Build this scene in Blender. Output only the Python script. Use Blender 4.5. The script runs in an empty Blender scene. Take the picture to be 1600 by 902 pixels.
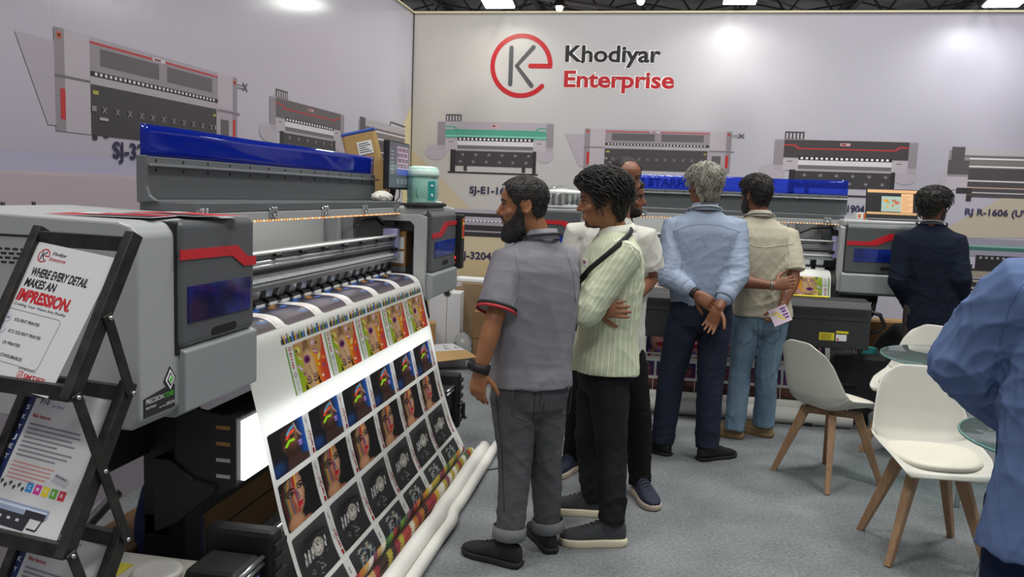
import bpy, bmesh, math, random
import numpy as np
from mathutils import Vector, Matrix, Euler, Quaternion
from math import sin, cos, pi, radians, sqrt, atan2

random.seed(7)
RNG = np.random.default_rng(7)
sc = bpy.context.scene
COL = sc.collection

# ------------------------------------------------------------------ camera
F_PX, YAW, PITCH, ROLL, CAM_H = 1277.0, -0.1767, -0.11544, 0.03746, 1.58
_f = Vector((sin(YAW) * cos(PITCH), cos(YAW) * cos(PITCH), sin(PITCH)))
_r0 = Vector((cos(YAW), -sin(YAW), 0.0))
_u0 = _r0.cross(_f)
_R = _r0 * cos(ROLL) + _u0 * sin(ROLL)
_U = -_r0 * sin(ROLL) + _u0 * cos(ROLL)
CAM = Vector((0.0, 0.0, CAM_H))
cam_data = bpy.data.cameras.new('camera')
cam_data.sensor_width = 36.0
cam_data.lens = 36.0 * F_PX / 1600.0
cam_data.clip_start = 0.05
cam_data.clip_end = 300.0
cam = bpy.data.objects.new('camera', cam_data)
COL.objects.link(cam)
cam.matrix_world = Matrix(((_R.x, _U.x, -_f.x, CAM.x), (_R.y, _U.y, -_f.y, CAM.y),
                           (_R.z, _U.z, -_f.z, CAM.z), (0, 0, 0, 1)))
sc.camera = cam

# ------------------------------------------------------------------ light
sc.view_settings.view_transform = 'Standard'
sc.view_settings.look = 'None'
sc.view_settings.gamma = 1.0
sc.view_settings.use_curve_mapping = False
sc.view_settings.exposure = -0.65
world = bpy.data.worlds.new('hall_air')
sc.world = world
world.use_nodes = True
world.node_tree.nodes['Background'].inputs[0].default_value = (0.98, 0.985, 1.0, 1)
world.node_tree.nodes['Background'].inputs[1].default_value = 0.44


def area_light(name, loc, target, size, power, color=(1, 1, 1)):
    L = bpy.data.lights.new(name, 'AREA')
    L.shape = 'DISK'
    L.size = size
    L.energy = power
    L.color = color
    o = bpy.data.objects.new(name, L)
    COL.objects.link(o)
    o.location = loc
    d = Vector(target) - Vector(loc)
    o.rotation_euler = d.to_track_quat('-Z', 'Y').to_euler()
    return o


# high-bay lamps of the exhibition hall, hung under its roof
for i, (x, y) in enumerate(((-3.0, 1.0), (3.5, 1.5), (0.3, 5.2), (4.0, 6.0), (-0.5, -4.0))):
    area_light('hall_lamp_light', (x, y, 8.4), (x, y, 0), 1.6, 380, (1.0, 0.985, 0.95))


def at(px, py, X=None, Y=None, Z=None):
    """point seen at (px, py) of the 1600x902 frame on the plane x=X, y=Y or z=Z"""
    d = _f + _R * ((px - 800.0) / F_PX) - _U * ((py - 451.0) / F_PX)
    if X is not None:
        return CAM + d * ((X - CAM.x) / d.x)
    if Y is not None:
        return CAM + d * ((Y - CAM.y) / d.y)
    return CAM + d * ((Z - CAM.z) / d.z)


# ------------------------------------------------------------------ materials
def lin(c):
    if isinstance(c, str):
        c = c.lstrip('#')
        c = [int(c[i:i + 2], 16) / 255 for i in (0, 2, 4)]
    return tuple((v / 12.92 if v <= 0.04045 else ((v + 0.055) / 1.055) ** 2.4) for v in c[:3]) + (1.0,)


def lin_np(a):
    return np.where(a <= 0.04045, a / 12.92, ((a + 0.055) / 1.055) ** 2.4)


def mat(name, color, rough=0.5, metal=0.0, spec=0.5, bump=None, vary=None, emit=None, alpha=None,
        trans=0.0, stretch=None, sheen=0.0, coat=0.0):
    m = bpy.data.materials.new(name)
    m.use_nodes = True
    nt = m.node_tree
    b = nt.nodes['Principled BSDF']
    b.inputs['Base Color'].default_value = lin(color)
    b.inputs['Roughness'].default_value = rough
    b.inputs['Metallic'].default_value = metal
    b.inputs['Specular IOR Level'].default_value = spec
    b.inputs['Transmission Weight'].default_value = trans
    if sheen:
        b.inputs['Sheen Weight'].default_value = sheen
    if coat:
        b.inputs['Coat Weight'].default_value = coat
    if emit:
        b.inputs['Emission Color'].default_value = lin(emit[0])
        b.inputs['Emission Strength'].default_value = emit[1]
    if alpha is not None:
        b.inputs['Alpha'].default_value = alpha
    if bump or vary:
        tc = nt.nodes.new('ShaderNodeTexCoord')
        mp = nt.nodes.new('ShaderNodeMapping')
        nt.links.new(tc.outputs['Object'], mp.inputs['Vector'])
        if stretch:
            mp.inputs['Scale'].default_value = stretch
    if vary:   # (second colour, scale, contrast)
        n = nt.nodes.new('ShaderNodeTexNoise')
        n.inputs['Scale'].default_value = vary[1]
        n.inputs['Detail'].default_value = 6
        nt.links.new(mp.outputs[0], n.inputs['Vector'])
        r = nt.nodes.new('ShaderNodeValToRGB')
        k = vary[2] if len(vary) > 2 else 0.25
        r.color_ramp.elements[0].position = 0.5 - k
        r.color_ramp.elements[1].position = 0.5 + k
        r.color_ramp.elements[0].color = lin(color)
        r.color_ramp.elements[1].color = lin(vary[0])
        nt.links.new(n.outputs['Fac'], r.inputs['Fac'])
        nt.links.new(r.outputs['Color'], b.inputs['Base Color'])
    if bump:   # (scale, strength)
        n2 = nt.nodes.new('ShaderNodeTexNoise')
        n2.inputs['Scale'].default_value = bump[0]
        n2.inputs['Detail'].default_value = 5
        nt.links.new(mp.outputs[0], n2.inputs['Vector'])
        bp = nt.nodes.new('ShaderNodeBump')
        bp.inputs['Strength'].default_value = bump[1]
        bp.inputs['Distance'].default_value = bump[2] if len(bump) > 2 else 0.01
        nt.links.new(n2.outputs['Fac'], bp.inputs['Height'])
        nt.links.new(bp.outputs['Normal'], b.inputs['Normal'])
    return m


def paint_mat(name, rough=0.45, translucent=0.0, emit=0.0):
    """ink printed on a surface: the colour attribute holds the print"""
    m = bpy.data.materials.new(name)
    m.use_nodes = True
    nt = m.node_tree
    b = nt.nodes['Principled BSDF']
    a = nt.nodes.new('ShaderNodeVertexColor')
    a.layer_name = 'ink'
    nt.links.new(a.outputs['Color'], b.inputs['Base Color'])
    b.inputs['Roughness'].default_value = rough
    if emit:
        nt.links.new(a.outputs['Color'], b.inputs['Emission Color'])
        b.inputs['Emission Strength'].default_value = emit
    if translucent:
        t = nt.nodes.new('ShaderNodeBsdfTranslucent')
        nt.links.new(a.outputs['Color'], t.inputs['Color'])
        mx = nt.nodes.new('ShaderNodeMixShader')
        mx.inputs[0].default_value = translucent
        nt.links.new(b.outputs[0], mx.inputs[1])
        nt.links.new(t.outputs[0], mx.inputs[2])
        nt.links.new(mx.outputs[0], nt.nodes['Material Output'].inputs['Surface'])
    return m


def glass_mat(name, color, rough=0.02, alpha_mix=0.5):
    """thin sheet: part clear, part glossy / tinted"""
    m = bpy.data.materials.new(name)
    m.use_nodes = True
    nt = m.node_tree
    nt.nodes.remove(nt.nodes['Principled BSDF'])
    t = nt.nodes.new('ShaderNodeBsdfTransparent')
    t.inputs['Color'].default_value = lin(color)
    g = nt.nodes.new('ShaderNodeBsdfGlossy')
    g.inputs['Roughness'].default_value = rough
    fr = nt.nodes.new('ShaderNodeFresnel')
    fr.inputs['IOR'].default_value = 1.5
    mx = nt.nodes.new('ShaderNodeMixShader')
    nt.links.new(fr.outputs[0], mx.inputs[0])
    nt.links.new(t.outputs[0], mx.inputs[1])
    nt.links.new(g.outputs[0], mx.inputs[2])
    last = mx
    if alpha_mix > 0:
        d = nt.nodes.new('ShaderNodeBsdfDiffuse')
        d.inputs['Color'].default_value = lin(color)
        m2 = nt.nodes.new('ShaderNodeMixShader')
        m2.inputs[0].default_value = alpha_mix
        nt.links.new(mx.outputs[0], m2.inputs[1])
        nt.links.new(d.outputs[0], m2.inputs[2])
        last = m2
    nt.links.new(last.outputs[0], nt.nodes['Material Output'].inputs['Surface'])
    return m


# ------------------------------------------------------------------ mesh builder
class MB:
    def __init__(self):
        self.v, self.f, self.m, self.s, self.c = [], [], [], [], []

    def add(self, verts, faces, mi=0, smooth=False, color=None):
        o = len(self.v)
        self.v += [tuple(p) for p in verts]
        for f in faces:
            self.f.append([i + o for i in f])
            self.m.append(mi)
            self.s.append(smooth)
            self.c.append(color)
        return self

    def box(self, x0, x1, y0, y1, z0, z1, bev=0.0, mi=0, M=None, seg=2):
        bm = bmesh.new()
        bmesh.ops.create_cube(bm, size=1.0)
        sx, sy, sz = abs(x1 - x0), abs(y1 - y0), abs(z1 - z0)
        for v in bm.verts:
            v.co = Vector(((x0 + x1) / 2 + v.co.x * sx, (y0 + y1) / 2 + v.co.y * sy, (z0 + z1) / 2 + v.co.z * sz))
        if bev > 0:
            bev = min(bev, 0.48 * min(sx, sy, sz))
            bmesh.ops.bevel(bm, geom=list(bm.edges), offset=bev, segments=seg, affect='EDGES', profile=0.5)
        return self._bm(bm, mi, M, False)

    def _bm(self, bm, mi=0, M=None, smooth=False):
        bm.verts.index_update()
        vs = [(M @ v.co) if M else v.co.copy() for v in bm.verts]
        fs = [[v.index for v in f.verts] for f in bm.faces]
        bm.free()
        return self.add(vs, fs, mi, smooth)

    def prism(self, poly, axis, a, b, mi=0, bev=0.0, M=None, smooth=False, seg=2):
        """polygon of 2D points extruded along axis: 'x' -> (y,z), 'y' -> (x,z), 'z' -> (x,y)"""
        def P(p, t):
            return {'x': (t, p[0], p[1]), 'y': (p[0], t, p[1]), 'z': (p[0], p[1], t)}[axis]
        bm = bmesh.new()
        A = [bm.verts.new(P(p, a)) for p in poly]
        B = [bm.verts.new(P(p, b)) for p in poly]
        n = len(poly)
        bm.faces.new(A)
        bm.faces.new(B[::-1])
        for i in range(n):
            bm.faces.new((A[i], B[i], B[(i + 1) % n], A[(i + 1) % n]))
        bmesh.ops.recalc_face_normals(bm, faces=list(bm.faces))
        if bev > 0:
            bmesh.ops.bevel(bm, geom=list(bm.edges), offset=bev, segments=seg, affect='EDGES', profile=0.5)
        return self._bm(bm, mi, M, smooth)

    def tube(self, pts, r, n=10, mi=0, cap=True, closed=False, flat=1.0, up=None):
        pts = [Vector(p) for p in pts]
        k = len(pts)
        rr = r if isinstance(r, (list, tuple)) else [r] * k
        rings, prev = [], None
        for i, p in enumerate(pts):
            if closed:
                t = pts[(i + 1) % k] - pts[i - 1]
            else:
                t = (pts[min(i + 1, k - 1)] - pts[max(i - 1, 0)])
            t.normalize()
            if prev is None:
                a = Vector(up) if up else (Vector((0, 0, 1)) if abs(t.z) < 0.9 else Vector((1, 0, 0)))
                x = a.cross(t).normalized()
            else:
                x = (prev - t * prev.dot(t)).normalized()
            prev = x
            y = t.cross(x)
            rings.append([p + x * (rr[i] * cos(2 * pi * j / n)) + y * (rr[i] * flat * sin(2 * pi * j / n)) for j in range(n)])
        vs = [q for R in rings for q in R]
        fs = []
        for i in range(k - 1 + (1 if closed else 0)):
            i2 = (i + 1) % k
            for j in range(n):
                j2 = (j + 1) % n
                fs.append((i * n + j, i * n + j2, i2 * n + j2, i2 * n + j))
        if cap and not closed:
            fs.append(tuple(range(n))[::-1])
            fs.append(tuple((k - 1) * n + j for j in range(n)))
        return self.add(vs, fs, mi, True)

    def loft(self, rings, mi=0, cap=True, smooth=True, closed_v=False, color=None):
        n = len(rings[0])
        vs = [q for R in rings for q in R]
        fs = []
        k = len(rings)
        for i in range(k - 1 + (1 if closed_v else 0)):
            i2 = (i + 1) % k
            for j in range(n):
                j2 = (j + 1) % n
                fs.append((i * n + j, i * n + j2, i2 * n + j2, i2 * n + j))
        if cap and not closed_v:
            fs.append(tuple(range(n))[::-1])
            fs.append(tuple((k - 1) * n + j for j in range(n)))
        return self.add(vs, fs, mi, smooth, color)

    def lathe(self, prof, center=(0, 0, 0), n=24, mi=0, M=None, sx=1.0, sy=1.0):
        """profile [(r, z)] spun about z"""
        c = Vector(center)
        rings = []
        for r, z in prof:
            R = [Vector((c.x + sx * r * cos(2 * pi * j / n), c.y + sy * r * sin(2 * pi * j / n), c.z + z)) for j in range(n)]
            rings.append([(M @ p) if M else p for p in R])
        return self.loft(rings, mi, True, True)

    def cyl(self, a, b, r, n=16, mi=0, r2=None):
        return self.tube([a, b], [r, r if r2 is None else r2], n, mi)

    def sphere(self, c, r, n=16, mi=0, M=None, sc3=(1, 1, 1)):
        rings = []
        h = n // 2
        c = Vector(c)
        for i in range(1, h):
            a = -pi / 2 + pi * i / h
            R = [Vector((c.x + sc3[0] * r * cos(a) * cos(2 * pi * j / n), c.y + sc3[1] * r * cos(a) * sin(2 * pi * j / n), c.z + sc3[2] * r * sin(a))) for j in range(n)]
            rings.append([(M @ p) if M else p for p in R])
        return self.loft(rings, mi, True, True)

    def quad(self, a, b, c, d, mi=0, color=None):
        return self.add([a, b, c, d], [(0, 1, 2, 3)], mi, False, color)

    def poly(self, pts, mi=0, color=None):
        return self.add(pts, [tuple(range(len(pts)))], mi, False, color)

    def grid(self, fn, nu, nv, mi=0, smooth=True):
        vs = [fn(i / nu, j / nv) for j in range(nv + 1) for i in range(nu + 1)]
        w = nu + 1
        fs = [(j * w + i, j * w + i + 1, (j + 1) * w + i + 1, (j + 1) * w + i) for j in range(nv) for i in range(nu)]
        return self.add(vs, fs, mi, smooth)

    def mesh(self, name, mats):
        me = bpy.data.meshes.new(name)
        me.from_pydata(self.v, [], self.f)
        if not isinstance(mats, (list, tuple)):
            mats = [mats]
        for m in mats:
            me.materials.append(m)
        me.polygons.foreach_set('material_index', self.m)
        me.polygons.foreach_set('use_smooth', self.s)
        if any(c is not None for c in self.c):
            at_ = me.color_attributes.new('ink', 'FLOAT_COLOR', 'CORNER')
            buf = []
            for f, c in zip(self.f, self.c):
                buf += list(lin(c) if c is not None else (1, 1, 1, 1)) * len(f)
            at_.data.foreach_set('color', buf)
        me.update()
        return me

    def build(self, name, mats, parent=None, world=False, loc=None, solid=0.0, subsurf=0, auto=True):
        """link as ONE mesh object. world=True: verts are world coords, moved into the parent's frame"""
        if world and parent is not None:
            inv = world_matrix(parent).inverted()
            self.v = [tuple(inv @ Vector(p)) for p in self.v]
        me = self.mesh(name, mats)
        bm = bmesh.new()
        bm.from_mesh(me)
        if solid == 0 and not any(c is not None for c in self.c):
            bmesh.ops.recalc_face_normals(bm, faces=list(bm.faces))
        bm.to_mesh(me)
        bm.free()
        o = bpy.data.objects.new(name, me)
        COL.objects.link(o)
        if parent is not None:
            o.parent = parent
        if loc is not None:
            o.location = loc
        if solid:
            md = o.modifiers.new('thickness', 'SOLIDIFY')
            md.thickness = solid
            md.offset = 0
        if subsurf:
            md = o.modifiers.new('smooth', 'SUBSURF')
            md.levels = md.render_levels = subsurf
        return o


def world_matrix(o):
    m = o.matrix_basis.copy()
    if o.parent:
        return world_matrix(o.parent) @ o.matrix_parent_inverse @ m
    return m


def tag(o, label=None, cat=None, group=None, kind=None):
    if label:
        o['label'] = label
    if cat:
        o['category'] = cat
    if group:
        o['group'] = group
    if kind:
        o['kind'] = kind
    return o


def thing(name, label, cat, loc=(0, 0, 0), rotz=0.0, group=None):
    o = bpy.data.objects.new(name, None)
    o.empty_display_size = 0.1
    COL.objects.link(o)
    o.location = loc
    o.rotation_euler = (0, 0, rotz)
    return tag(o, label, cat, group)


def children_of(o):
    return [c for c in bpy.data.objects if c.parent == o]


def copy_tree(o, parent=None, loc=None, rotz=None, label=None):
    c = o.copy()
    COL.objects.link(c)
    if parent is not None:
        c.parent = parent
    if loc is not None:
        c.location = loc
    if rotz is not None:
        c.rotation_euler = (0, 0, rotz)
    if label:
        c['label'] = label
    for ch in children_of(o):
        copy_tree(ch, c)
    return c


def text2d(s, bold=0.0, font_res=3, spacing=1.0):
    """letters as flat polygons: (verts2d, faces, width, cap height)"""
    cu = bpy.data.curves.new('lettering', 'FONT')
    cu.body = s
    cu.size = 1.0
    cu.offset = bold
    cu.resolution_u = font_res
    cu.space_character = spacing
    ob = bpy.data.objects.new('lettering', cu)
    me = ob.to_mesh()
    vs = [(v.co.x, v.co.y) for v in me.vertices]
    fs = [list(p.vertices) for p in me.polygons]
    ob.to_mesh_clear()
    bpy.data.objects.remove(ob)
    bpy.data.curves.remove(cu)
    xs = [v[0] for v in vs] or [0, 1]
    x0 = min(xs)
    return [(v[0] - x0, v[1]) for v in vs], fs, max(xs) - x0


CAP = 0.70


def add_text(mb, s, fn, width=None, height=0.1, bold=0.0, color=None, mi=0, slant=0.0, spacing=1.0):
    """fn maps metres (u, v) along/above the baseline to 3D"""
    vs, fs, w = text2d(s, bold, spacing=spacing)
    sy = height / CAP
    sx = (width / w) if width else sy
    mb.add([fn(u * sx + slant * v * sy, v * sy) for u, v in vs], fs, mi, False, color)
    return w * sx


def remesh_object(name, mb, voxel, mats, parent, smooth_it=3, smooth_f=0.5, post=None, world=True):
    """closed overlapping pieces -> one continuous skin. post(co, no) -> co moves the vertices (numpy)"""
    me = mb.mesh(name + '_src', mats)
    ob = bpy.data.objects.new(name + '_src', me)
    COL.objects.link(ob)
    md = ob.modifiers.new('r', 'REMESH')
    md.mode = 'VOXEL'
    md.voxel_size = voxel
    md.use_smooth_shade = True
    if smooth_it:
        ms = ob.modifiers.new('s', 'SMOOTH')
        ms.factor = smooth_f
        ms.iterations = smooth_it
    bpy.context.view_layer.update()
    dg = bpy.context.evaluated_depsgraph_get()
    ev = ob.evaluated_get(dg)
    m2 = bpy.data.meshes.new_from_object(ev)
    bpy.data.objects.remove(ob)
    bpy.data.meshes.remove(me)
    m2.name = name
    n = len(m2.vertices)
    co = np.empty(n * 3)
    m2.vertices.foreach_get('co', co)
    co = co.reshape(-1, 3)
    if post is not None:
        no = np.empty(n * 3)
        m2.vertices.foreach_get('normal', no)
        co = post(co, no.reshape(-1, 3), m2)
    if parent is not None and world:
        inv = np.array(world_matrix(parent).inverted())
        co = co @ inv[:3, :3].T + inv[:3, 3]
    m2.vertices.foreach_set('co', co.ravel())
    m2.polygons.foreach_set('use_smooth', [True] * len(m2.polygons))
    m2.materials.clear()
    for m in (mats if isinstance(mats, (list, tuple)) else [mats]):
        m2.materials.append(m)
    m2.update()
    o = bpy.data.objects.new(name, m2)
    COL.objects.link(o)
    if parent is not None:
        o.parent = parent
    return o

# ------------------------------------------------------------------ the room shell
WALL_X, WALL_Y, WALL_H = -2.564, 8.15, 3.343


def graded_vinyl(name, stops, axis, rough):
    """printed vinyl whose ground tint drifts across the banner"""
    m = bpy.data.materials.new(name)
    m.use_nodes = True
    nt = m.node_tree
    b = nt.nodes['Principled BSDF']
    tc = nt.nodes.new('ShaderNodeTexCoord')
    sp = nt.nodes.new('ShaderNodeSeparateXYZ')
    nt.links.new(tc.outputs['Object'], sp.inputs[0])
    mr = nt.nodes.new('ShaderNodeMapRange')
    mr.inputs['From Min'].default_value = stops[0][0]
    mr.inputs['From Max'].default_value = stops[-1][0]
    nt.links.new(sp.outputs[axis], mr.inputs['Value'])
    rp = nt.nodes.new('ShaderNodeValToRGB')
    span = stops[-1][0] - stops[0][0]
    for i, (p, c) in enumerate(stops):
        e = rp.color_ramp.elements[i] if i < 2 else rp.color_ramp.elements.new((p - stops[0][0]) / span)
        if i == 1:
            e.position = (p - stops[0][0]) / span
        e.color = lin(c)
    nt.links.new(mr.outputs[0], rp.inputs[0])
    nt.links.new(rp.outputs[0], b.inputs['Base Color'])
    b.inputs['Roughness'].default_value = rough
    b.inputs['Specular IOR Level'].default_value = 0.45
    mp = nt.nodes.new('ShaderNodeMapping')
    mp.inputs['Scale'].default_value = (60, 60, 9)
    nt.links.new(tc.outputs['Object'], mp.inputs['Vector'])
    n = nt.nodes.new('ShaderNodeTexNoise')
    n.inputs['Scale'].default_value = 2.0
    n.inputs['Detail'].default_value = 4
    nt.links.new(mp.outputs[0], n.inputs['Vector'])
    bp = nt.nodes.new('ShaderNodeBump')
    bp.inputs['Strength'].default_value = 0.14
    bp.inputs['Distance'].default_value = 0.004
    nt.links.new(n.outputs['Fac'], bp.inputs['Height'])
    nt.links.new(bp.outputs['Normal'], b.inputs['Normal'])
    return m


M = {}
M['wall_back'] = graded_vinyl('wall_back_vinyl', [(-2.5, '#bab4ae'), (-1.2, '#bab6b6'), (0.6, '#b6b3bb'), (3.5, '#aca7b6')], 0, 0.36)  # warmer left stops also put the warm light there into the tint
M['wall_left'] = graded_vinyl('wall_left_vinyl', [(0.0, '#aba4b0'), (4.5, '#b6b0bb'), (7.8, '#c2bdc9')], 1, 0.17)
M['ink'] = paint_mat('banner_ink', 0.4)
M['carpet'] = mat('grey_carpet', '#878c8e', 0.95, spec=0.1, bump=(260, 0.5, 0.006))
nt = M['carpet'].node_tree
b = nt.nodes['Principled BSDF']
tc = nt.nodes.new('ShaderNodeTexCoord')
n1 = nt.nodes.new('ShaderNodeTexNoise'); n1.inputs['Scale'].default_value = 60; n1.inputs['Detail'].default_value = 8
n1.inputs['Roughness'].default_value = 0.75
n2 = nt.nodes.new('ShaderNodeTexNoise'); n2.inputs['Scale'].default_value = 2.6; n2.inputs['Detail'].default_value = 5
for n in (n1, n2):
    nt.links.new(tc.outputs['Object'], n.inputs['Vector'])
mx = nt.nodes.new('ShaderNodeMix'); mx.data_type = 'FLOAT'; mx.inputs[0].default_value = 0.30
nt.links.new(n1.outputs['Fac'], mx.inputs[2]); nt.links.new(n2.outputs['Fac'], mx.inputs[3])
rp = nt.nodes.new('ShaderNodeValToRGB')
rp.color_ramp.elements[0].position = 0.34; rp.color_ramp.elements[0].color = lin('#585c5f')
rp.color_ramp.elements[1].position = 0.66; rp.color_ramp.elements[1].color = lin('#919596')
nt.links.new(mx.outputs[0], rp.inputs[0]); nt.links.new(rp.outputs[0], b.inputs['Base Color'])
M['roof'] = mat('dark_roof', '#8d8b8a', 0.9, vary=('#5a5858', 0.35, 0.15), bump=(1.2, 0.5, 0.3))
M['truss'] = mat('roof_steel', '#4a4644', 0.7)
M['truss_light'] = mat('roof_pipe', '#8b8481', 0.6)

tag(MB().box(-8, 12, -6, 26, -0.05, 0.0).build('floor', M['carpet']), kind='structure')
wl = MB().box(WALL_X - 0.06, WALL_X, -3.0, WALL_Y + 0.06, 0, WALL_H).build('wall_left', M['wall_left'])
tag(wl, kind='structure')
wb = MB().box(WALL_X, 8.5, WALL_Y, WALL_Y + 0.06, 0, WALL_H).build('wall_back', M['wall_back'])
tag(wb, kind='structure')
# capping lath on the two walls, cream edge strip in the corner
M['cream'] = mat('cream_edge', '#d9cfae', 0.6)
M['joint'] = mat('dark_joint', '#4a4347', 0.8)
tag(MB().box(WALL_X - 0.065, WALL_X + 0.012, -3.0, WALL_Y - 0.012, WALL_H, WALL_H + 0.018).build('trim_1', M['cream']), kind='structure')
tag(MB().box(WALL_X + 0.012, 8.5, WALL_Y - 0.012, WALL_Y + 0.065, WALL_H, WALL_H + 0.018).build('trim_2', M['cream']), kind='structure')
tag(MB().box(WALL_X + 0.001, WALL_X + 0.012, WALL_Y - 0.008, WALL_Y - 0.0005, 0, WALL_H).build('trim_3', M['joint']), kind='structure')

# roof of the hall
tag(MB().box(-60, 60, 9, 90, 13.5, 13.8).build('ceiling', M['roof']), kind='structure')
mb = MB()
for k in range(9):
    y = 30 + k * 7
    for z in (11.0, 12.6):
        mb.box(-45, 45, y - 0.15, y + 0.15, z - 0.14, z + 0.14)
    for j in range(40):
        x = -45 + j * 2.3
        mb.tube([(x, y, 11.0), (x + 1.15, y, 12.6), (x + 2.3, y, 11.0)], 0.07, 6)
tag(mb.build('trim_4', M['truss']), kind='structure')
mb = MB()
for k in range(14):
    x = -38 + k * 6
    mb.box(x - 0.16, x + 0.16, 20, 88, 12.7, 13.2)
    for j in range(12):
        mb.tube([(x, 24 + j * 5, 12.75), (x + 3.0, 26.5 + j * 5, 12.75), (x + 6, 24 + j * 5, 12.75)], 0.06, 6)
tag(mb.build('trim_5', M['truss']), kind='structure')
mb = MB()
for (a, c) in (((-16, 30, 10.2), (4, 52, 12.0)), ((-9, 33, 11.3), (9, 36, 11.9)), ((7, 30, 10.0), (11, 46, 13.0)), ((12, 31, 10.3), (17, 40, 12.5)), ((-20, 34, 10.7), (30, 35, 10.9)), ((-3, 31, 10.7), (14, 60, 13.0))):
    mb.cyl(a, c, 0.11, 8)
tag(mb.build('trim_6', M['truss_light']), kind='structure')
M['lamp_glow'] = mat('lamp_glow', '#fff6e0', 0.5, emit=('#fff3d8', 30.0))
for i, (px, py) in enumerate(((874, 14), (1001, 4))):
    p = at(px, py, Y=38.0)
    t = thing('bay_lamp', ('small round hall lamp glowing under the dark roof, nearer the wall logo',
                           'small round hall lamp glowing under the dark roof, farther right of the pair')[i], 'lamp', p, group='roof lamps of the hall')
    MB().lathe([(0.05, 0.5), (0.16, 0.42), (0.3, 0.16), (0.32, 0.10), (0.05, 0.12)]).build('lamp_shade', M['truss'], t)
    MB().sphere((0, 0, 0.06), 0.17, 12).build('bulb', M['lamp_glow'], t)
    MB().cyl((0, 0, 0.5), (0, 0, 1.8), 0.03, 6).build('hanger', M['truss'], t)


# ------------------------------------------------------------------ print on the two walls
class Wall:
    def __init__(self, which):
        self.w = which
        self.n = 0

    def p(self, px, py, lift):
        if self.w == 'back':
            q = at(px, py, Y=WALL_Y)
            return Vector((q.x, q.y - lift, q.z))
        q = at(px, py, X=WALL_X)
        return Vector((q.x + lift, q.y, q.z))

    def uv(self, q, lift):
        return Vector((q[0], WALL_Y - lift, q[1])) if self.w == 'back' else Vector((WALL_X + lift, q[0], q[1]))


BACK, LEFT = Wall('back'), Wall('left')


def bilerp(c, u, v):
    """c: bottom-left, bottom-right, top-right, top-left pixel corners"""
    a = (c[0][0] + (c[1][0] - c[0][0]) * u, c[0][1] + (c[1][1] - c[0][1]) * u)
    d = (c[3][0] + (c[2][0] - c[3][0]) * u, c[3][1] + (c[2][1] - c[3][1]) * u)
    return (a[0] + (d[0] - a[0]) * v, a[1] + (d[1] - a[1]) * v)


def picture(name, wall, corners, items, parent, label=None):
    """flat printed picture: items = ('r', u0, v0, u1, v1, colour) or ('p', [(u,v)..], colour) or ('o', u, v, ru, rv, colour)"""
    # the four corners fix an upright frame on the wall
    P = [wall.p(*c, 0) for c in corners]
    k = 0 if wall.w == 'back' else 1
    a0, a1 = (P[0][k] + P[3][k]) / 2, (P[1][k] + P[2][k]) / 2
    z0, z1 = (P[0].z + P[1].z) / 2, (P[2].z + P[3].z) / 2
    mb = MB()
    lift = 0.0024
    for it in items:
        lift += 0.00005
        if it[0] == 'r':
            pts = [(it[1], it[2]), (it[3], it[2]), (it[3], it[4]), (it[1], it[4])]
        elif it[0] == 'o':
            pts = [(it[1] + it[3] * cos(2 * pi * i / 18), it[2] + it[4] * sin(2 * pi * i / 18)) for i in range(18)]
        else:
            pts = it[1]
        mb.poly([wall.uv((a0 + (a1 - a0) * u, z0 + (z1 - z0) * v), lift) for u, v in pts], 0, it[-1])
    o = mb.build(name, M['ink'], parent)
    if label:
        o['label'] = label
    return o


G1, G2, G3, DK, RED = '#a39ba2', '#b1a9b0', '#8a8288', '#3f3c3e', '#b2383c'


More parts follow.
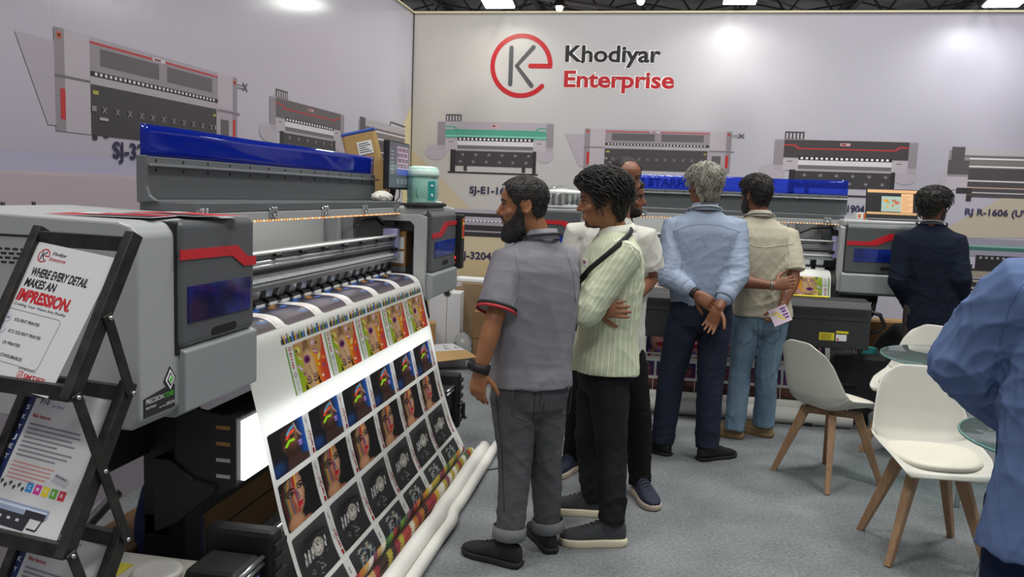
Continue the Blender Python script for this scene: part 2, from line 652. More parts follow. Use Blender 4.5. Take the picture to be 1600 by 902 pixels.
def big_printer_items(dark=DK):
    it = [('p', [(-0.14, 0.86), (0.0, 0.86), (0.0, 0.05), (-0.03, 0.05)], '#aaa2aa'),
          ('r', 0.0, 0.0, 1.0, 1.0, G1), ('r', 0.0, 0.0, 0.04, 1.0, G3), ('r', 0.965, 0.0, 1.0, 1.0, G3),
          ('r', 0.04, 0.0, 0.145, 1.0, G2), ('r', 0.855, 0.55, 0.965, 1.0, G2),
          ('r', 0.145, 0.55, 0.855, 0.93, '#8f878d'), ('r', 0.145, 0.93, 0.855, 0.955, RED),
          ('r', 0.19, 0.72, 0.485, 0.9, '#605b5e'), ('r', 0.53, 0.72, 0.815, 0.9, '#605b5e'),
          ('r', 0.145, 0.60, 0.855, 0.655, '#2c2a2c'), ('r', 0.145, 0.52, 0.855, 0.60, '#a9a1a7'),
          ('r', 0.145, 0.0, 0.845, 0.52, dark), ('r', 0.0, 0.525, 0.145, 0.55, '#6a6368'),
          ('r', 0.02, 0.12, 0.04, 0.42, '#b8322f'), ('r', 0.965, 0.12, 0.985, 0.42, '#b8322f'),
          ('r', 0.875, 0.05, 0.935, 0.40, '#5c575a'), ('r', 0.855, 0.50, 1.02, 0.525, '#77707a'),
          ('r', 0.45, 0.925, 0.52, 0.965, '#c7bfc6'), ('r', 0.46, 0.935, 0.495, 0.955, '#7b2a2e'),
          ('o', 0.02, 0.93, 0.012, 0.035, '#c06048'), ('o', 0.98, 0.93, 0.012, 0.035, '#c06048'),
          ('o', 0.02, 0.93, 0.006, 0.018, '#4e2a22'), ('o', 0.98, 0.93, 0.006, 0.018, '#4e2a22'),
          ('r', 0.155, 0.42, 0.18, 0.46, '#a8a244'), ('r', 0.82, 0.42, 0.84, 0.45, '#a8a244'),
          ('r', 1.0, 0.87, 1.05, 0.88, '#49444a'), ('r', 1.0, 0.91, 1.05, 0.92, '#49444a'),
          ('p', [(1.04, 0.85), (1.05, 0.85), (1.085, 0.96), (1.075, 0.96)], '#49444a'),
          ('p', [(1.075, 0.85), (1.085, 0.85), (1.05, 0.96), (1.04, 0.96)], '#49444a'),
          ('r', 0.15, -0.05, 0.17, 0.0, '#2c2a2c'), ('r', 0.20, -0.02, 0.22, 0.0, '#2c2a2c')]
    for i in range(30):
        it.append(('r', 0.165 + i * 0.0225, 0.615, 0.176 + i * 0.0225, 0.645, '#d9d4dc'))
    for i in range(11):
        u = 0.205 + i * 0.060
        it.append(('p', [(u - 0.013, 0.235), (u - 0.006, 0.235), (u + 0.013, 0.305), (u + 0.006, 0.305)], '#7d787b'))
        it.append(('p', [(u + 0.006, 0.235), (u + 0.013, 0.235), (u - 0.006, 0.305), (u - 0.013, 0.305)], '#7d787b'))
    for u in (0.155, 0.835):
        it.append(('r', u - 0.008, 0.245, u + 0.012, 0.30, '#8b8589'))
    it.append(('r', 0.18, 0.16, 0.22, 0.19, '#a8a2a6'))
    it.append(('r', 0.79, 0.12, 0.83, 0.15, '#b6b0b4'))
    return it


def roll_printer_items(stripe=RED, body='#575154', lower=DK, pale=False):
    hood = '#a9a1a8' if pale else body
    it = [('o', -0.02, 0.38, 0.10, 0.16, '#aea6ae'), ('o', 0.93, 0.36, 0.08, 0.14, '#aea6ae'),
          ('r', 0.06, 1.0, 0.20, 1.14, '#4c474a'), ('r', 0.0, 0.42, 1.0, 1.0, '#a79fa6'),
          ('r', 0.06, 0.66, 0.94, 0.99, hood), ('r', -0.01, 0.52, 0.06, 0.98, '#8d858c'), ('r', 0.94, 0.52, 1.0, 0.98, '#8d858c'),
          ('p', [(0.06, 0.88), (0.13, 0.88), (0.16, 0.82), (0.85, 0.82), (0.88, 0.88), (0.94, 0.88), (0.94, 0.905), (0.87, 0.905), (0.84, 0.845), (0.17, 0.845), (0.14, 0.905), (0.06, 0.905)], stripe),
          ('r', 0.17, 0.62, 0.83, 0.69, '#2a282a'), ('r', 0.17, 0.53, 0.83, 0.62, '#d3ced4'), ('r', 0.17, 0.46, 0.83, 0.53, '#6f696e'),
          ('r', 0.06, 0.42, 0.17, 0.64, '#b4acb3'), ('r', 0.83, 0.42, 0.94, 0.64, '#b4acb3'),
          ('r', 0.09, 0.585, 0.13, 0.60, '#5a5458'), ('r', 0.86, 0.585, 0.90, 0.60, '#5a5458'),
          ('r', 0.13, 0.12, 0.86, 0.42, lower), ('r', 0.11, 0.0, 0.155, 0.44, '#2e2b2d'), ('r', 0.83, 0.0, 0.86, 0.44, '#2e2b2d'),
          ('r', 0.09, -0.03, 0.88, 0.0, '#2e2b2d'), ('r', 0.23, 0.02, 0.26, 0.12, '#3a3639'), ('r', 0.74, 0.02, 0.77, 0.12, '#3a3639'),
          ('r', 0.46, 0.895, 0.53, 0.945, '#c9a2a6'), ('r', 0.47, 0.905, 0.50, 0.935, '#8d2b31')]
    if pale:
        it.insert(6, ('r', 0.06, 0.67, 0.94, 0.84, '#4f9b84'))
        it.insert(7, ('r', 0.06, 0.70, 0.94, 0.73, '#7fc0aa'))
    for i in range(5):
        it.append(('r', 0.07 + 0.026 * i, 1.01, 0.083 + 0.026 * i, 1.11, '#b9b3b8'))
    for i in range(18):
        it.append(('r', 0.185 + i * 0.0355, 0.635, 0.203 + i * 0.0355, 0.675, '#e6e2e8'))
    for r_ in range(2):
        for i in range(6):
            u, v = 0.22 + i * 0.115 - r_ * 0.02, 0.345 - r_ * 0.14
            it.append(('o', u, v, 0.017, 0.038, '#5e595c'))
            it.append(('o', u, v, 0.008, 0.018, '#8d878a'))
    return it


def flat_printer_items(dark='#4a4648'):
    it = [('o', -0.02, 0.40, 0.05, 0.16, '#aea6ae'), ('r', 0.0, 0.44, 1.0, 0.92, '#8c858a'), ('r', 0.0, 0.48, 0.16, 0.74, '#565154'), ('r', 0.02, 0.74, 0.12, 0.98, '#565154'),
          ('r', 0.12, 0.84, 1.0, 0.96, '#b0a8ae'), ('r', 0.12, 0.80, 1.0, 0.82, '#5a5558'), ('r', 0.16, 0.60, 1.0, 0.76, '#77716f'),
          ('r', 0.16, 0.76, 1.0, 0.785, '#d8d2d8'), ('r', 0.16, 0.62, 1.0, 0.645, '#d8d2d8'), ('r', 0.16, 0.08, 1.0, 0.60, dark),
          ('r', 0.16, 0.36, 1.0, 0.385, '#cfc9cf'), ('r', 0.16, 0.24, 1.0, 0.26, '#b69d90'), ('r', 0.16, 0.15, 1.0, 0.17, '#b9b2b7'),
          ('r', 0.0, 0.2, 0.16, 0.44, '#b3abb2'), ('r', 0.08, 0.14, 0.2, 0.24, '#343133'), ('r', 0.16, 0.0, 0.20, 0.1, '#343133'),
          ('p', [(0.62, 0.95), (0.64, 0.95), (0.66, 1.02), (1.0, 1.0), (1.0, 1.03), (0.65, 1.05)], '#4f4a4d')]
    return it


def wall_text(name, wall, s, p0, p1, cap, color, parent, bold=0.02, spacing=1.0, label=None, lift=0.0062, mat_=None):
    a, b2 = wall.p(*p0, 0), wall.p(*p1, 0)
    k = 0 if wall.w == 'back' else 1
    w = b2[k] - a[k]
    t = wall.p(p0[0], p0[1] - cap, 0)
    mb = MB()
    add_text(mb, s, lambda u, v: wall.uv((a[k] + u, a.z + v), lift), width=w, height=(t.z - a.z), bold=bold, color=color, spacing=spacing)
    o = mb.build(name, M['ink'], parent)
    if label:
        o['label'] = label
    return o


# beige slanting fields of the banners
mb = MB()
mb.poly([BACK.p(*q, 0.0015) for q in ((643, 233), (735, 326), (800, 392), (800, 560), (640, 560))], 0, '#bfb194')
mb.poly([BACK.p(*q, 0.0022) for q in ((720, 404), (762, 409), (830, 445), (830, 640), (700, 640))], 0, '#b7a680')
mb.poly([BACK.p(*q, 0.0015) for q in ((1468, 362), (1560, 312), (1650, 262), (1660, 372), (1500, 372))], 0, '#b3a795')
mb.build('printed_colour_field', M['ink'], wb)['label'] = 'beige slanting colour fields of the back banner'
mb = MB()
mb.poly([LEFT.p(*q, 0.002) for q in ((645, 160), (630, 195), (628, 330), (642, 330))], 0, '#d6c79c')
mb.poly([LEFT.p(*q, 0.002) for q in ((-60, 230), (222, 249), (222, 275), (-60, 262))], 0, '#aaa6bb')
mb.poly([LEFT.p(*q, 0.002) for q in ((-60, 262), (222, 275), (222, 330), (-60, 335))], 0, '#b6a8ad')
mb.build('printed_colour_field', M['ink'], wl)['label'] = 'cream band and lilac stripes of the left banner'

picture('printed_printer', LEFT, ((86, 190), (370, 246), (370, 122), (83, 41)), big_printer_items(), wl, 'large grey printer pictured highest on the left banner')
picture('printed_printer', LEFT, ((424, 240), (537, 258), (537, 178), (420, 150)), roll_printer_items(body='#5f595b'), wl, 'dark roll printer pictured in the middle of the left banner')
picture('printed_printer', LEFT, ((560, 268), (632, 268), (632, 192), (560, 188)), flat_printer_items(), wl, 'flatbed printer pictured near the corner on the left banner')
picture('printed_printer', BACK, ((686, 268), (864, 272), (864, 193), (684, 189)), roll_printer_items(stripe='#4f9b84', pale=True), wb, 'printer with green stripe pictured below the logo')
picture('printed_printer', BACK, ((911, 264.5), (1140, 269.5), (1144, 205.5), (914, 201.5)), big_printer_items('#474345'), wb, 'large grey printer pictured in the middle of the back banner')
picture('printed_printer', BACK, ((1210, 300), (1430, 310), (1432, 223), (1210, 216)), roll_printer_items(body='#453f41'), wb, 'black roll printer with red line pictured on the back banner')
picture('printed_printer', BACK, ((1480, 312), (1690, 322), (1690, 232), (1480, 228)), flat_printer_items(), wb, 'flatbed printer pictured at the right of the back banner')
picture('printed_printer', BACK, ((704, 367), (900, 378), (900, 334), (704, 325)), [
    ('r', 0, 0, 1, 1, '#a59ea8'), ('r', 0, 0.0, 1.0, 0.86, '#2f2c2e'), ('r', 0.05, 0.58, 1, 0.72, '#a7a0ab'), ('r', 0.05, 0.42, 1, 0.55, '#9a93a0'), ('r', 0.0, 0.16, 1, 0.22, '#8f8890')]
    + [('r', 0.06 + 0.03 * i, 0.555, 0.075 + 0.03 * i, 0.60, '#e8e4ea') for i in range(30)], wb, 'dark printer pictured behind the bearded person')
picture('printed_printer', BACK, ((1500, 455), (1700, 468), (1700, 375), (1500, 362)), [
    ('r', 0.0, 0.62, 1, 0.92, '#8d8a99'), ('r', 0.0, 0.72, 1, 0.80, '#39685f'), ('r', 0.0, 0.78, 1, 0.81, '#7fa79f'), ('r', 0.12, 0.40, 1, 0.64, '#242022'),
    ('r', 0.06, 0.0, 0.10, 0.48, '#2a2628'), ('r', 0.06, 0.37, 1, 0.41, '#2a2628'), ('r', 0.08, 0.27, 1, 0.37, '#8f8577'), ('r', 0.08, 0.22, 1, 0.24, '#2a2628'), ('r', 0.10, 0.06, 1, 0.22, '#978e80'),
    ('r', 0.06, 0.03, 1, 0.06, '#2a2628'), ('r', 0.06, 0.10, 0.16, 0.18, '#2a2628')] + [('r', 0.15 + 0.045 * i, 0.58, 0.17 + 0.045 * i, 0.62, '#8e8a90') for i in range(18)], wb,
    'dark printer with green line pictured behind the navy sweater')

NAVY = '#302d4c'
wall_text('printed_lettering', LEFT, 'SJ-3204 STARFIRE', (175, 246), (333, 250.5), 25, NAVY, wl, 0.028)
wall_text('printed_lettering', BACK, 'SJ-E1-1604', (733.5, 301.6), (806, 305), 10.5, NAVY, wb, 0.03)
wall_text('printed_lettering', BACK, 'SJ-3204 HD', (717, 403.5), (797, 408), 11, NAVY, wb, 0.03)
wall_text('printed_lettering', BACK, 'SJ-3204 STARFIRE', (950, 288), (1093, 292.5), 12, NAVY, wb, 0.03)
wall_text('printed_lettering', BACK, 'RJ R-1606 (UV)', (1507, 335.4), (1612, 341), 9.6, NAVY, wb, 0.03)
wall_text('printed_lettering', BACK, 'SJ-1904', (1306, 331), (1350, 332.8), 11, NAVY, wb, 0.03)
M['letter_halo'] = mat('white_letter_edge', '#e7e4e4', 0.5)

# emblem: red open ring with a bar, grey K inside, then two lines of letters
emb = thing('wall_logo', 'large red ring emblem and two-line lettering printed high on the back wall', 'logo', BACK.p(910, 100, 0.006))
C0 = BACK.p(814.5, 103, 0)
RX = (BACK.p(859, 103, 0).x - BACK.p(769, 103, 0).x) / 2


def stroke2d(mb, pts, w, lift, color, wall=BACK, round_caps=True):
    """flat stroke of width w along wall points (x, z)"""
    pts = [Vector(p) for p in pts]
    L, R_ = [], []
    for i, p in enumerate(pts):
        t = (pts[min(i + 1, len(pts) - 1)] - pts[max(i - 1, 0)]).normalized()
        n = Vector((-t.y, t.x))
        L.append(p + n * w / 2)
        R_.append(p - n * w / 2)
    for i in range(len(pts) - 1):
        mb.poly([wall.uv(q, lift) for q in (L[i], R_[i], R_[i + 1], L[i + 1])], 0, color)
    if round_caps:
        for k, p in enumerate((pts[0], pts[-1])):
            mb.poly([wall.uv((p.x + w / 2 * cos(a), p.y + w / 2 * sin(a)), lift + 0.00006 * (k + 1)) for a in [2 * pi * j / 14 for j in range(14)]], 0, color)


def emblem(mb, fn, R, w, red, grey, z=0.0):
    """fn(u, v) -> 3D; ring of radius R about (0, 0)"""
    class W:
        @staticmethod
        def uv(q, lift):
            return fn(q[0], q[1], lift)
    a0, a1 = radians(-42), radians(-360)
    ring = [(R * cos(a0 + (a1 - a0) * i / 60), R * sin(a0 + (a1 - a0) * i / 60)) for i in range(61)]
    stroke2d(mb, ring, w, z, red, W)
    stroke2d(mb, [(R, 0), (0.32 * R, 0)], w, z, red, W)
    stroke2d(mb, [(-0.36 * R, 0.60 * R), (-0.36 * R, -0.62 * R)], w * 0.95, z + 0.0005, grey, W)
    stroke2d(mb, [(0.40 * R, 0.62 * R), (-0.16 * R, 0.0), (0.38 * R, -0.66 * R)], w * 0.95, z + 0.0005, grey, W)


mb = MB()
emblem(mb, lambda u, v, l: Vector((C0.x + u, WALL_Y - 0.0024 - l, C0.z + v)), RX, 0.046, '#b01820', '#4a4a4f')
mb.build('ring_emblem', M['ink'], emb, world=True)
for s, p0, p1, cap, c, nm in (('Khodiyar', (883, 96), (1032, 96), 25, '#1f1e22', 'upper_lettering'), ('Enterprise', (881, 135.5), (1053, 135.5), 25, '#b01c24', 'lower_lettering')):
    for bold, cc, lf in ((0.055, '#efecea', 0.0018), (0.027, c, 0.0024)):
        a, b2 = BACK.p(*p0, 0), BACK.p(*p1, 0)
        mb = MB()
        add_text(mb, s, lambda u, v: BACK.uv((a.x + u, a.z + v), lf), width=b2.x - a.x, height=BACK.p(p0[0], p0[1] - cap, 0).z - a.z, bold=bold, color=cc)
        mb.build(nm if lf > 0.002 else nm + '_outline', M['ink'], emb, world=True)

# flood lamps clipped over the top of the back wall
M['black_metal'] = mat('black_metal', '#1d1d1f', 0.45, 0.3)
M['flood_glow'] = mat('flood_glow', '#ffffff', 0.3, emit=('#f6fff2', 45.0))
M['alu'] = mat('brushed_aluminium', '#b9bbbd', 0.32, 0.9)
FLOOD = (((778, 6), 'left of the three, above the emblem', (1.0, 0.90, 0.74)), ((1157, 0), 'middle of the three, above the wide bare wall', (1.0, 0.95, 0.86)), ((1571, 4), 'rightmost of the three', (0.93, 0.95, 1.0)))
for ((px, py), lb, colr), pw in zip(FLOOD, (10, 30, 30)):
    p = at(px, py, Y=7.6)
    t = thing('flood_lamp', 'white flood lamp over the back wall, ' + lb, 'lamp', p, group='flood lamps above the back wall')
    # face looks down and back towards the wall
    Mx = Matrix.Translation((0, 0, 0)) @ Matrix.Rotation(radians(-8), 4, 'X')
    MB().box(-0.155, 0.155, -0.13, 0.13, 0.012, 0.055, 0.012, M=Mx).build('housing', M['black_metal'], t)
    MB().box(-0.138, 0.138, -0.112, 0.112, 0.0, 0.014, 0.004, M=Mx).build('lamp_face', M['flood_glow'], t)
    MB().tube([(-0.145, 0, 0.05), (-0.145, 0.02, 0.16), (0.145, 0.02, 0.16), (0.145, 0, 0.05)], 0.012, 8).tube([(0, 0.02, 0.16), (0, 0.58, 0.22), (0, 0.58, 0.06)], 0.016, 8).build('bracket_arm', M['black_metal'], t)
    L = bpy.data.lights.new('flood_light', 'SPOT')
    L.energy = pw
    L.color = colr
    L.spot_size = radians(150)
    L.spot_blend = 0.75
    L.shadow_soft_size = 0.1
    lo = bpy.data.objects.new('flood_light', L)
    COL.objects.link(lo)
    lo.location = p + Vector((0, 0.02, -0.03))
    lo.rotation_euler = Vector((0, 0.45, -1)).to_track_quat('-Z', 'Y').to_euler()

# ------------------------------------------------------------------ wide-format printers
M['pr_light'] = mat('light_grey_enamel', '#a3a6a6', 0.38)
M['pr_grey'] = mat('mid_grey_enamel', '#8f9496', 0.4)
M['pr_dark'] = mat('charcoal_enamel', '#55585b', 0.38)
M['pr_cover'] = mat('slate_cover', '#5b5f61', 0.42)
M['pr_black'] = mat('black_frame_steel', '#161617', 0.5, bump=(90, 0.1))
M['pr_red'] = mat('red_stripe', '#c3202c', 0.35)
M['pr_white'] = mat('white_plastic', '#e4e6e6', 0.35)
M['pr_interior'] = mat('interior_grey', '#7a7d80', 0.45)
M['chrome'] = mat('chrome', '#d5d8da', 0.14, 1.0)
M['satin'] = mat('satin_metal', '#b4b8bb', 0.3, 0.85)
M['rubber'] = mat('black_rubber', '#121213', 0.6)
M['led_amber'] = mat('led_amber', '#ffb45a', 0.4, emit=('#ffa24a', 1.7))
M['led_pale'] = mat('led_pale', '#ffe2bb', 0.4, emit=('#ffd9a8', 1.6))
M['led_white'] = mat('led_white', '#ffffff', 0.4, emit=('#fff2dd', 14.0))
M['led_red'] = mat('red_button', '#ff4038', 0.4, emit=('#ff2a22', 1.5))
M['led_orange'] = mat('amber_button', '#e8902a', 0.4, emit=('#ff8a1a', 0.6))
M['led_blue'] = mat('blue_indicator', '#3b57ff', 0.4, emit=('#2a48ff', 3.0))
def film_mat(name, tint, body, k):
    m = glass_mat(name, tint, 0.06, k)
    [n for n in m.node_tree.nodes if n.type == 'BSDF_DIFFUSE'][0].inputs['Color'].default_value = lin(body)
    return m


M['film'] = film_mat('blue_cover_film', '#8aa2ff', '#2448e8', 0.22)
M['window'] = mat('dark_blue_window', '#10163f', 0.08, spec=0.8, vary=('#1f2f8c', 6.0, 0.16))
M['window2'] = mat('blue_window', '#0e1d63', 0.1, spec=0.8, vary=('#1b3aa0', 8.0, 0.2))
M['label_yellow'] = mat('yellow_label', '#d9c92a', 0.5)
M['label_red'] = mat('red_label', '#c8281f', 0.5)
M['label_orange'] = mat('orange_label', '#d98a1c', 0.5)
M['white_paper'] = mat('white_paper', '#dfe0e0', 0.6)
M['carton'] = mat('brown_carton', '#a67c4a', 0.75, vary=('#8f693d', 9, 0.3))
M['text_dark'] = mat('dark_print', '#26262c', 0.6)
M['text_green'] = mat('green_print', '#5fd03a', 0.5)
M['text_white'] = mat('white_print', '#f0f0f0', 0.5)
M['lamp_panel'] = mat('lit_curing_panel', '#ffffff', 0.5, emit=('#fbfdff', 3.4))
M['hose'] = mat('black_hose', '#101011', 0.45)
M['circuit'] = mat('purple_lit_board', '#a9a9d8', 0.4)  # lilac is purple light on a white and blue board, put into its colour


def stripe_on(name, pts, d, parent, m, thick=0.003):
    """flat badge on the front: polygon of (lx, z)"""
    return MB().prism(pts, 'y', d - thick, d + 0.002).build(name, m, parent)


def cabinet_shell(mb, x0, x1, d0, d1, z0, z1, r=0.028, mi=0):
    mb.box(x0, x1, d0, d1, z0, z1, r, mi, seg=4)


def make_printer(root, L, kind):
    hero = kind == 'hero'
    W = root
    xl0, xl1 = -0.57, 0.02            # left cabinet
    xr0, xr1 = L - 0.09, L + 0.50     # right cabinet
    # ---- left cabinet
    mb = MB()
    mb.prism([(0.285, 0.945), (0.285, 1.435), (0.305, 1.462), (0.34, 1.472), (0.95, 1.487), (1.0, 1.46), (1.0, 0.93), (0.31, 0.915)], 'x', xl0, xl1 - 0.01, bev=0.009, seg=3)
    cab = mb.build('left_cabinet', M['pr_light'], W)
    mb = MB()
    mb.box(xl0 - 0.0015, xl0 + 0.004, 0.45, 0.99, 1.418, 1.424)
    if hero:
        for i in range(4):
            for j in range(7):
                mb.box(xl0 - 0.002, xl0 + 0.004, 0.60 + j * 0.024 + (i % 2) * 0.012, 0.618 + j * 0.024 + (i % 2) * 0.012, 1.345 + i * 0.012, 1.352 + i * 0.012, 0.003)
    mb.build('vent_slots', M['pr_black'], cab)
    mb = MB()
    for (x, d) in ((xl0 + 0.05, 0.93), (xl0 + 0.3, 0.95), (xl0 + 0.45, 0.97)):
        MB().cyl((x, d, 1.48), (x, d, 1.497), 0.006, 8).build('screw', M['pr_black'], cab)
    # dark door of the left cabinet, with red stripe, window and grip
    dx0, dx1 = -0.405, 0.022
    door = MB().box(dx0, dx1, 0.268, 0.33, 1.108, 1.470, 0.02, seg=4).build('door', M['pr_dark'], W)
    MB().box(dx0 - 0.006, dx0 + 0.02, 0.279, 0.40, 1.09, 1.468, 0.006).build('door_seam', M['pr_black'], door)
    stripe_on('red_stripe', [(dx0 - 0.002, 1.362), (-0.132, 1.357), (-0.055, 1.319), (dx1, 1.317), (dx1, 1.346), (-0.03, 1.347), (-0.098, 1.387), (dx0 - 0.002, 1.390)], 0.267, door, M['pr_red'])
    stripe_on('window', [(-0.372, 1.180), (-0.02, 1.176), (-0.012, 1.281), (-0.372, 1.284)], 0.267, door, M['window'] if hero else M['window2'])
    mb = MB()
    pts = [(-0.235 + 0.012 * cos(a), 1.135 + 0.012 * sin(a)) for a in [pi / 2 + pi * i / 8 for i in range(9)]] + \
          [(-0.115 + 0.012 * cos(a), 1.137 + 0.012 * sin(a)) for a in [-pi / 2 + pi * i / 8 for i in range(9)]]
    mb.prism(pts, 'y', 0.2655, 0.271)
    mb.build('grip_slot', M['rubber'], door)
    flap = MB().prism([(0.262, 1.100), (0.262, 0.925), (0.30, 0.905), (0.36, 0.905), (0.36, 1.108), (0.285, 1.108)], 'x', dx0 + 0.012, dx1 + 0.004, bev=0.005).build('flap', M['pr_grey'], W)
    if hero:
        # print head badge on the front strip
        bd = MB().prism([(-0.555, 0.948), (-0.415, 0.948), (-0.415, 1.012), (-0.458, 1.012), (-0.555, 1.000)], 'y', 0.2825, 0.29).build('badge', M['text_dark'], W)
        mb = MB()
        def fnb(u, v): return Vector((-0.549 + u, 0.2815, 0.984 + v))
        w = add_text(mb, 'PRECISION', fnb, width=0.077, height=0.0135, mi=0, slant=0.15)
        add_text(mb, 'CORE', lambda u, v: fnb(u + 0.081, v), width=0.045, height=0.0135, mi=1, slant=0.15)
        add_text(mb, 'PRINTHEAD', lambda u, v: fnb(u, v - 0.014), width=0.045, height=0.006, mi=0)
        add_text(mb, 'powered by', lambda u, v: fnb(u + 0.060, v - 0.023), width=0.03, height=0.005, mi=0)
        add_text(mb, 'EPSON', lambda u, v: fnb(u + 0.094, v - 0.024), width=0.036, height=0.009, mi=0)
        mb.build('badge_lettering', [M['text_white'], M['text_green']], bd)
        mb = MB()
        cx, cz = -0.437, 1.030
        for k, (r, mi) in enumerate(((0.037, 0), (0.0285, 1), (0.020, 0), (0.0135, 1), (0.009, 2))):
            dz = 0.283 - 0.0008 * k
            mb.prism([(cx - r * 0.78, cz), (cx, cz - r), (cx + r * 0.78, cz), (cx, cz + r)], 'y', dz - 0.0008, dz + 0.002, mi)
        mb.build('badge_diamond', [M['text_dark'], M['text_white'], M['text_green']], bd)
    # ---- right cabinet: open C-shaped side with a door
    mb = MB()
    mb.box(xr0, xr1 + 0.02, 0.31, 1.0, 1.432, 1.484, 0.016, seg=3)       # top
    mb.box(xr1 - 0.02, xr1 + 0.02, 0.285, 1.0, 0.97, 1.475, 0.012)       # outer side
    mb.box(xr0, xr1 + 0.02, 0.97, 1.0, 0.95, 1.47, 0.006)                # back
    mb.box(xr0, xr1, 0.33, 0.99, 0.94, 0.97, 0.006)                      # bottom
    cab = mb.build('right_cabinet', M['pr_light'], W)
    MB().box(xr0 + 0.20, xr1 - 0.025, 0.36, 0.967, 0.972, 1.43, 0.004).build('inner_housing', M['pr_interior'], cab)
    # pale C frame around the opening
    mb = MB()
    fr = [(0.30, 0.955), (0.30, 1.425), (0.335, 1.440), (0.60, 1.440), (0.60, 1.425), (0.565, 1.398), (0.395, 1.398), (0.372, 1.375), (0.372, 0.955)]
    mb.prism(fr, 'x', xr0 - 0.012, xr0 + 0.024, bev=0.004)
    mb.build('side_frame', M['pr_light'], cab)
    rx0, rx1 = xr0 + 0.03, xr1 - 0.005
    door = MB().prism([(0.272, 1.10), (0.272, 1.43), (0.29, 1.458), (0.33, 1.468), (0.52, 1.476), (0.52, 1.46), (0.33, 1.45), (0.33, 1.10)], 'x', rx0, rx1, bev=0.008, seg=3).build('door', M['pr_dark'], W)
    w = rx1 - rx0
    stripe_on('red_stripe', [(rx0 - 0.001, 1.300), (rx0 + 0.36 * w, 1.302), (rx0 + 0.62 * w, 1.366), (rx1, 1.367), (rx1, 1.394), (rx0 + 0.52 * w, 1.393), (rx0 + 0.28 * w, 1.331), (rx0 - 0.001, 1.330)], 0.271, door, M['pr_red'])
    stripe_on('window', [(rx0 + 0.10 * w, 1.182), (rx0 + 0.90 * w, 1.186), (rx0 + 0.98 * w, 1.280), (rx0 + 0.10 * w, 1.278)], 0.271, door, M['window2'])
    mb = MB()
    gx = rx0 + 0.55 * w
    pts = [(gx - 0.05 + 0.013 * cos(a), 1.14 + 0.013 * sin(a)) for a in [pi / 2 + pi * i / 8 for i in range(9)]] + \
          [(gx + 0.05 + 0.013 * cos(a), 1.14 + 0.013 * sin(a)) for a in [-pi / 2 + pi * i / 8 for i in range(9)]]
    mb.prism(pts, 'y', 0.2695, 0.275)
    mb.build('grip_slot', M['rubber'], door)
    MB().prism([(0.256, 1.085), (0.256, 0.955), (0.30, 0.935), (0.36, 0.935), (0.36, 1.098), (0.285, 1.098)], 'x', rx0 - 0.02, rx1 + 0.004, bev=0.005).build('flap', M['pr_grey'], W)
    MB().sphere((rx1 + 0.012, 0.283, 1.150), 0.013, 12).build('stop_button', M['led_red'], cab)
    MB().sphere((rx1 + 0.012, 0.283, 1.118), 0.009, 12).build('start_button', M['led_orange'], cab)
    MB().sphere((rx1 + 0.022, 0.288, 1.010), 0.010, 12).build('indicator_lamp', M['led_blue'], cab)
    bp = MB().box(xr1 + 0.022, xr1 + 0.11, 0.24, 0.55, 1.075, 1.432, 0.008).build('side_panel', M['pr_black'], W)
    mb = MB()
    mb.box(xr1 + 0.040, xr1 + 0.092, 0.2385, 0.242, 1.275, 1.405, 0.001, 0)
    mb.box(xr1 + 0.046, xr1 + 0.086, 0.2375, 0.242, 1.285, 1.360, 0.001, 1)
    mb.box(xr1 + 0.046, xr1 + 0.086, 0.2375, 0.242, 1.366, 1.378, 0.001, 2)
    mb.box(xr1 + 0.046, xr1 + 0.086, 0.2375, 0.242, 1.386, 1.398, 0.001, 1)
    mb.build('warning_label', [M['label_orange'], M['label_red'], M['label_yellow']], bp)
    # ---- beam, light strip and hinged cover
    bl, br = 0.05, L
    MB().box(bl - 0.045, br - 0.05, 0.47, 0.676, 1.476, 1.511, 0.004).build('beam_ledge', M['pr_cover'], W)
    MB().box(bl - 0.045, br - 0.06, 0.466, 0.50, 1.436, 1.4755, 0.003).build('beam_fascia', M['pr_light'], W)
    mb = MB()
    nled = 84
    for i in range(nled):
        x = bl + 0.02 + (br - 0.11 - bl) * i / (nled - 1)
        mb.box(x - 0.0042, x + 0.0042, 0.463, 0.4665, 1.4378, 1.4438, 0, 1 if i % 3 == 1 else 0)
    ls = mb.build('light_strip', [M['led_amber'], M['led_pale']], W)
    MB().sphere((br - 0.075, 0.461, 1.441), 0.008, 10).build('end_lamp', M['led_white'], ls)
    LT = bpy.data.lights.new('strip_light', 'AREA')
    LT.shape = 'RECTANGLE'
    LT.size, LT.size_y = L - 0.5, 0.012
    LT.energy = 6.0
    LT.color = (1.0, 0.93, 0.84)
    lo = bpy.data.objects.new('strip_light', LT)
    COL.objects.link(lo)
    lo.parent = ls
    lo.location = (L / 2 - 0.12, 0.475, 1.432)
    lo.rotation_euler = Vector((0, 0.6, -1)).to_track_quat('-Z', 'X').to_euler()
    lo.rotation_euler = (radians(31), 0, 0)
    for i in range(5):
        x = 0.03 + i * (L - 0.20) / 4
        mb = MB()
        mb.box(x - 0.028, x + 0.028, 0.458, 0.468, 1.448, 1.488, 0.004)
        mb.box(x - 0.020, x - 0.006, 0.450, 0.462, 1.470, 1.494, 0.003)
        mb.box(x + 0.006, x + 0.020, 0.450, 0.462, 1.470, 1.494, 0.003)
        mb.tube([(x - 0.014, 0.452, 1.464), (x, 0.448, 1.455), (x + 0.014, 0.452, 1.464)], 0.004, 6)
        mb.build('latch', M['chrome'], W)
    cov = MB()
    cov.prism([(0.0, 1.535), (0.012, 1.515), (L - 0.0, 1.511), (L, 1.66), (0.0, 1.66)], 'y', 0.65, 0.672, bev=0.004)
    cov = cov.build('cover_panel', M['pr_cover'], W)
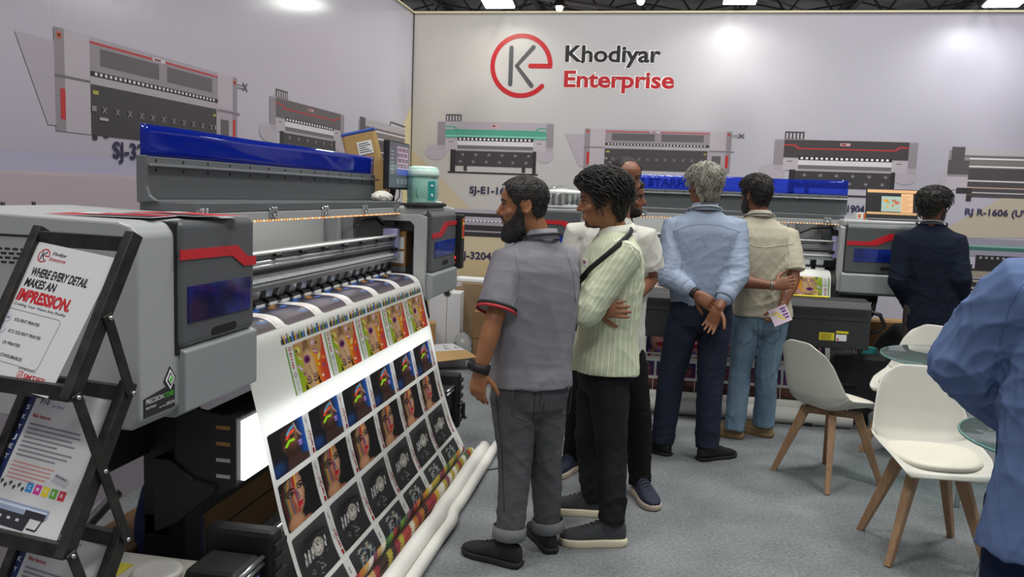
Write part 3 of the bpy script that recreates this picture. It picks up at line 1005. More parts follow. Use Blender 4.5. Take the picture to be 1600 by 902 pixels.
    MB().prism([(0.675, 1.505), (0.60, 1.512), (0.628, 1.53), (0.640, 1.56), (0.640, 1.662), (0.675, 1.662)], 'x', -0.012, 0.006, bev=0.004).build('cover_end', M['pr_cover'], cov)
    MB().box(0.0, L, 0.625, 0.652, 1.627, 1.636, 0.002).build('cover_rail', M['alu'], cov)
    for i in range(14):
        x = 0.06 + i * (L - 0.12) / 13
        for z in (1.614, 1.647):
            MB().box(x - 0.004, x + 0.004, 0.647, 0.652, z - 0.005, z + 0.005, 0.002).build('screw', M['rubber'], cov)
    mb = MB()
    fh = 1.765 if hero else 1.775
    def ff(u, v):
        return Vector((0.0 + L * u, 0.664 + 0.002 * sin(9 * u + 3 * v), 1.655 + (fh - 1.655) * v + 0.0015 * sin(14 * u)))
    mb.grid(ff, 40, 4)
    mb.build('cover_film', M['film'], cov, solid=0.0015)
    # ---- inside: back wall, posts, rails
    MB().box(-0.02, L - 0.02, 0.78, 0.80, 1.07, 1.476).build('back_plate', M['pr_grey'], W)
    for x in (L * 0.80, L * 0.90):
        MB().box(x, x + 0.05, 0.70, 0.78, 1.10, 1.47, 0.004).build('back_post', M['pr_interior'], W)
    g = MB().box(0.0, L - 0.10, 0.50, 0.62, 1.172, 1.29, 0.006).build('gantry_beam', mat('bright_gantry', '#d2d5d6', .3, .35), W)
    MB().box(0.0, L - 0.08, 0.47, 0.50, 1.306, 1.318, 0.004).build('guide_bar', mat('anodised_bar', '#c4c6c6', .35, .4), g)
    MB().box(0.0, L - 0.08, 0.485, 0.62, 1.288, 1.306, 0.003).build('bar_carrier', M['pr_interior'], g)
    for k in range(9):
        x = 0.12 + k * (L - 0.3) / 8
        MB().box(x - 0.02, x + 0.02, 0.462, 0.486, 1.292, 1.305, 0.003).build('bar_clamp', M['rubber'], g)
    for z in (1.275, 1.258):
        MB().cyl((0, 0.494, z), (L - 0.1, 0.494, z), 0.0085, 12).build('guide_rod', mat('bright_rod', '#dcdfe0', .2, .6), g)
    MB().box(0.0, L - 0.1, 0.484, 0.50, 1.228, 1.242, 0.002).build('drive_belt', M['rubber'], g)
    mb = MB()
    mb.box(0.0, L - 0.1, 0.487, 0.50, 1.196, 1.206)
    for i in range(120):
        x = 0.01 + i * (L - 0.13) / 119
        mb.box(x, x + 0.008, 0.482, 0.488, 1.197, 1.209)
    mb.build('tooth_rack', M['pr_white'], g)
    MB().prism([(0.47, 1.168), (0.47, 1.186), (0.50, 1.194), (0.50, 1.168)], 'x', 0.0, L - 0.1).build('gantry_lip', M['satin'], g)
    # pinch rollers
    npr = 19
    for i in range(npr):
        x = 0.05 + i * (L - 0.24) / (npr - 1)
        mb = MB()
        mb.prism([(0.50, 1.172), (0.52, 1.172), (0.545, 1.128), (0.515, 1.118)], 'x', x - 0.028, x + 0.028, bev=0.003)
        o = mb.build('pinch_roller', M['satin'], W)
        mb = MB()
        mb.prism([(0.535, 1.126), (0.50, 1.12), (0.49, 1.106), (0.53, 1.108)], 'x', x - 0.036, x + 0.036, mi=0)
        mb.cyl((x - 0.034, 0.497, 1.100), (x + 0.034, 0.497, 1.100), 0.0085, 10, 1)
        for q in range(4):
            mb.cyl((x - 0.033 + q * 0.017, 0.497, 1.100), (x - 0.020 + q * 0.017, 0.497, 1.100), 0.0105, 10, 1)
        mb.build('roller_wheel', [M['rubber'], M['pr_white']], o)
    # platen with rounded black lip
    n = 10
    lip = [(0.78, 1.088), (0.42, 1.088)] + [(0.42 - 0.095 * sin(pi / 2 * i / n), 0.993 + 0.095 * cos(pi / 2 * i / n)) for i in range(n + 1)] + [(0.325, 0.90), (0.345, 0.90), (0.40, 1.0), (0.78, 1.02)]
    MB().prism(lip, 'x', -0.02, L - 0.06).build('platen', M['pr_black'], W)
    lip2 = [(0.78, 1.094), (0.42, 1.094)] + [(0.42 - 0.112 * sin(pi / 2 * i / n), 0.984 + 0.110 * cos(pi / 2 * i / n)) for i in range(n + 1)] + [(0.300, 0.86), (0.33, 0.86), (0.36, 1.0), (0.78, 1.03)]
    MB().prism(lip2, 'x', L - 0.125 if hero else L - 0.14, L - 0.045 if hero else L - 0.02).build('platen_end', M['rubber'], W)
    # carriage parked at the right, carton and cable inside the right cabinet
    cr = MB().box(L - 0.11, L - 0.06, 0.472, 0.56, 1.185, 1.352, 0.006).build('carriage', M['circuit'], W)
    MB().tube([(L - 0.05, 0.58, 1.37), (L - 0.12, 0.6, 1.41), (L - 0.25, 0.62, 1.40), (L - 0.33, 0.65, 1.36)], 0.007, 8).build('cable', M['hose'], cr)
    MB().box(L - 0.10, L - 0.045, 0.49, 0.56, 1.37, 1.395, 0.004).build('cable_plug', M['rubber'], cr)
    MB().box(L - 0.136, L - 0.10, 0.465, 0.62, 1.22, 1.242, 0.003).build('belt_clip', M['rubber'], cr)
    # ---- undercarriage
    for x in (-0.02, L - 0.10):
        st = MB().box(x, x + 0.10, 0.50, 0.66, 0.0, 1.02, 0.006).build('stand_post', M['pr_black'], W)
        MB().box(x - 0.01, x + 0.11, 0.22, 0.98, 0.03, 0.09, 0.006).build('foot_rail', M['pr_black'], st)
        for d in (0.26, 0.94):
            MB().cyl((x + 0.05, d, 0.0), (x + 0.05, d, 0.035), 0.035, 14).build('foot_pad', M['rubber'], st)
    MB().box(-0.02, L, 0.56, 0.66, 0.36, 0.44, 0.006).build('cross_beam', M['pr_black'], W)
    MB().box(-0.30, L + 0.25, 0.52, 0.80, 0.86, 0.95, 0.006).build('main_beam', M['pr_black'], W)
    MB().box(-0.44, -0.03, 0.62, 0.74, 0.66, 0.80, 0.006).build('rear_bracket', M['pr_black'], W)
    # ink hose on the right side
    MB().tube([(xr1 - 0.30, 0.40, 0.95), (xr1 - 0.32, 0.36, 0.80), (xr1 - 0.38, 0.40, 0.68), (xr1 - 0.45, 0.45, 0.62)], 0.018, 10).build('ink_hose', M['hose'], W)
    return dict(xl0=xl0, xr0=xr0, xr1=xr1)


P1 = thing('wide_format_printer', 'grey wide-format printer along the left wall, its long print lit from behind', 'printer', (-1.04, 2.47, 0), pi / 2)
L1 = 2.22
make_printer(P1, L1, 'hero')
# lit curing bar of the first printer
mb = MB().box(-0.055, L1 - 0.10, 0.292, 0.44, 0.580, 0.812, 0.006)
hb = mb.build('curing_bar', M['pr_black'], P1)
MB().box(-0.03, L1 - 0.12, 0.2775, 0.2915, 0.595, 0.798).build('lamp_panel', M['lamp_panel'], hb)
for x in (-0.05, L1 - 0.13):
    mb = MB()
    mb.prism([(0.29, 0.58), (0.29, 0.815), (0.50, 0.85), (0.52, 0.58), (0.42, 0.52)], 'x', x - 0.015, x, bev=0.003)
    mb.prism([(0.52, 0.66), (0.44, 0.60), (0.36, 0.585), (0.36, 0.56), (0.50, 0.44), (0.58, 0.40), (0.58, 0.66)], 'x', x - 0.03, x + 0.03, bev=0.003)
    br_ = mb.build('bar_bracket', M['pr_black'], P1)
    if x < 0:
        for k in range(4):
            MB().box(x - 0.0165, x - 0.014, 0.31, 0.36, 0.61 + k * 0.055, 0.622 + k * 0.055).build('bracket_slot', M['carton'] if k > 1 else M['satin'], br_)
# take-up shafts and their motors
MB().cyl((-0.15, 0.235, 0.36), (L1 - 0.10, 0.235, 0.36), 0.022, 16).cyl((-0.12, 0.30, 0.30), (L1 - 0.10, 0.30, 0.30), 0.018, 16).build('take_up_shaft', M['chrome'], P1)
for x in (-0.30, L1 - 0.07):
    mb = MB()
    mb.box(x, x + 0.17, 0.16, 0.34, 0.22, 0.40, 0.02)
    mb.box(x + 0.17, x + 0.24, 0.12, 0.37, 0.12, 0.47, 0.02)
    for k in range(6):
        mb.box(x + 0.165, x + 0.245, 0.112, 0.122, 0.16 + k * 0.05, 0.185 + k * 0.05, 0.003)
    mo = mb.build('take_up_motor', M['rubber'], P1)
    MB().cyl((x - 0.02, 0.28, 0.35), (x + 0.005, 0.28, 0.35), 0.026, 16).cyl((x - 0.03, 0.28, 0.35), (x - 0.02, 0.28, 0.35), 0.014, 12).build('dial', M['satin'], mo)
    for zz in (0.37, 0.392):
        MB().cyl((x + 0.01, 0.155, zz), (x + 0.16, 0.155, zz), 0.008, 8).build('rail', M['satin'], mo)
    if x < 0:
        MB().box(x + 0.06, x + 0.14, 0.157, 0.1605, 0.27, 0.34, 0.001).build('blue_label', M['label_blue'] if 'label_blue' in M else mat('blue_label', '#3f6cc0', 0.5), mo)
    mb = MB().box(x + 0.05, x + 0.19, 0.14, 0.36, 0.0, 0.13, 0.01)
    mb.build('motor_foot', M['pr_black'], mo)
MB().cyl((L1 + .36, .28, .93), (L1 + .42, .29, .94), .026, 14).build('white_hose_end', M['pr_white'], P1)
MB().tube([(L1 + .20, .30, 1.0), (L1 + .27, .28, .96), (L1 + .36, .28, .93)], .017, 10).build('hose_sleeve', M['hose'], P1)
MB().tube([(L1 + 0.02, 0.10, 0.30), (L1 + 0.05, 0.08, 0.30), (L1 + 0.05, 0.08, 0.22), (L1 + 0.10, 0.08, 0.20)], 0.012, 8).build('clamp_lever', M['rubber'], P1)

P2 = thing('wide_format_printer', 'grey wide-format printer by the back wall, with black dryer box below', 'printer', (-0.63, 6.03, 0), 0.0)
L2 = 2.03
make_printer(P2, L2, 'second')
# black fan dryer in front of its lower half
bx0, bx1 = -0.05, 2.08
mb = MB()
mb.prism([(-0.15, 0.60), (-0.15, 0.88), (-0.12, 0.925), (0.06, 0.935), (0.10, 0.90), (0.10, 0.60)], 'x', bx0, bx1, bev=0.006)
dr = mb.build('dryer_box', mat('dryer_black', '#2b2d2f', 0.5), P2)
mb = MB()
for r_ in range(4):
    for i in range(118):
        x = bx0 + 0.05 + i * (bx1 - bx0 - 0.1) / 117 + (0.008 if r_ % 2 else 0)
        z = 0.886 - r_ * 0.014 if r_ else 0.888
        y0 = -0.1525
        mb.box(x, x + 0.009, y0, y0 + 0.004, z - 0.004 - 0.012, z - 0.012 + 0.003)
mb.build('vent_slots', M['rubber'], dr)
MB().box(bx0 + 0.02, bx1 - 0.02, -0.1525, -0.148, 0.795, 0.80).build('box_seam', M['rubber'], dr)
mb = MB().box(bx1 - 0.33, bx1 - 0.23, -0.153, -0.149, 0.655, 0.708, 0, 0).box(bx1 - 0.22, bx1 - 0.15, -0.153, -0.149, 0.655, 0.700, 0, 1).box(bx1 - 0.22, bx1 - 0.14, -0.153, -0.149, 0.708, 0.724, 0, 0)
mb.box(bx1 - 0.215, bx1 - 0.20, -0.1535, -0.149, 0.66, 0.672, 0, 2)
for k in range(4):
    mb.box(bx1 - 0.32, bx1 - 0.25, -0.1535, -0.149, 0.662 + k * 0.011, 0.665 + k * 0.011, 0, 3)
mb.build('dryer_label', [M['label_yellow'], M['white_paper'], M['label_red'], M['text_dark']], dr)
MB().prism([(bx1 - 0.55, 0.0), (bx1 - 0.25, 0.0), (bx1 - 0.25, 0.06), (bx1 - 0.55, 0.06)], 'z', 0.934, 0.939).build('yellow_label', M['label_yellow'], dr)
MB().tube([(bx1, -0.05, 0.86), (bx1 + 0.08, -0.05, 0.84), (bx1 + 0.12, -0.04, 0.76), (bx1 + 0.08, -0.03, 0.72), (bx1, -0.03, 0.70)], 0.014, 8).build('cable_handle', M['hose'], dr)
for x in (bx0 + 0.15, bx1 - 0.35):
    MB().box(x, x + 0.05, -0.02, 0.06, 0.0, 0.61, 0.004).build('dryer_leg', M['pr_black'], dr)
MB().cyl((-0.1, 0.10, 0.30), (L2 + 0.05, 0.10, 0.30), 0.02, 14).build('take_up_shaft', M['chrome'], P2)
MB().box(L2 - 0.12, L2 + 0.26, 0.10, 0.42, 0.03, 0.52, 0.03).build('take_up_motor', M['rubber'], P2)

# ------------------------------------------------------------------ printed pictures, drawn as ink colours on fine grids
def hexf(c):
    c = c.lstrip('#')
    return np.array([int(c[i:i + 2], 16) / 255 for i in (0, 2, 4)])


class Art:
    """u to the right, v downwards, both 0..1"""
    def __init__(self, w, h, bg):
        self.w, self.h = w, h
        self.u, self.v = np.meshgrid((np.arange(w)) / (w - 1), (np.arange(h)) / (h - 1))
        self.a = np.ones((h, w, 3)) * hexf(bg)

    def mix(self, m, c):
        m = np.clip(m, 0, 1)[..., None]
        c = hexf(c) if isinstance(c, str) else c
        self.a = self.a * (1 - m) + c * m
        return self

    def ell(self, cu, cv, ru, rv, c, soft=0.12, rot=0.0, k=1.0):
        x, y = self.u - cu, self.v - cv
        X = (x * cos(rot) + y * sin(rot)) / ru
        Y_ = (-x * sin(rot) + y * cos(rot)) / rv
        d = np.sqrt(X * X + Y_ * Y_)
        return self.mix(np.clip((1 - d) / soft + 0.5, 0, 1) * k, c)

    def line(self, pts, w, c, soft=0.6, k=1.0):
        d = np.full_like(self.u, 9.0)
        for (x0, y0), (x1, y1) in zip(pts[:-1], pts[1:]):
            dx, dy = x1 - x0, y1 - y0
            t = np.clip(((self.u - x0) * dx + (self.v - y0) * dy) / (dx * dx + dy * dy + 1e-9), 0, 1)
            d = np.minimum(d, np.hypot(self.u - x0 - t * dx, self.v - y0 - t * dy))
        return self.mix(np.clip((1 - d / w) / soft + 0.2, 0, 1) * k, c)

    def poly(self, pts, c, k=1.0):
        ins = np.zeros(self.u.shape, bool)
        n = len(pts)
        for i in range(n):
            x0, y0 = pts[i]
            x1, y1 = pts[(i + 1) % n]
            cnd = ((y0 > self.v) != (y1 > self.v))
            xx = (x1 - x0) * (self.v - y0) / (y1 - y0 + 1e-12) + x0
            ins ^= cnd & (self.u < xx)
        return self.mix(ins * k, c)

    def rect(self, u0, v0, u1, v1, c, k=1.0):
        return self.mix(((self.u >= u0) & (self.u <= u1) & (self.v >= v0) & (self.v <= v1)) * k, c)

    def grad(self, c0, c1, axis='u'):
        t = (self.u if axis == 'u' else self.v)[..., None]
        self.a = hexf(c0) * (1 - t) + hexf(c1) * t
        return self

    def noise(self, amt, seed=1):
        r = np.random.default_rng(seed)
        self.a = np.clip(self.a + r.normal(0, amt, self.a.shape[:2])[..., None], 0, 1)
        return self


def caption_strip(A, u0, flip=False):
    """white margin with a line of print running along the picture's side"""
    A.rect(u0, 0, 1.0, 1.0, '#dcdcda')
    r = np.random.default_rng(5)
    m = u0 + (1 - u0) * 0.45
    for k in range(16):
        v = 0.08 + k * 0.035
        A.rect(m - 0.018 * r.random() - 0.008, v, m + 0.012, v + 0.02, '#8d8488', 0.8)
    return A


def art_neon():
    A = Art(44, 60, '#1c1b20')
    A.mix(np.clip((A.u - 0.60) / 0.2, 0, 1), '#1f55a8')
    A.mix(np.clip((0.42 - A.u) / 0.3, 0, 1) * np.clip((A.v - .55) * 3, 0, 1), '#1d2d55')
    A.poly([(0.30, 1.0), (0.36, 0.70), (0.62, 0.66), (0.70, 0.80), (0.95, 0.9), (0.95, 1.0)], '#4a342d')
    A.poly([(0.28, 0.12), (0.60, 0.02), (0.66, 0.18), (0.66, 0.30), (0.75, 0.40), (0.68, 0.45), (0.73, 0.50), (0.67, 0.55), (0.72, 0.59), (0.66, 0.63), (0.66, 0.70), (0.52, 0.76), (0.36, 0.74), (0.26, 0.5)], '#3d2822')
    A.ell(0.52, 0.36, 0.13, 0.22, '#6b4436', 0.8)
    A.ell(0.60, 0.30, 0.06, 0.18, '#8d6350', 0.9, k=.8)
    A.ell(0.30, 0.48, 0.04, 0.07, '#59392f', 0.4)
    A.line([(0.40, 0.30), (0.48, 0.22), (0.58, 0.20)], 0.035, '#ff5a30')
    A.line([(0.42, 0.22), (0.52, 0.13), (0.60, 0.10)], 0.028, '#59b4e8')
    A.line([(0.36, 0.46), (0.45, 0.38), (0.55, 0.40)], 0.038, '#a6ef1e')
    A.line([(0.50, 0.31), (0.58, 0.30)], 0.02, '#151012')
    A.ell(0.69, 0.51, 0.05, 0.035, '#a88be0', 0.4)
    A.ell(0.69, 0.58, 0.05, 0.03, '#a07fd6', 0.4)
    A.line([(0.62, 0.05), (0.66, 0.25), (0.74, 0.39)], 0.02, '#e3b7a4', k=.8)
    A.ell(0.10, 0.82, 0.14, 0.12, '#234a86', 0.8, k=.7)
    return caption_strip(A, 0.86)


def art_paint():
    A = Art(44, 60, '#1a1a1b')
    A.poly([(0.0, 0.2), (0.28, 0.0), (0.50, 0.0), (0.53, 0.25), (0.54, 0.45), (0.48, 0.68), (0.38, 0.80), (0.20, 0.82), (0.02, 0.8)], '#a9765a')
    A.ell(0.40, 0.36, 0.12, 0.30, '#d3a688', 0.7)
    A.poly([(0.0, 0.22), (0.12, 0.08), (0.10, 0.9), (0.0, 0.9)], '#2a1d1c')
    for i, c in enumerate(('#7b2b2a', '#3c6b4a', '#c9932f', '#35507f', '#a33530')):
        x = 0.05 + i * 0.05
        A.line([(x + 0.08, 0.02), (x, 0.35), (x + 0.03, 0.78)], 0.018, c, k=.75)
    A.line([(0.34, 0.0), (0.33, 0.30), (0.36, 0.62), (0.34, 0.75)], 0.022, '#b3262d')
    A.line([(0.38, 0.0), (0.37, 0.3), (0.37, 0.45)], 0.02, '#e8b92c')
    A.line([(0.36, 0.30), (0.38, 0.52)], 0.016, '#2f62b8')
    A.ell(0.22, 0.33, 0.09, 0.05, '#20130f', 0.5)
    A.ell(0.46, 0.28, 0.06, 0.045, '#20130f', 0.5)
    A.ell(0.22, 0.335, 0.035, 0.028, '#e9e0da', 0.5)
    A.ell(0.46, 0.285, 0.026, 0.024, '#e9e0da', 0.5)
    A.ell(0.225, 0.335, 0.018, 0.026, '#16100e', 0.4)
    A.ell(0.465, 0.285, 0.014, 0.024, '#16100e', 0.4)
    A.line([(0.12, 0.27), (0.22, 0.22), (0.31, 0.25)], 0.022, '#1c100d')
    A.line([(0.40, 0.22), (0.47, 0.19), (0.53, 0.22)], 0.018, '#1c100d')
    A.line([(0.38, 0.36), (0.42, 0.50), (0.37, 0.53)], 0.012, '#7d4c3a')
    A.ell(0.40, 0.60, 0.075, 0.035, '#b5202f', 0.35)
    A.ell(0.39, 0.645, 0.065, 0.03, '#c93444', 0.35)
    A.ell(0.22, 0.92, 0.19, 0.18, '#b5835f', 0.3)
    A.ell(0.24, 0.88, 0.12, 0.1, '#cf9c78', 0.8, k=.7)
    A.ell(0.46, 0.97, 0.10, 0.03, '#b2704f', 0.5)
    return caption_strip(A, 0.86)


def art_watch():
    A = Art(44, 60, '#3a393b')
    A.grad('#48474a', '#2c2b2d', 'v')
    A.ell(0.40, 0.40, 0.34, 0.25, '#1b1b1c', 0.9, k=.8)
    r = np.random.default_rng(3)
    for i in range(7):
        x = 0.16 + i * 0.085
        A.line([(x + 0.03, 0.37 + 0.03 * abs(i - 3)), (x, 0.60 - 0.01 * i)], 0.030, '#b9bab8' if i % 2 else '#8f908f')
        A.line([(x + 0.03, 0.39), (x, 0.58)], 0.010, '#f3f3f0')
    A.ell(0.50, 0.47, 0.135, 0.17, '#aaa79f', 0.12)
    A.ell(0.50, 0.47, 0.105, 0.14, '#cfcac0', 0.15)
    for i in range(12):
        t = i * pi / 6
        A.ell(0.50 + 0.085 * cos(t), 0.47 + 0.115 * sin(t), 0.014, 0.014, '#4d4b48', 0.5)
    A.line([(0.50, 0.47), (0.54, 0.39)], 0.010, '#3a3836')
    A.line([(0.50, 0.47), (0.48, 0.37)], 0.008, '#3a3836')
    for i in range(60):
        A.ell(0.10 + 0.62 * r.random(), 0.25 + 0.72 * r.random(), 0.014, 0.010, '#a9a9aa', 0.6, k=.6 * r.random())
    for i in range(14):
        A.ell(0.25 + 0.3 * r.random(), 0.66 + 0.3 * r.random(), 0.016, 0.012, '#c9c9ca', 0.6, k=.7)
    A.line([(0.25, 0.21), (0.45, 0.19), (0.75, 0.26)], 0.03, '#111112', k=.6)
    return caption_strip(A, 0.86)


def art_trinket():
    A = Art(44, 30, '#3d3d40')
    A.grad('#434347', '#2e2e31', 'v')
    r = np.random.default_rng(11)
    for i in range(26):
        c = ('#bfa88a', '#d8cdb8', '#8fb8c0', '#86888c')[i % 4]
        A.ell(0.24 + 0.4 * r.random(), 0.2 + 0.55 * r.random(), 0.05, 0.035, c, 0.5, rot=r.random() * 3, k=.85)
    for i in range(4):
        A.line([(0.2 + 0.13 * i, 0.9), (0.26 + 0.13 * i, 0.7)], 0.022, '#9fc3d8', k=.8)
    return caption_strip(A, 0.86)


def art_macaron():
    A = Art(56, 64, '#d8b12a')
    t = A.u
    cols = [hexf(c) for c in ('#5a9a1e', '#8fb324', '#d9b520', '#e39a1c', '#d4512a', '#c23a30')]
    pos = np.array([0.0, 0.22, 0.52, 0.70, 0.85, 1.0])
    for k in range(3):
        A.a[..., k] = np.interp(t + 0.10 * (A.v - .5), pos, [c[k] for c in cols])
    # caption down the left side
    A.rect(0.0, 0.0, 0.035, 1.0, '#6aa02a')
    A.rect(0.035, 0.0, 0.17, 1.0, '#dcdcda')
    r = np.random.default_rng(5)
    A.rect(0.06, 0.03, 0.13, 0.10, '#a02630'); A.rect(0.08, 0.045, 0.11, 0.085, '#dcdcda')
    for k in range(6):
        A.rect(0.07, 0.14 + 0.06 * k, 0.12, 0.175 + 0.06 * k, '#a0424a', .8)
    A.ell(0.10, 0.60, 0.035, 0.05, '#6f6f72', 0.2); A.ell(0.10, 0.60, 0.022, 0.033, '#dcdcda', 0.2)
    for k in range(10):
        A.rect(0.08, 0.69 + 0.026 * k, 0.125, 0.70 + 0.026 * k, '#77777a', .8)
    # hands and shoulders at the top, face hanging chin-up
    A.poly([(0.18, 0.0), (0.96, 0.0), (0.92, 0.30), (0.80, 0.42), (0.72, 0.22), (0.55, 0.30), (0.42, 0.24), (0.36, 0.42), (0.24, 0.30)], '#b9905f')
    A.poly([(0.44, 0.0), (0.56, 0.0), (0.60, 0.25), (0.40, 0.25)], '#5e3f28', .55)
    A.ell(0.50, 0.62, 0.165, 0.42, '#c39d74', 0.12)
    A.ell(0.54, 0.58, 0.10, 0.34, '#d9b78e', 0.8, k=.8)
    A.poly([(0.30, 0.80), (0.36, 1.0), (0.28, 1.0)], '#3a261a')
    A.poly([(0.67, 0.72), (0.64, 1.0), (0.72, 1.0)], '#3a261a')
    A.ell(0.47, 0.40, 0.085, 0.085, '#7f2c78', 0.2)
    A.ell(0.475, 0.41, 0.05, 0.035, '#2a1026', 0.3)
    A.line([(0.47, 0.53), (0.50, 0.57), (0.52, 0.74)], 0.018, '#9a6c48', k=.8)
    for cu in (0.41, 0.59):
        A.ell(cu, 0.79, 0.055, 0.045, '#2c1a16', 0.4)
        A.ell(cu, 0.785, 0.042, 0.028, '#b98a92', 0.4)
        A.line([(cu - 0.06, 0.87), (cu, 0.895), (cu + 0.06, 0.86)], 0.018, '#2e1c14')
    for (u, v, c, rot) in ((0.29, 0.14, '#d6cc3a', 0.3), (0.30, 0.33, '#c9b93a', 0.6), (0.26, 0.52, '#c79ac2', 0.7), (0.70, 0.10, '#c9a0c0', -0.2), (0.72, 0.30, '#b06a8a', 0.4), (0.80, 0.44, '#d8c84a', -.4)):
        for o in (-0.03, 0.03):
            A.ell(u + o * sin(rot), v + o * 1.2, 0.055, 0.032, c, 0.3, rot=rot)
        A.ell(u, v, 0.055, 0.012, '#e9e2d2', 0.4, rot=rot)
    A.poly([(0.20, 0.16), (0.27, 0.10), (0.27, 0.2)], '#33241c')
    A.poly([(0.78, 0.10), (0.84, 0.14), (0.77, 0.18)], '#2a1e1c')
    for (u, v, c) in ((0.76, 0.60, '#e8c61f'), (0.88, 0.66, '#7c4a9a'), (0.80, 0.86, '#e9ded0'), (0.92, 0.5, '#e8a23a'), (0.33, 0.66, '#9a5a86')):
        A.ell(u, v, 0.035, 0.032, c, 0.3)
    return A


def art_bokeh():
    A = Art(52, 44, '#2a2734')
    A.grad('#10194a', '#3a3038', 'v')
    A.mix(np.clip((A.v - 0.72) / 0.5, 0, 1), '#8f8784')
    A.ell(0.45, 0.30, 0.45, 0.2, '#1d1d28', 0.9, k=.8)
    A.line([(0.05, 0.32), (0.25, 0.16), (0.50, 0.14)], 0.06, '#2f6fd0', k=.9)
    A.line([(0.35, 0.10), (0.50, 0.03)], 0.05, '#5f9be6', k=.9)
    A.ell(0.55, 0.26, 0.10, 0.05, '#d99a3a', 0.6)
    A.ell(0.68, 0.16, 0.07, 0.04, '#e2b45a', 0.6)
    A.ell(0.66, 0.40, 0.10, 0.05, '#4b7fe0', 0.6)
    A.ell(0.42, 0.38, 0.06, 0.05, '#c77a3a', 0.6, k=.8)
    A.ell(0.30, 0.62, 0.3, 0.12, '#a9a6ae', 0.9, k=.45)
    A.ell(0.70, 0.78, 0.12, 0.05, '#3f6fb8', 0.8, k=.8)
    A.ell(0.74, 0.74, 0.03, 0.03, '#e8c060', 0.8, k=.8)
    A.rect(0.84, 0, 1, 1, '#dedede')
    for k in range(14):
        A.rect(0.885, 0.05 + 0.065 * k, 0.915, 0.09 + 0.065 * k, '#b0676a', .8)
    return A


def art_bottles():
    A = Art(40, 18, '#d8d9d6')
    r = np.random.default_rng(2)
    A.rect(0.0, 0.55, 1.0, 1.0, '#2d3326', .7)
    for i in range(15):
        u = 0.04 + 0.065 * i
        c = ('#1f2f1d', '#d8a021', '#2f5fb0', '#7d4a28', '#6ea33a', '#2d2a26', '#4c86d0')[i % 7]
        h = 0.2 + 0.5 * r.random()
        A.poly([(u, 1.0), (u + 0.07, 1.0), (u + 0.06, h), (u + 0.035, h - .18), (u + 0.01, h)], c)
    return A


def art_lips():
    A = Art(44, 52, '#2a1f3f')
    A.ell(0.5, 0.35, 0.42, 0.55, '#9c6f66', 0.25)
    A.ell(0.55, 0.35, 0.28, 0.4, '#c49588', 0.8, k=.8)
    A.ell(0.5, 0.62, 0.2, 0.07, '#a8202f', 0.25)
    A.line([(0.32, 0.615), (0.68, 0.615)], 0.014, '#3a0a12')
    A.line([(0.46, 0.3), (0.43, 0.46), (0.56, 0.47)], 0.022, '#7a4a46', k=.7)
    for u in (0.27, 0.73):
        A.ell(u, 0.16, 0.13, 0.05, '#251233', 0.4)
    A.mix(np.clip((0.2 - A.u) * 5, 0, 1), '#1c1640')
    A.mix(np.clip((A.u - 0.82) * 5, 0, 1), '#1c1640')
    for i in range(9):
        A.ell(0.1 + 0.1 * i, 0.80 + 0.02 * (i % 3), 0.05, 0.05, ('#6a4bb0', '#b88a3a', '#3d2a78')[i % 3], 0.4)
    A.rect(0, 0.86, 1, 1, '#dcdcdc')
    A.rect(0.05, 0.895, 0.14, 0.965, '#a02630')
    for k in range(5):
        A.rect(0.18 + 0.07 * k, 0.905, 0.225 + 0.07 * k, 0.955, '#a02630')
    for k in range(8):
        A.rect(0.62 + 0.042 * k, 0.915, 0.645 + 0.042 * k, 0.945, '#77777a')
    return A


def art_purple():
    A = Art(30, 30, '#2d2360')
    A.grad('#27306e', '#7a2f6a', 'v')
    A.ell(0.5, 0.5, 0.3, 0.45, '#9a5f6e', 0.4)
    A.ell(0.5, 0.7, 0.14, 0.06, '#8c1f3f', 0.4)
    A.ell(0.38, 0.35, 0.1, 0.04, '#251233', 0.4); A.ell(0.64, 0.35, 0.1, 0.04, '#251233', 0.4)
    return A


def art_reddark():
    A = Art(40, 20, '#3a2220')
    r = np.random.default_rng(8)
    for i in range(14):
        A.ell(r.random(), r.random(), 0.16, 0.2, ('#6d3a30', '#2a1a1a', '#8a5a48', '#55201f')[i % 4], 0.9, k=.7)
    return A


def art_macaron_up():
    A = art_macaron()
    A.a = A.a[::-1, ::-1].copy()
    return A


M['ink_print'] = paint_mat('printed_ink', 0.42, translucent=0.30)
M['vinyl'] = mat('white_banner_vinyl', '#e6e7e2', 0.42)
_nt = M['vinyl'].node_tree
_t = _nt.nodes.new('ShaderNodeBsdfTranslucent'); _t.inputs['Color'].default_value = lin('#e4e6e4')
_mx = _nt.nodes.new('ShaderNodeMixShader'); _mx.inputs[0].default_value = 0.26
_nt.links.new(_nt.nodes['Principled BSDF'].outputs[0], _mx.inputs[1]); _nt.links.new(_t.outputs[0], _mx.inputs[2])
_nt.links.new(_mx.outputs[0], _nt.nodes['Material Output'].inputs['Surface'])
M['vinyl_roll'] = mat('white_rolled_vinyl', '#d6d5cf', 0.5)


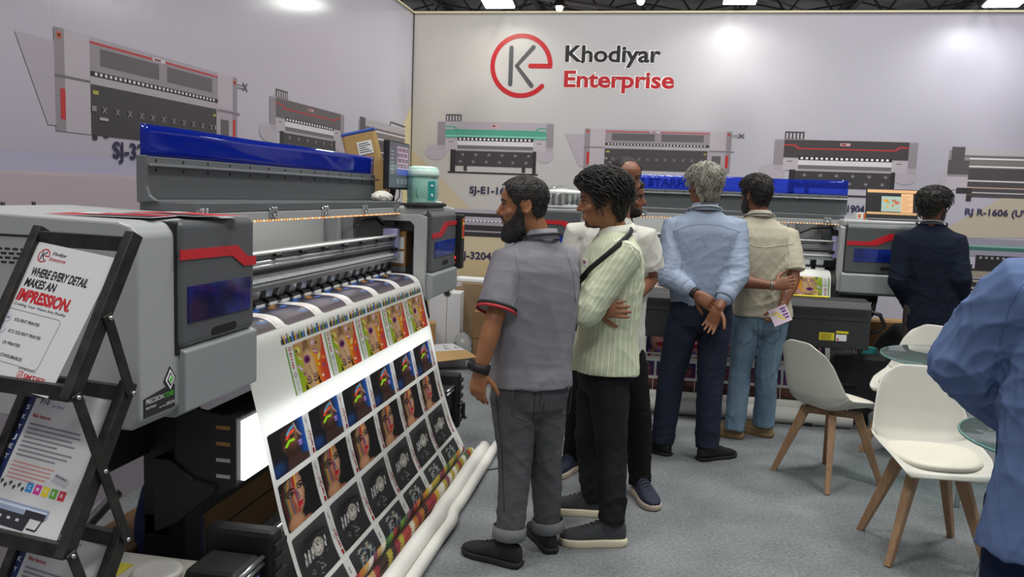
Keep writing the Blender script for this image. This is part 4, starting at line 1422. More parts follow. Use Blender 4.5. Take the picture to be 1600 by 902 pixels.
class Profile:
    """sheet cross-section (d, z) by arc length"""
    def __init__(self, pts):
        self.p = np.array(pts, float)
        self.s = np.concatenate([[0], np.cumsum(np.hypot(*np.diff(self.p, axis=0).T))])
        self.len = self.s[-1]

    def at(self, s, lift=0.0):
        d, z = np.interp(s, self.s, self.p[:, 0]), np.interp(s, self.s, self.p[:, 1])
        if lift:
            e = 0.004
            d0, z0 = np.interp(s - e, self.s, self.p[:, 0]), np.interp(s - e, self.s, self.p[:, 1])
            d1, z1 = np.interp(s + e, self.s, self.p[:, 0]), np.interp(s + e, self.s, self.p[:, 1])
            td, tz = d1 - d0, z1 - z0
            n = np.hypot(td, tz)
            # outward: towards -d (front) and up
            d, z = d + lift * tz / n, z - lift * td / n
        return d, z

    def s_of_z(self, z):
        """arc length on the hanging part"""
        k = np.argmax(self.p[:, 0] < self.p[0, 0] - 0.19)
        return float(np.interp(-z, -self.p[k:, 1], self.s[k:]))


def smooth_profile(pts, n=90):
    p = np.array(pts, float)
    s = np.concatenate([[0], np.cumsum(np.hypot(*np.diff(p, axis=0).T))])
    t = np.linspace(0, s[-1], n)
    q = np.stack([np.interp(t, s, p[:, 0]), np.interp(t, s, p[:, 1])], 1)
    for _ in range(6):
        q[1:-1] = 0.25 * q[:-2] + 0.5 * q[1:-1] + 0.25 * q[2:]
    return q


def ink_patch(name, art, prof, x0, x1, s0, s1, parent, lift=0.0009, rounded=0.0):
    h, w = art.h, art.w
    xs = np.linspace(x0, x1, w)
    ss = np.linspace(s0, s1, h)
    d, z = prof.at(ss, lift)
    verts = [(xs[i], d[j], z[j]) for j in range(h) for i in range(w)]
    faces = []
    for j in range(h - 1):
        for i in range(w - 1):
            if rounded:
                um, vm = (i + .5) / (w - 1), (j + .5) / (h - 1)
                if (um < rounded and (vm < rounded * .7 or vm > 1 - rounded * .7) and
                        ((rounded - um) / rounded) ** 2 + ((rounded * .7 - min(vm, 1 - vm)) / (rounded * .7)) ** 2 > 1):
                    continue
            faces.append((j * w + i, (j + 1) * w + i, (j + 1) * w + i + 1, j * w + i + 1))
    me = bpy.data.meshes.new(name)
    me.from_pydata(verts, [], faces)
    ca = me.color_attributes.new('ink', 'FLOAT_COLOR', 'POINT')
    rgba = np.ones((h * w, 4))
    rgba[:, :3] = lin_np(np.clip(art.a, 0, 1)).reshape(-1, 3)
    ca.data.foreach_set('color', rgba.ravel())
    me.materials.append(M['ink_print'])
    me.polygons.foreach_set('use_smooth', [True] * len(me.polygons))
    me.update()
    o = bpy.data.objects.new(name, me)
    COL.objects.link(o)
    o.parent = parent
    return o


def repeat(o, n, dx):
    r = [o]
    for k in range(1, n):
        c = o.copy()
        COL.objects.link(c)
        c.location.x += dx * k
        for ch in children_of(o):
            c2 = ch.copy()
            COL.objects.link(c2)
            c2.parent = c
        r.append(c)
    return r


def side_lettering(pic, prof, x, s_bottom, s_top, width, color='#a3252d'):
    """red mark and word running up the picture's side margin"""
    mb = MB()
    hgt = width
    def fn(u, v):
        d, z = prof.at(s_bottom - u, 0.0018)
        return (x - v, d, z)
    mb.add([fn(0, 0), fn(hgt * 1.2, 0), fn(hgt * 1.2, hgt), fn(0, hgt)], [(0, 1, 2, 3)], 0, False, color)
    w = add_text(mb, 'SMTJET', lambda u, v: fn(u + hgt * 1.6, v), width=(s_bottom - s_top) * 0.42, height=hgt * 0.85, bold=0.02, color=color)
    o = mb.build('side_lettering', M['ink_print'], pic)
    return o


B1 = thing('printed_banner', 'long white vinyl print of repeated portraits hanging from the left printer, partly lit', 'banner', (-1.04, 2.47, 0), pi / 2)
arc = [(0.395 - 0.088 * sin(a), 1.006 + 0.088 * cos(a)) for a in [pi / 2 * i / 10 for i in range(11)]]
prof1 = Profile(smooth_profile([(0.60, 1.094), (0.43, 1.094)] + arc + [(0.29, 0.93), (0.253, 0.79), (0.175, 0.46), (0.105, 0.24), (0.04, 0.12), (0.018, 0.085), (0.03, 0.05)]))
xs0, xs1 = 0.02, 2.095
mb = MB()


def sheet_fn(u, v):
    s = prof1.len * v
    d, z = prof1.at(s)
    edge = 0.03 * max(0.0, v - 0.55) * (1 if u > .5 else -0.6) * abs(2 * u - 1) ** 6
    return (xs0 + (xs1 - xs0) * u, d - 0.0, z)


mb.grid(sheet_fn, 12, 110)
mb.build('sheet', M['vinyl'], B1)
z2s = prof1.s_of_z
# on the platen
repeat(ink_patch('printed_picture', art_bokeh(), prof1, 0.03, 0.03 + 0.315, 0.075, z2s(1.055), B1, rounded=.08), 6, 0.343)
repeat(ink_patch('printed_picture', art_bottles(), prof1, 0.29, 0.29 + 0.205, z2s(1.035), z2s(0.995), B1), 8, 0.223)
p_ = ink_patch('printed_picture', art_macaron(), prof1, 0.315, 0.315 + 0.325, z2s(0.983), z2s(0.802), B1)
repeat(p_, 5, 0.354)
for art, za, zb in ((art_neon(), 0.728, 0.575), (art_paint(), 0.555, 0.390), (art_watch(), 0.368, 0.188)):
    p_ = ink_patch('printed_picture', art, prof1, 0.045, 0.045 + 0.325, z2s(za), z2s(zb), B1, rounded=.07)
    side_lettering(p_, prof1, 0.045 + 0.325 * 0.985, z2s(zb) - 0.004, z2s(za), 0.016)
    mb = MB()
    def ln(u, v, z0=za, z1=zb):
        d, z = prof1.at(z2s(z0) + (z2s(z1) - z2s(z0)) * v, 0.001)
        return (0.374 + 0.005 * u, d, z)
    mb.grid(ln, 1, 30)
    mb.c = ['#1d1d1f'] * len(mb.f)
    mb.build('black_rule', M['ink_print'], p_)
    repeat(p_, 6, 0.334)
p_ = ink_patch('printed_picture', art_trinket(), prof1, 0.045, 0.045 + 0.325, z2s(0.172), z2s(0.095), B1, rounded=.07)
repeat(p_, 6, 0.334)


def candy_roll(c, r, x0, x1, parent, seed):
    """rolled-up printed edge: bright patches along the tube"""
    rr = np.random.default_rng(seed)
    mb = MB()
    n, m = 14, 120
    cols = ['#9c3a34', '#c0a034', '#62863a', '#d8d4c8', '#7a4456', '#b0702e', '#41683f', '#b8965c', '#8a3038', '#cfc7b4', '#3a2c26', '#a89a3a']
    vs = []
    for i in range(m + 1):
        x = x0 + (x1 - x0) * i / m
        for j in range(n):
            a = 2 * pi * j / n
            vs.append((x, c[0] + r * cos(a), c[1] + r * sin(a)))
    base = rr.integers(0, len(cols), m // 2 + 8)
    for i in range(m):
        for j in range(n):
            j2 = (j + 1) % n
            k = (i + j) // 3
            mb.add([vs[i * n + j], vs[i * n + j2], vs[(i + 1) * n + j2], vs[(i + 1) * n + j]], [(0, 1, 2, 3)], 0, True, cols[base[k % len(base)]])
    return mb.build('rolled_edge', M['ink_print'], parent)


candy_roll((0.028, 0.088), 0.016, 0.05, 2.05, B1, 4)
candy_roll((-0.012, 0.062), 0.024, 0.04, 2.10, B1, 9)
mb = MB()
for (d0, zz, r, kx, x1) in ((-0.055, 0.040, 0.040, 0.012, 2.30), (-0.115, 0.028, 0.028, 0.02, 2.39)):
    pts = []
    for i in range(40):
        x = 0.02 + (x1 - 0.02) * i / 39
        kink = kx * (1 if x < 1.15 else max(-0.4, 1 - (x - 1.15) / 0.08))
        pts.append((x, d0 - kink + 0.01 * sin(3 * x) - 0.01, zz + 0.004 * sin(8 * x)))
    mb.tube(pts, [r * (0.8 if i > 37 else 1) for i in range(40)], 14)
mb.build('blank_tail', M['vinyl_roll'], B1)

# print of the printer by the back wall
B2 = thing('printed_banner', 'white vinyl print hanging from the back printer down behind the dryer box', 'banner', (-0.63, 6.03, 0), 0.0)
arc = [(0.395 - 0.088 * sin(a), 1.006 + 0.088 * cos(a)) for a in [pi / 2 * i / 10 for i in range(11)]]
prof2 = Profile(smooth_profile([(0.60, 1.094), (0.43, 1.094)] + arc + [(0.29, 0.93), (0.235, 0.80), (0.17, 0.60), (0.10, 0.40), (0.05, 0.20), (0.05, 0.09)]))
mb = MB()
mb.grid(lambda u, v: (0.02 + 1.87 * u, *prof2.at(prof2.len * v)), 12, 90)
mb.build('sheet', M['vinyl'], B2)
z2s = prof2.s_of_z
p_ = ink_patch('printed_picture', art_macaron_up(), prof2, 0.06, 0.06 + 0.295, z2s(1.05), z2s(0.90), B2)
repeat(p_, 6, 0.305)
p_ = ink_patch('printed_picture', art_lips(), prof2, 0.05, 0.05 + 0.235, z2s(0.66), z2s(0.40), B2)
repeat(p_, 7, 0.262)
p_ = ink_patch('printed_picture', art_purple(), prof2, 0.05, 0.05 + 0.135, z2s(0.375), z2s(0.27), B2)
repeat(p_, 12, 0.152)
p_ = ink_patch('printed_picture', art_reddark(), prof2, 0.03, 0.03 + 0.30, z2s(0.25), z2s(0.165), B2)
repeat(p_, 6, 0.305)
MB().cyl((-0.25, 0.03, 0.062), (2.05, 0.03, 0.062), 0.062, 22).build('rolled_edge', M['vinyl_roll'], B2)
MB().cyl((-0.22, 0.06, 0.135), (2.02, 0.06, 0.135), 0.035, 18).build('blank_tail', M['vinyl_roll'], B2)

# ------------------------------------------------------------------ people
UP = Vector((0, 0, 1))


def ring(c, ex, ey, a, b, n=28, p=2.0):
    out = []
    for j in range(n):
        t = 2 * pi * j / n
        cx, sx = cos(t), sin(t)
        out.append(c + ex * (a * abs(cx) ** (2 / p) * (1 if cx >= 0 else -1)) + ey * (b * abs(sx) ** (2 / p) * (1 if sx >= 0 else -1)))
    return out


def capsule(mb, pts, rad, n=16):
    """smooth tapered limb with rounded ends; pts get subdivided"""
    P = [Vector(p) for p in pts]
    Q, R_ = [], []
    for i in range(len(P) - 1):
        for k in range(4):
            t = k / 4
            Q.append(P[i].lerp(P[i + 1], t))
            R_.append(rad[i] + (rad[i + 1] - rad[i]) * t)
    Q.append(P[-1]); R_.append(rad[-1])
    d0 = (Q[0] - Q[1]).normalized(); d1 = (Q[-1] - Q[-2]).normalized()
    A, B = [], []
    for k in (0.98, 0.8, 0.45):
        A.append((Q[0] + d0 * R_[0] * k, R_[0] * sqrt(1 - k * k)))
        B.append((Q[-1] + d1 * R_[-1] * k, R_[-1] * sqrt(1 - k * k)))
    Q = [a[0] for a in A] + Q + [b_[0] for b_ in reversed(B)]
    R_ = [a[1] for a in A] + R_ + [b_[1] for b_ in reversed(B)]
    return mb.tube(Q, R_, n)


def frame(d, n):
    d = d.normalized()
    n = (n - d * n.dot(d)).normalized()
    return d, n


def hand(mb, wrist, d, n, thumb_sign, curl=(0.35, 0.4, 0.3), s=1.0, spread=0.10, thumb=(0.55, 0.75, 0.35)):
    """palm, five fingers; d points to the fingertips, n is where the palm faces"""
    d, n = frame(Vector(d), Vector(n))
    t = d.cross(n) * thumb_sign
    w = Vector(wrist)
    rings = []
    for x, a, b, off in ((-0.02, .026, .019, 0), (0.0, .027, .019, 0), (0.03, .036, .019, .002), (0.06, .041, .0165, .001), (0.085, .041, .0145, 0), (0.097, .036, .010, 0)):
        rings.append(ring(w + d * (x * s) + n * (off * s), t, n, a * s, b * s, 16, 2.4))
    mb.loft(rings)
    for k, (o, L, r) in enumerate(((.0305, .072, .0088), (.0105, .081, .0092), (-.0100, .076, .0088), (-.0295, .060, .0078))):
        p = w + d * (0.084 * s) + t * (o * s)
        dd = (d + t * (spread * (1.5 - k) / 1.5)).normalized()
        nn = n
        pts, rad = [w + d * (0.06 * s) + t * (o * 0.9 * s), p], [r * s, r * s * 1.05]
        for q, (fr, c) in enumerate(zip((.46, .30, .24), curl)):
            cc = c * (1.0 + 0.12 * k)
            dd, nn = dd * cos(cc) + nn * sin(cc), nn * cos(cc) - dd * sin(cc)
            p = p + dd * (L * fr * s)
            pts.append(p)
            rad.append(r * s * (0.97, 0.88, 0.74)[q])
        capsule(mb, pts, rad, 10)
    p0 = w + d * (0.022 * s) + t * (0.022 * s) + n * (0.004 * s)
    td = (d * thumb[0] + t * thumb[1] + n * thumb[2]).normalized()
    p1 = p0 + td * (0.040 * s)
    td2 = (td + d * 0.55 + n * 0.15).normalized()
    p2 = p1 + td2 * (0.033 * s)
    p3 = p2 + (td2 + d * .3).normalized() * (0.024 * s)
    capsule(mb, [p0, p1, p2, p3], [.0145 * s, .0115 * s, .0105 * s, .0085 * s], 10)


HZ = np.array([-.118, -.107, -.086, -.06, -.035, -.01, .012, .03, .06, .085, .103, .113, .117])
HF = np.array([.050, .083, .089, .091, .090, .089, .087, .096, .094, .076, .050, .026, .004])
HB = np.array([.010, .030, .052, .068, .080, .089, .095, .099, .097, .082, .056, .030, .006])
HW = np.array([.026, .042, .054, .061, .067, .071, .074, .0755, .0745, .064, .046, .026, .005])
_zz = np.linspace(-.118, .117, 60)


def _sm(y):
    v = np.interp(_zz, HZ, y)
    for _ in range(3):
        v[1:-1] = .25 * v[:-2] + .5 * v[1:-1] + .25 * v[2:]
    return v


SF, SB, SW = _sm(HF), _sm(HB), _sm(HW)


def head_point(z, a, jaw=1.0):
    f, b, w = np.interp(z, _zz, SF), np.interp(z, _zz, SB), np.interp(z, _zz, SW)
    if z < -0.02:
        w = w * (1 + (jaw - 1) * min(1, (-0.02 - z) / 0.05))
    ca, sa = cos(a), sin(a)
    p = 2 / 2.25
    x = w * abs(sa) ** p * (1 if sa >= 0 else -1)
    y = (f if ca >= 0 else b) * abs(ca) ** p * (1 if ca >= 0 else -1)
    # eye sockets
    for s_ in (-1, 1):
        g = math.exp(-((a - s_ * 0.38) / 0.17) ** 2 - ((z - 0.010) / 0.014) ** 2)
        y -= 0.008 * g
    return Vector((x, y, z))


class Head:
    def __init__(self, c, f, u=UP, s=1.0):
        self.c, self.s = Vector(c), s
        self.f = Vector(f).normalized()
        self.u = (Vector(u) - self.f * Vector(u).dot(self.f)).normalized()
        self.r = self.f.cross(self.u)

    def w(self, p):
        return self.c + (self.r * p[0] + self.f * p[1] + self.u * p[2]) * self.s

    def skin(self, mb, jaw=1.0, nose=1.0):
        s = self.s
        rings = []
        for z in np.concatenate([np.linspace(-.117, .105, 40), [.110, .114, .1165]]):
            rings.append([self.w(head_point(z, 2 * pi * j / 44, jaw)) for j in range(44)])
        mb.loft(rings)
        W = self.w
        capsule(mb, [W((0, .083, .026)), W((0, .098, .002)), W((0, .106 + .004 * nose, -.022))], [.0075 * s, .0095 * s, .0125 * s], 12)
        for k in (-1, 1):
            capsule(mb, [W((k * .008, .094, -.030)), W((k * .012, .088, -.030))], [.0085 * s, .0075 * s], 10)
            capsule(mb, [W((k * .012, .088, .033)), W((k * .034, .083, .036)), W((k * .052, .064, .030))], [.008 * s, .0085 * s, .007 * s], 10)
            capsule(mb, [W((k * .052, .058, -.022)), W((k * .040, .072, -.030))], [.016 * s, .014 * s], 10)
            # ear: rim and lobe
            rim = [W((k * (.073 + .012 * sin(t * .5)), -.012 - .017 * sin(t) - 0.004, .002 + .029 * cos(t))) for t in [pi * i / 9 for i in range(10)]]
            capsule(mb, rim, [.0058 * s] * 10, 8)
            mb.sphere((0, 0, 0), 1, 14, M=Matrix.Translation(W((k * .074, -.014, .0))) @ Matrix(((self.r.x, self.f.x, self.u.x), (self.r.y, self.f.y, self.u.y), (self.r.z, self.f.z, self.u.z))).to_4x4(), sc3=(.0075 * s, .015 * s, .027 * s))
            capsule(mb, [W((k * .074, -.006, -.022)), W((k * .073, -.008, -.030))], [.0078 * s, .0068 * s], 8)
        capsule(mb, [W((-.021, .086, -.0585)), W((0, .0935, -.056)), W((.021, .086, -.0585))], [.0042 * s, .0068 * s, .0042 * s], 10)
        capsule(mb, [W((-.019, .086, -.067)), W((0, .0925, -.068)), W((.019, .086, -.067))], [.0045 * s, .0075 * s, .0045 * s], 10)
        capsule(mb, [W((0, .074, -.100)), W((0, .079, -.096))], [.014 * s, .014 * s], 10)

    def eyes(self, parent, brow_mat):
        mb, ib, bb, lid = MB(), MB(), MB(), MB()
        for k in (-1, 1):
            c = self.w((k * .031, .0700, .0095))
            mb.sphere(c, .0120 * self.s, 14)
            ib.sphere(c + self.f * .0062 * self.s, .0068 * self.s, 10)
            pts = [self.w((k * x, y, z)) for x, y, z in ((.013, .092, .026), (.026, .0925, .033), (.041, .085, .034), (.054, .069, .026))]
            bb.tube(pts, [.0028, .0042, .0038, .002], 8)
            lid.tube([self.w((k * x, y, z)) for x, y, z in ((.018, .082, .011), (.026, .0865, .0175), (.036, .0855, .0175), (.046, .073, .010))], [.0016, .0028, .0028, .0016], 8)
        mb.build('eyeball', M['eye_white'], parent, world=True)
        ib.build('iris', M['eye_dark'], parent, world=True)
        bb.build('eyebrow', brow_mat, parent, world=True)
        lid.build('eyelash', brow_mat, parent, world=True)

    def shell(self, name, parent, m, line, thick, zmin=-.117, zmax=.1165, nz=46, na=72, noise=(0.004, 1), low=None, down=0.0, strand=26, swirl=0.0, locks=None):
        """hair or beard: grid over the head pushed outwards where thick(z, a) says, inside the skin elsewhere.
        line(a) lower edge; low(a) upper limit (for beards)"""
        rr = np.random.default_rng(noise[1])
        ph = rr.random(12) * 6.28
        rings = []
        for z in np.linspace(zmin, zmax, nz):
            R = []
            for j in range(na):
                a = 2 * pi * j / na
                if a > pi:
                    a -= 2 * pi
                p = head_point(max(min(z, .1165), -.1175), a)
                k = (z - line(a)) / 0.014
                if low is not None:
                    k = min(k, (low(a) - z) / 0.012)
                k = max(0.0, min(1.0, k + .5))
                k = k * k * (3 - 2 * k)
                t = thick(z, a)
                q = a + swirl * z
                nz_ = (sin(strand * q + 40 * z * sin(3 * a + ph[3]) + ph[0]) * .5 + sin(strand * 1.7 * q + 60 * z + ph[1]) * .35 + sin(11 * q - 90 * z + ph[2]) * .5 + sin(5 * q + 55 * z + ph[4]) * .6)
                t = t + noise[0] * nz_
                e = k * t + (1 - k) * -0.010
                n = Vector((p.x, p.y, max(0.0, z - .01) * 1.6 if z > 0.01 else (z + 0.03) * .35)).normalized()
                q3 = p + n * e
                if down and k > 0:
                    q3 = q3 + Vector((0, 0.3 * down, -down)) * k * max(0.0, min(1.0, (-z - 0.04) / 0.06)) * max(0, cos(a)) ** .5
                R.append(self.w(q3))
            rings.append(R)
        mb = MB()
        mb.loft(rings)
        if locks:
            self.add_locks(mb, line, thick, low, locks, rr)
        return mb.build(name, m, parent, world=True)

    def add_locks(self, mb, line, thick, low, k, rr):
        """k: n, length, radius, lift, flow(z, a) -> (across, down, back)"""
        for _ in range(k['n']):
            z, a = rr.uniform(k.get('z0', -.07), .112), rr.uniform(-pi, pi)
            if z < line(a) + .004 or (low is not None and z > low(a) - .004):
                continue
            p = head_point(z, a)
            n = Vector((p.x, p.y, max(0.0, z - .01) * 1.6 if z > 0.01 else (z + 0.03) * .35)).normalized()
            p = p + n * (thick(z, a) + k.get('sink', -.002))
            ac, dn, bk = k['flow'](z, a)
            f = Vector((0, -bk, -dn)) + Vector((cos(a), -sin(a), 0)) * ac + Vector(rr.normal(size=3)) * k.get('jit', .25)
            f = (f - n * f.dot(n)).normalized()
            L = k['length'] * rr.uniform(.6, 1.2)
            curl = rr.normal() * k.get('curl', .5)
            side = f.cross(n)
            pts, rad = [], []
            for i in range(6):
                t = i / 5
                q = p + f * (L * t) + side * (curl * L * t * t) + n * (k['lift'] * sin(pi * min(1, t * 1.1)) - L * L * t * t * 3.2)
                pts.append(self.w(q))
                rad.append(k['radius'] * self.s * (.35 + .9 * sin(pi * (.15 + .8 * t))) * (1 - .55 * t))
            mb.tube(pts, rad, 6)


def flow_comb_back(z, a):
    return (0.0, .25 + .7 * (1 if z < .03 else 0) + (.5 if abs(a) > 2 else 0), .9)


def flow_short(z, a):
    return (.2, .8, .1) if z < .05 else (.3, .2, -.5)


def flow_down(z, a):
    return (0.0, 1.0, .1)


def interp_line(tab):
    A = [radians(t[0]) for t in tab]
    V = [t[1] for t in tab]
    return lambda a: float(np.interp(abs(a), A, V))


HAIRLINE = interp_line([(0, .072), (35, .070), (52, .050), (64, .022), (72, -.008), (80, -.002), (90, .026), (104, .012), (116, -.04), (140, -.062), (180, -.068)])


def cloth_post(seed, amp, spots=(), freq=1.0, direction=None):
    """folds: crossing diagonal ridges, stronger near the given spots [(point, radius, gain)]"""
    r = np.random.default_rng(seed)
    dirs = []
    for k in range(10):
        v = r.normal(size=3)
        v[2] = abs(v[2]) * (1.3 if k % 2 else .5)
        v /= np.linalg.norm(v)
        f = (14 + 18 * r.random()) if k < 4 else (38 + 40 * r.random())
        dirs.append((v, f * freq, r.random() * 6.28, r.normal(size=3) * (9 if k < 4 else 14), r.random() * 6.28, 1.0 if k < 4 else .45))

    def post(co, no, me):
        d = np.zeros(len(co))
        for v, f, ph, e, ph2, wt in dirs:
            x = co @ v * f + ph + 1.3 * np.sin(co @ e + ph2)
            m = .35 + .65 * np.clip(np.sin(co @ e * .6 + ph) + .4, 0, 1)
            d += wt * m * ((1 - np.abs(np.sin(x))) ** 2.2 - 0.28)
        gain = np.full(len(co), 0.45)
        for p, rad, g in spots:
            gain += g * np.exp(-((co - np.array(p)) ** 2).sum(1) / rad ** 2)
        return co + no * (d * gain * amp)[:, None]
    return post


from mathutils.bvhtree import BVHTree


def seam(o, lines, r, m, name='seam'):
    """stitched seams lying on the cloth, found where sight lines through the given points meet it"""
    me = o.data
    Mw = world_matrix(o)
    tree = BVHTree.FromPolygons([Mw @ v.co for v in me.vertices], [tuple(p.vertices) for p in me.polygons])
    for pts in lines:
        mb = MB()
        dense = []
        for a, b_ in zip(pts[:-1], pts[1:]):
            for k in range(6):
                dense.append((a[0] + (b_[0] - a[0]) * k / 6, a[1] + (b_[1] - a[1]) * k / 6))
        dense.append(pts[-1])
        P = []
        for px, py in dense:
            d = (at(px, py, Y=5.0) - CAM).normalized()
            hit = tree.ray_cast(CAM, d)
            if hit[0] is not None and (not P or (hit[0] - P[-1]).length < .08):
                P.append(hit[0] + hit[1] * (r * .25))
        if len(P) > 2:
            mb.tube(P, r, 6)
            mb.build(name, m, o, world=True)


M['eye_white'] = mat('eye_white', '#d8d0c8', 0.25)
M['eye_dark'] = mat('eye_iris', '#1d130e', 0.15)
M['hair_black'] = mat('black_hair', '#15120f', 0.55, bump=(140, 0.7, 0.01), vary=('#241f1c', 60, 0.2))
M['hair_brown'] = mat('dark_brown_hair', '#1d1613', 0.55, bump=(140, 0.7, 0.01), vary=('#2f2622', 60, 0.2))
M['hair_grey'] = mat('silver_hair', '#55534d', 0.5, bump=(120, 0.8, 0.01), vary=('#b9b5a6', 38, 0.22), stretch=(1, 1, .5))
SKINS = {}


def skin_mat(c):
    if c not in SKINS:
        r = [max(0, int(c[1 + i * 2:3 + i * 2], 16) - 18) for i in range(3)]
        SKINS[c] = mat('skin', c, 0.48, bump=(300, 0.15, 0.002), vary=('#%02x%02x%02x' % tuple(r), 22, 0.3))
        SKINS[c].node_tree.nodes['Principled BSDF'].inputs['Subsurface Weight'].default_value = 0.08
        SKINS[c].node_tree.nodes['Principled BSDF'].inputs['Subsurface Radius'].default_value = (0.02, 0.008, 0.004)
    return SKINS[c]


class Figure:
    """a standing figure. root: point on the floor between the feet; f: where the chest faces"""
    def __init__(self, label, root, f, height, skin='#8a5a3f'):
        self.label = label
        self.o = Vector((root[0], root[1], 0))
        self.k = height / 1.72
        self.f = Vector((f[0], f[1], 0)).normalized()
        self.r = Vector((self.f.y, -self.f.x, 0))
        self.skin = skin_mat(skin)
        L = self.L
        self.J = dict(pelvis=L(0, 0, .93), neck=L(0, -.01, 1.455), shL=L(-.180, -.01, 1.395), shR=L(.180, -.01, 1.395),
                      elL=L(-.235, -.03, 1.11), elR=L(.235, -.03, 1.11), wrL=L(-.25, .06, .87), wrR=L(.25, .06, .87),
                      hipL=L(-.088, 0, .90), hipR=L(.088, 0, .90), knL=L(-.10, .02, .49), knR=L(.10, .02, .49),
                      anL=L(-.11, -.02, .09), anR=L(.11, -.02, .09))
        self.toe = dict(L=(self.f - self.r * .25).normalized(), R=(self.f + self.r * .25).normalized())
        self.H = None
        self.handspec = {}

    def L(self, x, y, z):
        return self.o + self.r * (x * self.k) + self.f * (y * self.k) + UP * (z * self.k)

    def head(self, c, f, u=UP, s=None):
        self.H = Head(c, f, u, s or self.k)
        return self.H

    def hip_axis(self):
        a = self.J['hipR'] - self.J['hipL']; a.z *= .3
        return a.normalized()

    def sh_axis(self):
        return (self.J['shR'] - self.J['shL']).normalized()

    def torso_rings(self, levels, n=32, p=2.5):
        """levels: (t, half width, half depth, forward shift): t = 0 pelvis .. 1 neck base"""
        P, N = self.J['pelvis'], self.J['neck']
        out = []
        ha, sa = self.hip_axis(), self.sh_axis()
        for t, a, b, y in levels:
            tt = max(0, min(1, t))
            ex = ha.lerp(sa, tt).normalized()
            up = (N - P).normalized()
            fy = up.cross(ex).normalized()
            c = P.lerp(N, t) + fy * (y * self.k)
            out.append(ring(c, ex, fy, a * self.k, b * self.k, n, p))
        return out

    # ---- the body itself: one skin
    def body(self, voxel=0.0048, hands='LR', jaw=1.0, legs=True, arm_k=1.0):
        J, k = self.J, self.k
        mb = MB()
        if self.H is not None:
            self.H.skin(mb, jaw)
            hc = self.H
            nb = J['neck'] + self.f * (-.005)
            capsule(mb, [nb - UP * .05, nb.lerp(hc.w((0, -.02, -.06)), .55), hc.w((0, -.022, -.05))], [.066 * k, .057 * k, .056 * k], 20)
        mb.loft(self.torso_rings([(-.1, .12, .085, 0), (.1, .135, .09, 0), (.35, .125, .085, 0), (.6, .145, .095, 0), (.8, .15, .09, 0), (.9, .12, .07, 0), (.97, .07, .05, 0)]))
        for s_ in 'LR':
            sh, el, wr = J['sh' + s_], J['el' + s_], J['wr' + s_]
            capsule(mb, [sh, sh.lerp(el, .45), el], [.050 * k * arm_k, .046 * k * arm_k, .038 * k * arm_k])
            capsule(mb, [el, el.lerp(wr, .3), el.lerp(wr, .75), wr], [.038 * k * arm_k, .041 * k * arm_k, .032 * k, .026 * k])
            capsule(mb, [sh, J['neck'].lerp(sh, .25) - UP * .05 * k], [.046 * k, .042 * k])
            if s_ in hands:
                sp = self.handspec.get(s_, {})
                d = sp.get('d', wr - el)
                nrm = sp.get('n', (self.r if s_ == 'L' else -self.r))
                hand(mb, wr, d, nrm, sp.get('ts', 1 if s_ == 'L' else -1), sp.get('curl', (.35, .4, .3)), k * sp.get('s', 1.0), sp.get('spread', .10), sp.get('thumb', (.55, .75, .35)))
            if legs:
                hp, kn, an = J['hip' + s_], J['kn' + s_], J['an' + s_]
                capsule(mb, [hp, kn, an], [.07 * k, .045 * k, .034 * k])
        b = remesh_object('person', mb, voxel, self.skin, None, 2, 0.45)
        tag(b, self.label, 'person')
        self.b = b
        return b

    def shirt(self, m, levels=None, sleeves='long', amp=0.004, seed=1, name='shirt', voxel=0.007, sleeve_r=(.078, .066, .060, .052), spots=(), attr=False, short_t=.78, p=2.5, extra=None, freq=1.0, sleeve_end=.94):
        J, k = self.J, self.k
        mb = MB()
        levels = levels or [(-.24, .180, .125, 0), (-.1, .183, .130, 0), (.15, .172, .122, 0), (.4, .176, .124, 0), (.62, .190, .130, 0), (.78, .190, .125, 0), (.88, .168, .105, 0), (.95, .115, .08, 0), (1.0, .074, .066, 0), (1.03, .066, .062, 0)]
        mb.loft(self.torso_rings(levels, 36, p))
        sp = list(spots)
        for s_ in 'LR':
            sh, el, wr = J['sh' + s_], J['el' + s_], J['wr' + s_]
            a, b_, c, d = [q * k for q in sleeve_r]
            inner = J['neck'].lerp(sh, .55) - UP * .06 * k
            if sleeves == 'long':
                capsule(mb, [inner, sh, sh.lerp(el, .5), el], [a * .9, a, b_ * 1.05, b_])
                capsule(mb, [el, el.lerp(wr, sleeve_end * .53), el.lerp(wr, sleeve_end)], [b_, c, d])
            elif sleeves == 'rolled':
                capsule(mb, [inner, sh, sh.lerp(el, .5), el], [a * .9, a, b_ * 1.05, b_])
                capsule(mb, [el, el.lerp(wr, .35), el.lerp(wr, .58)], [b_, c, d])
            else:
                e2 = sh.lerp(el, short_t)
                inner = J['neck'].lerp(sh, .45) - UP * .055 * k
                mb.tube([inner, inner.lerp(sh, .5), sh, sh.lerp(e2, .5), e2], [a * .70, a * .84, a * .93, a * .97, a * .95], 20)
            sp += [(tuple(el), .12, 1.4), (tuple(sh.lerp(J['pelvis'], .25)), .13, .8)]
        if extra:
            extra(mb)
        sp.append((tuple(J['pelvis'] + UP * .05), .2, .7))
        o = remesh_object(name, mb, voxel, m, self.b, 4, .5, cloth_post(seed, amp, sp, freq))
        return o

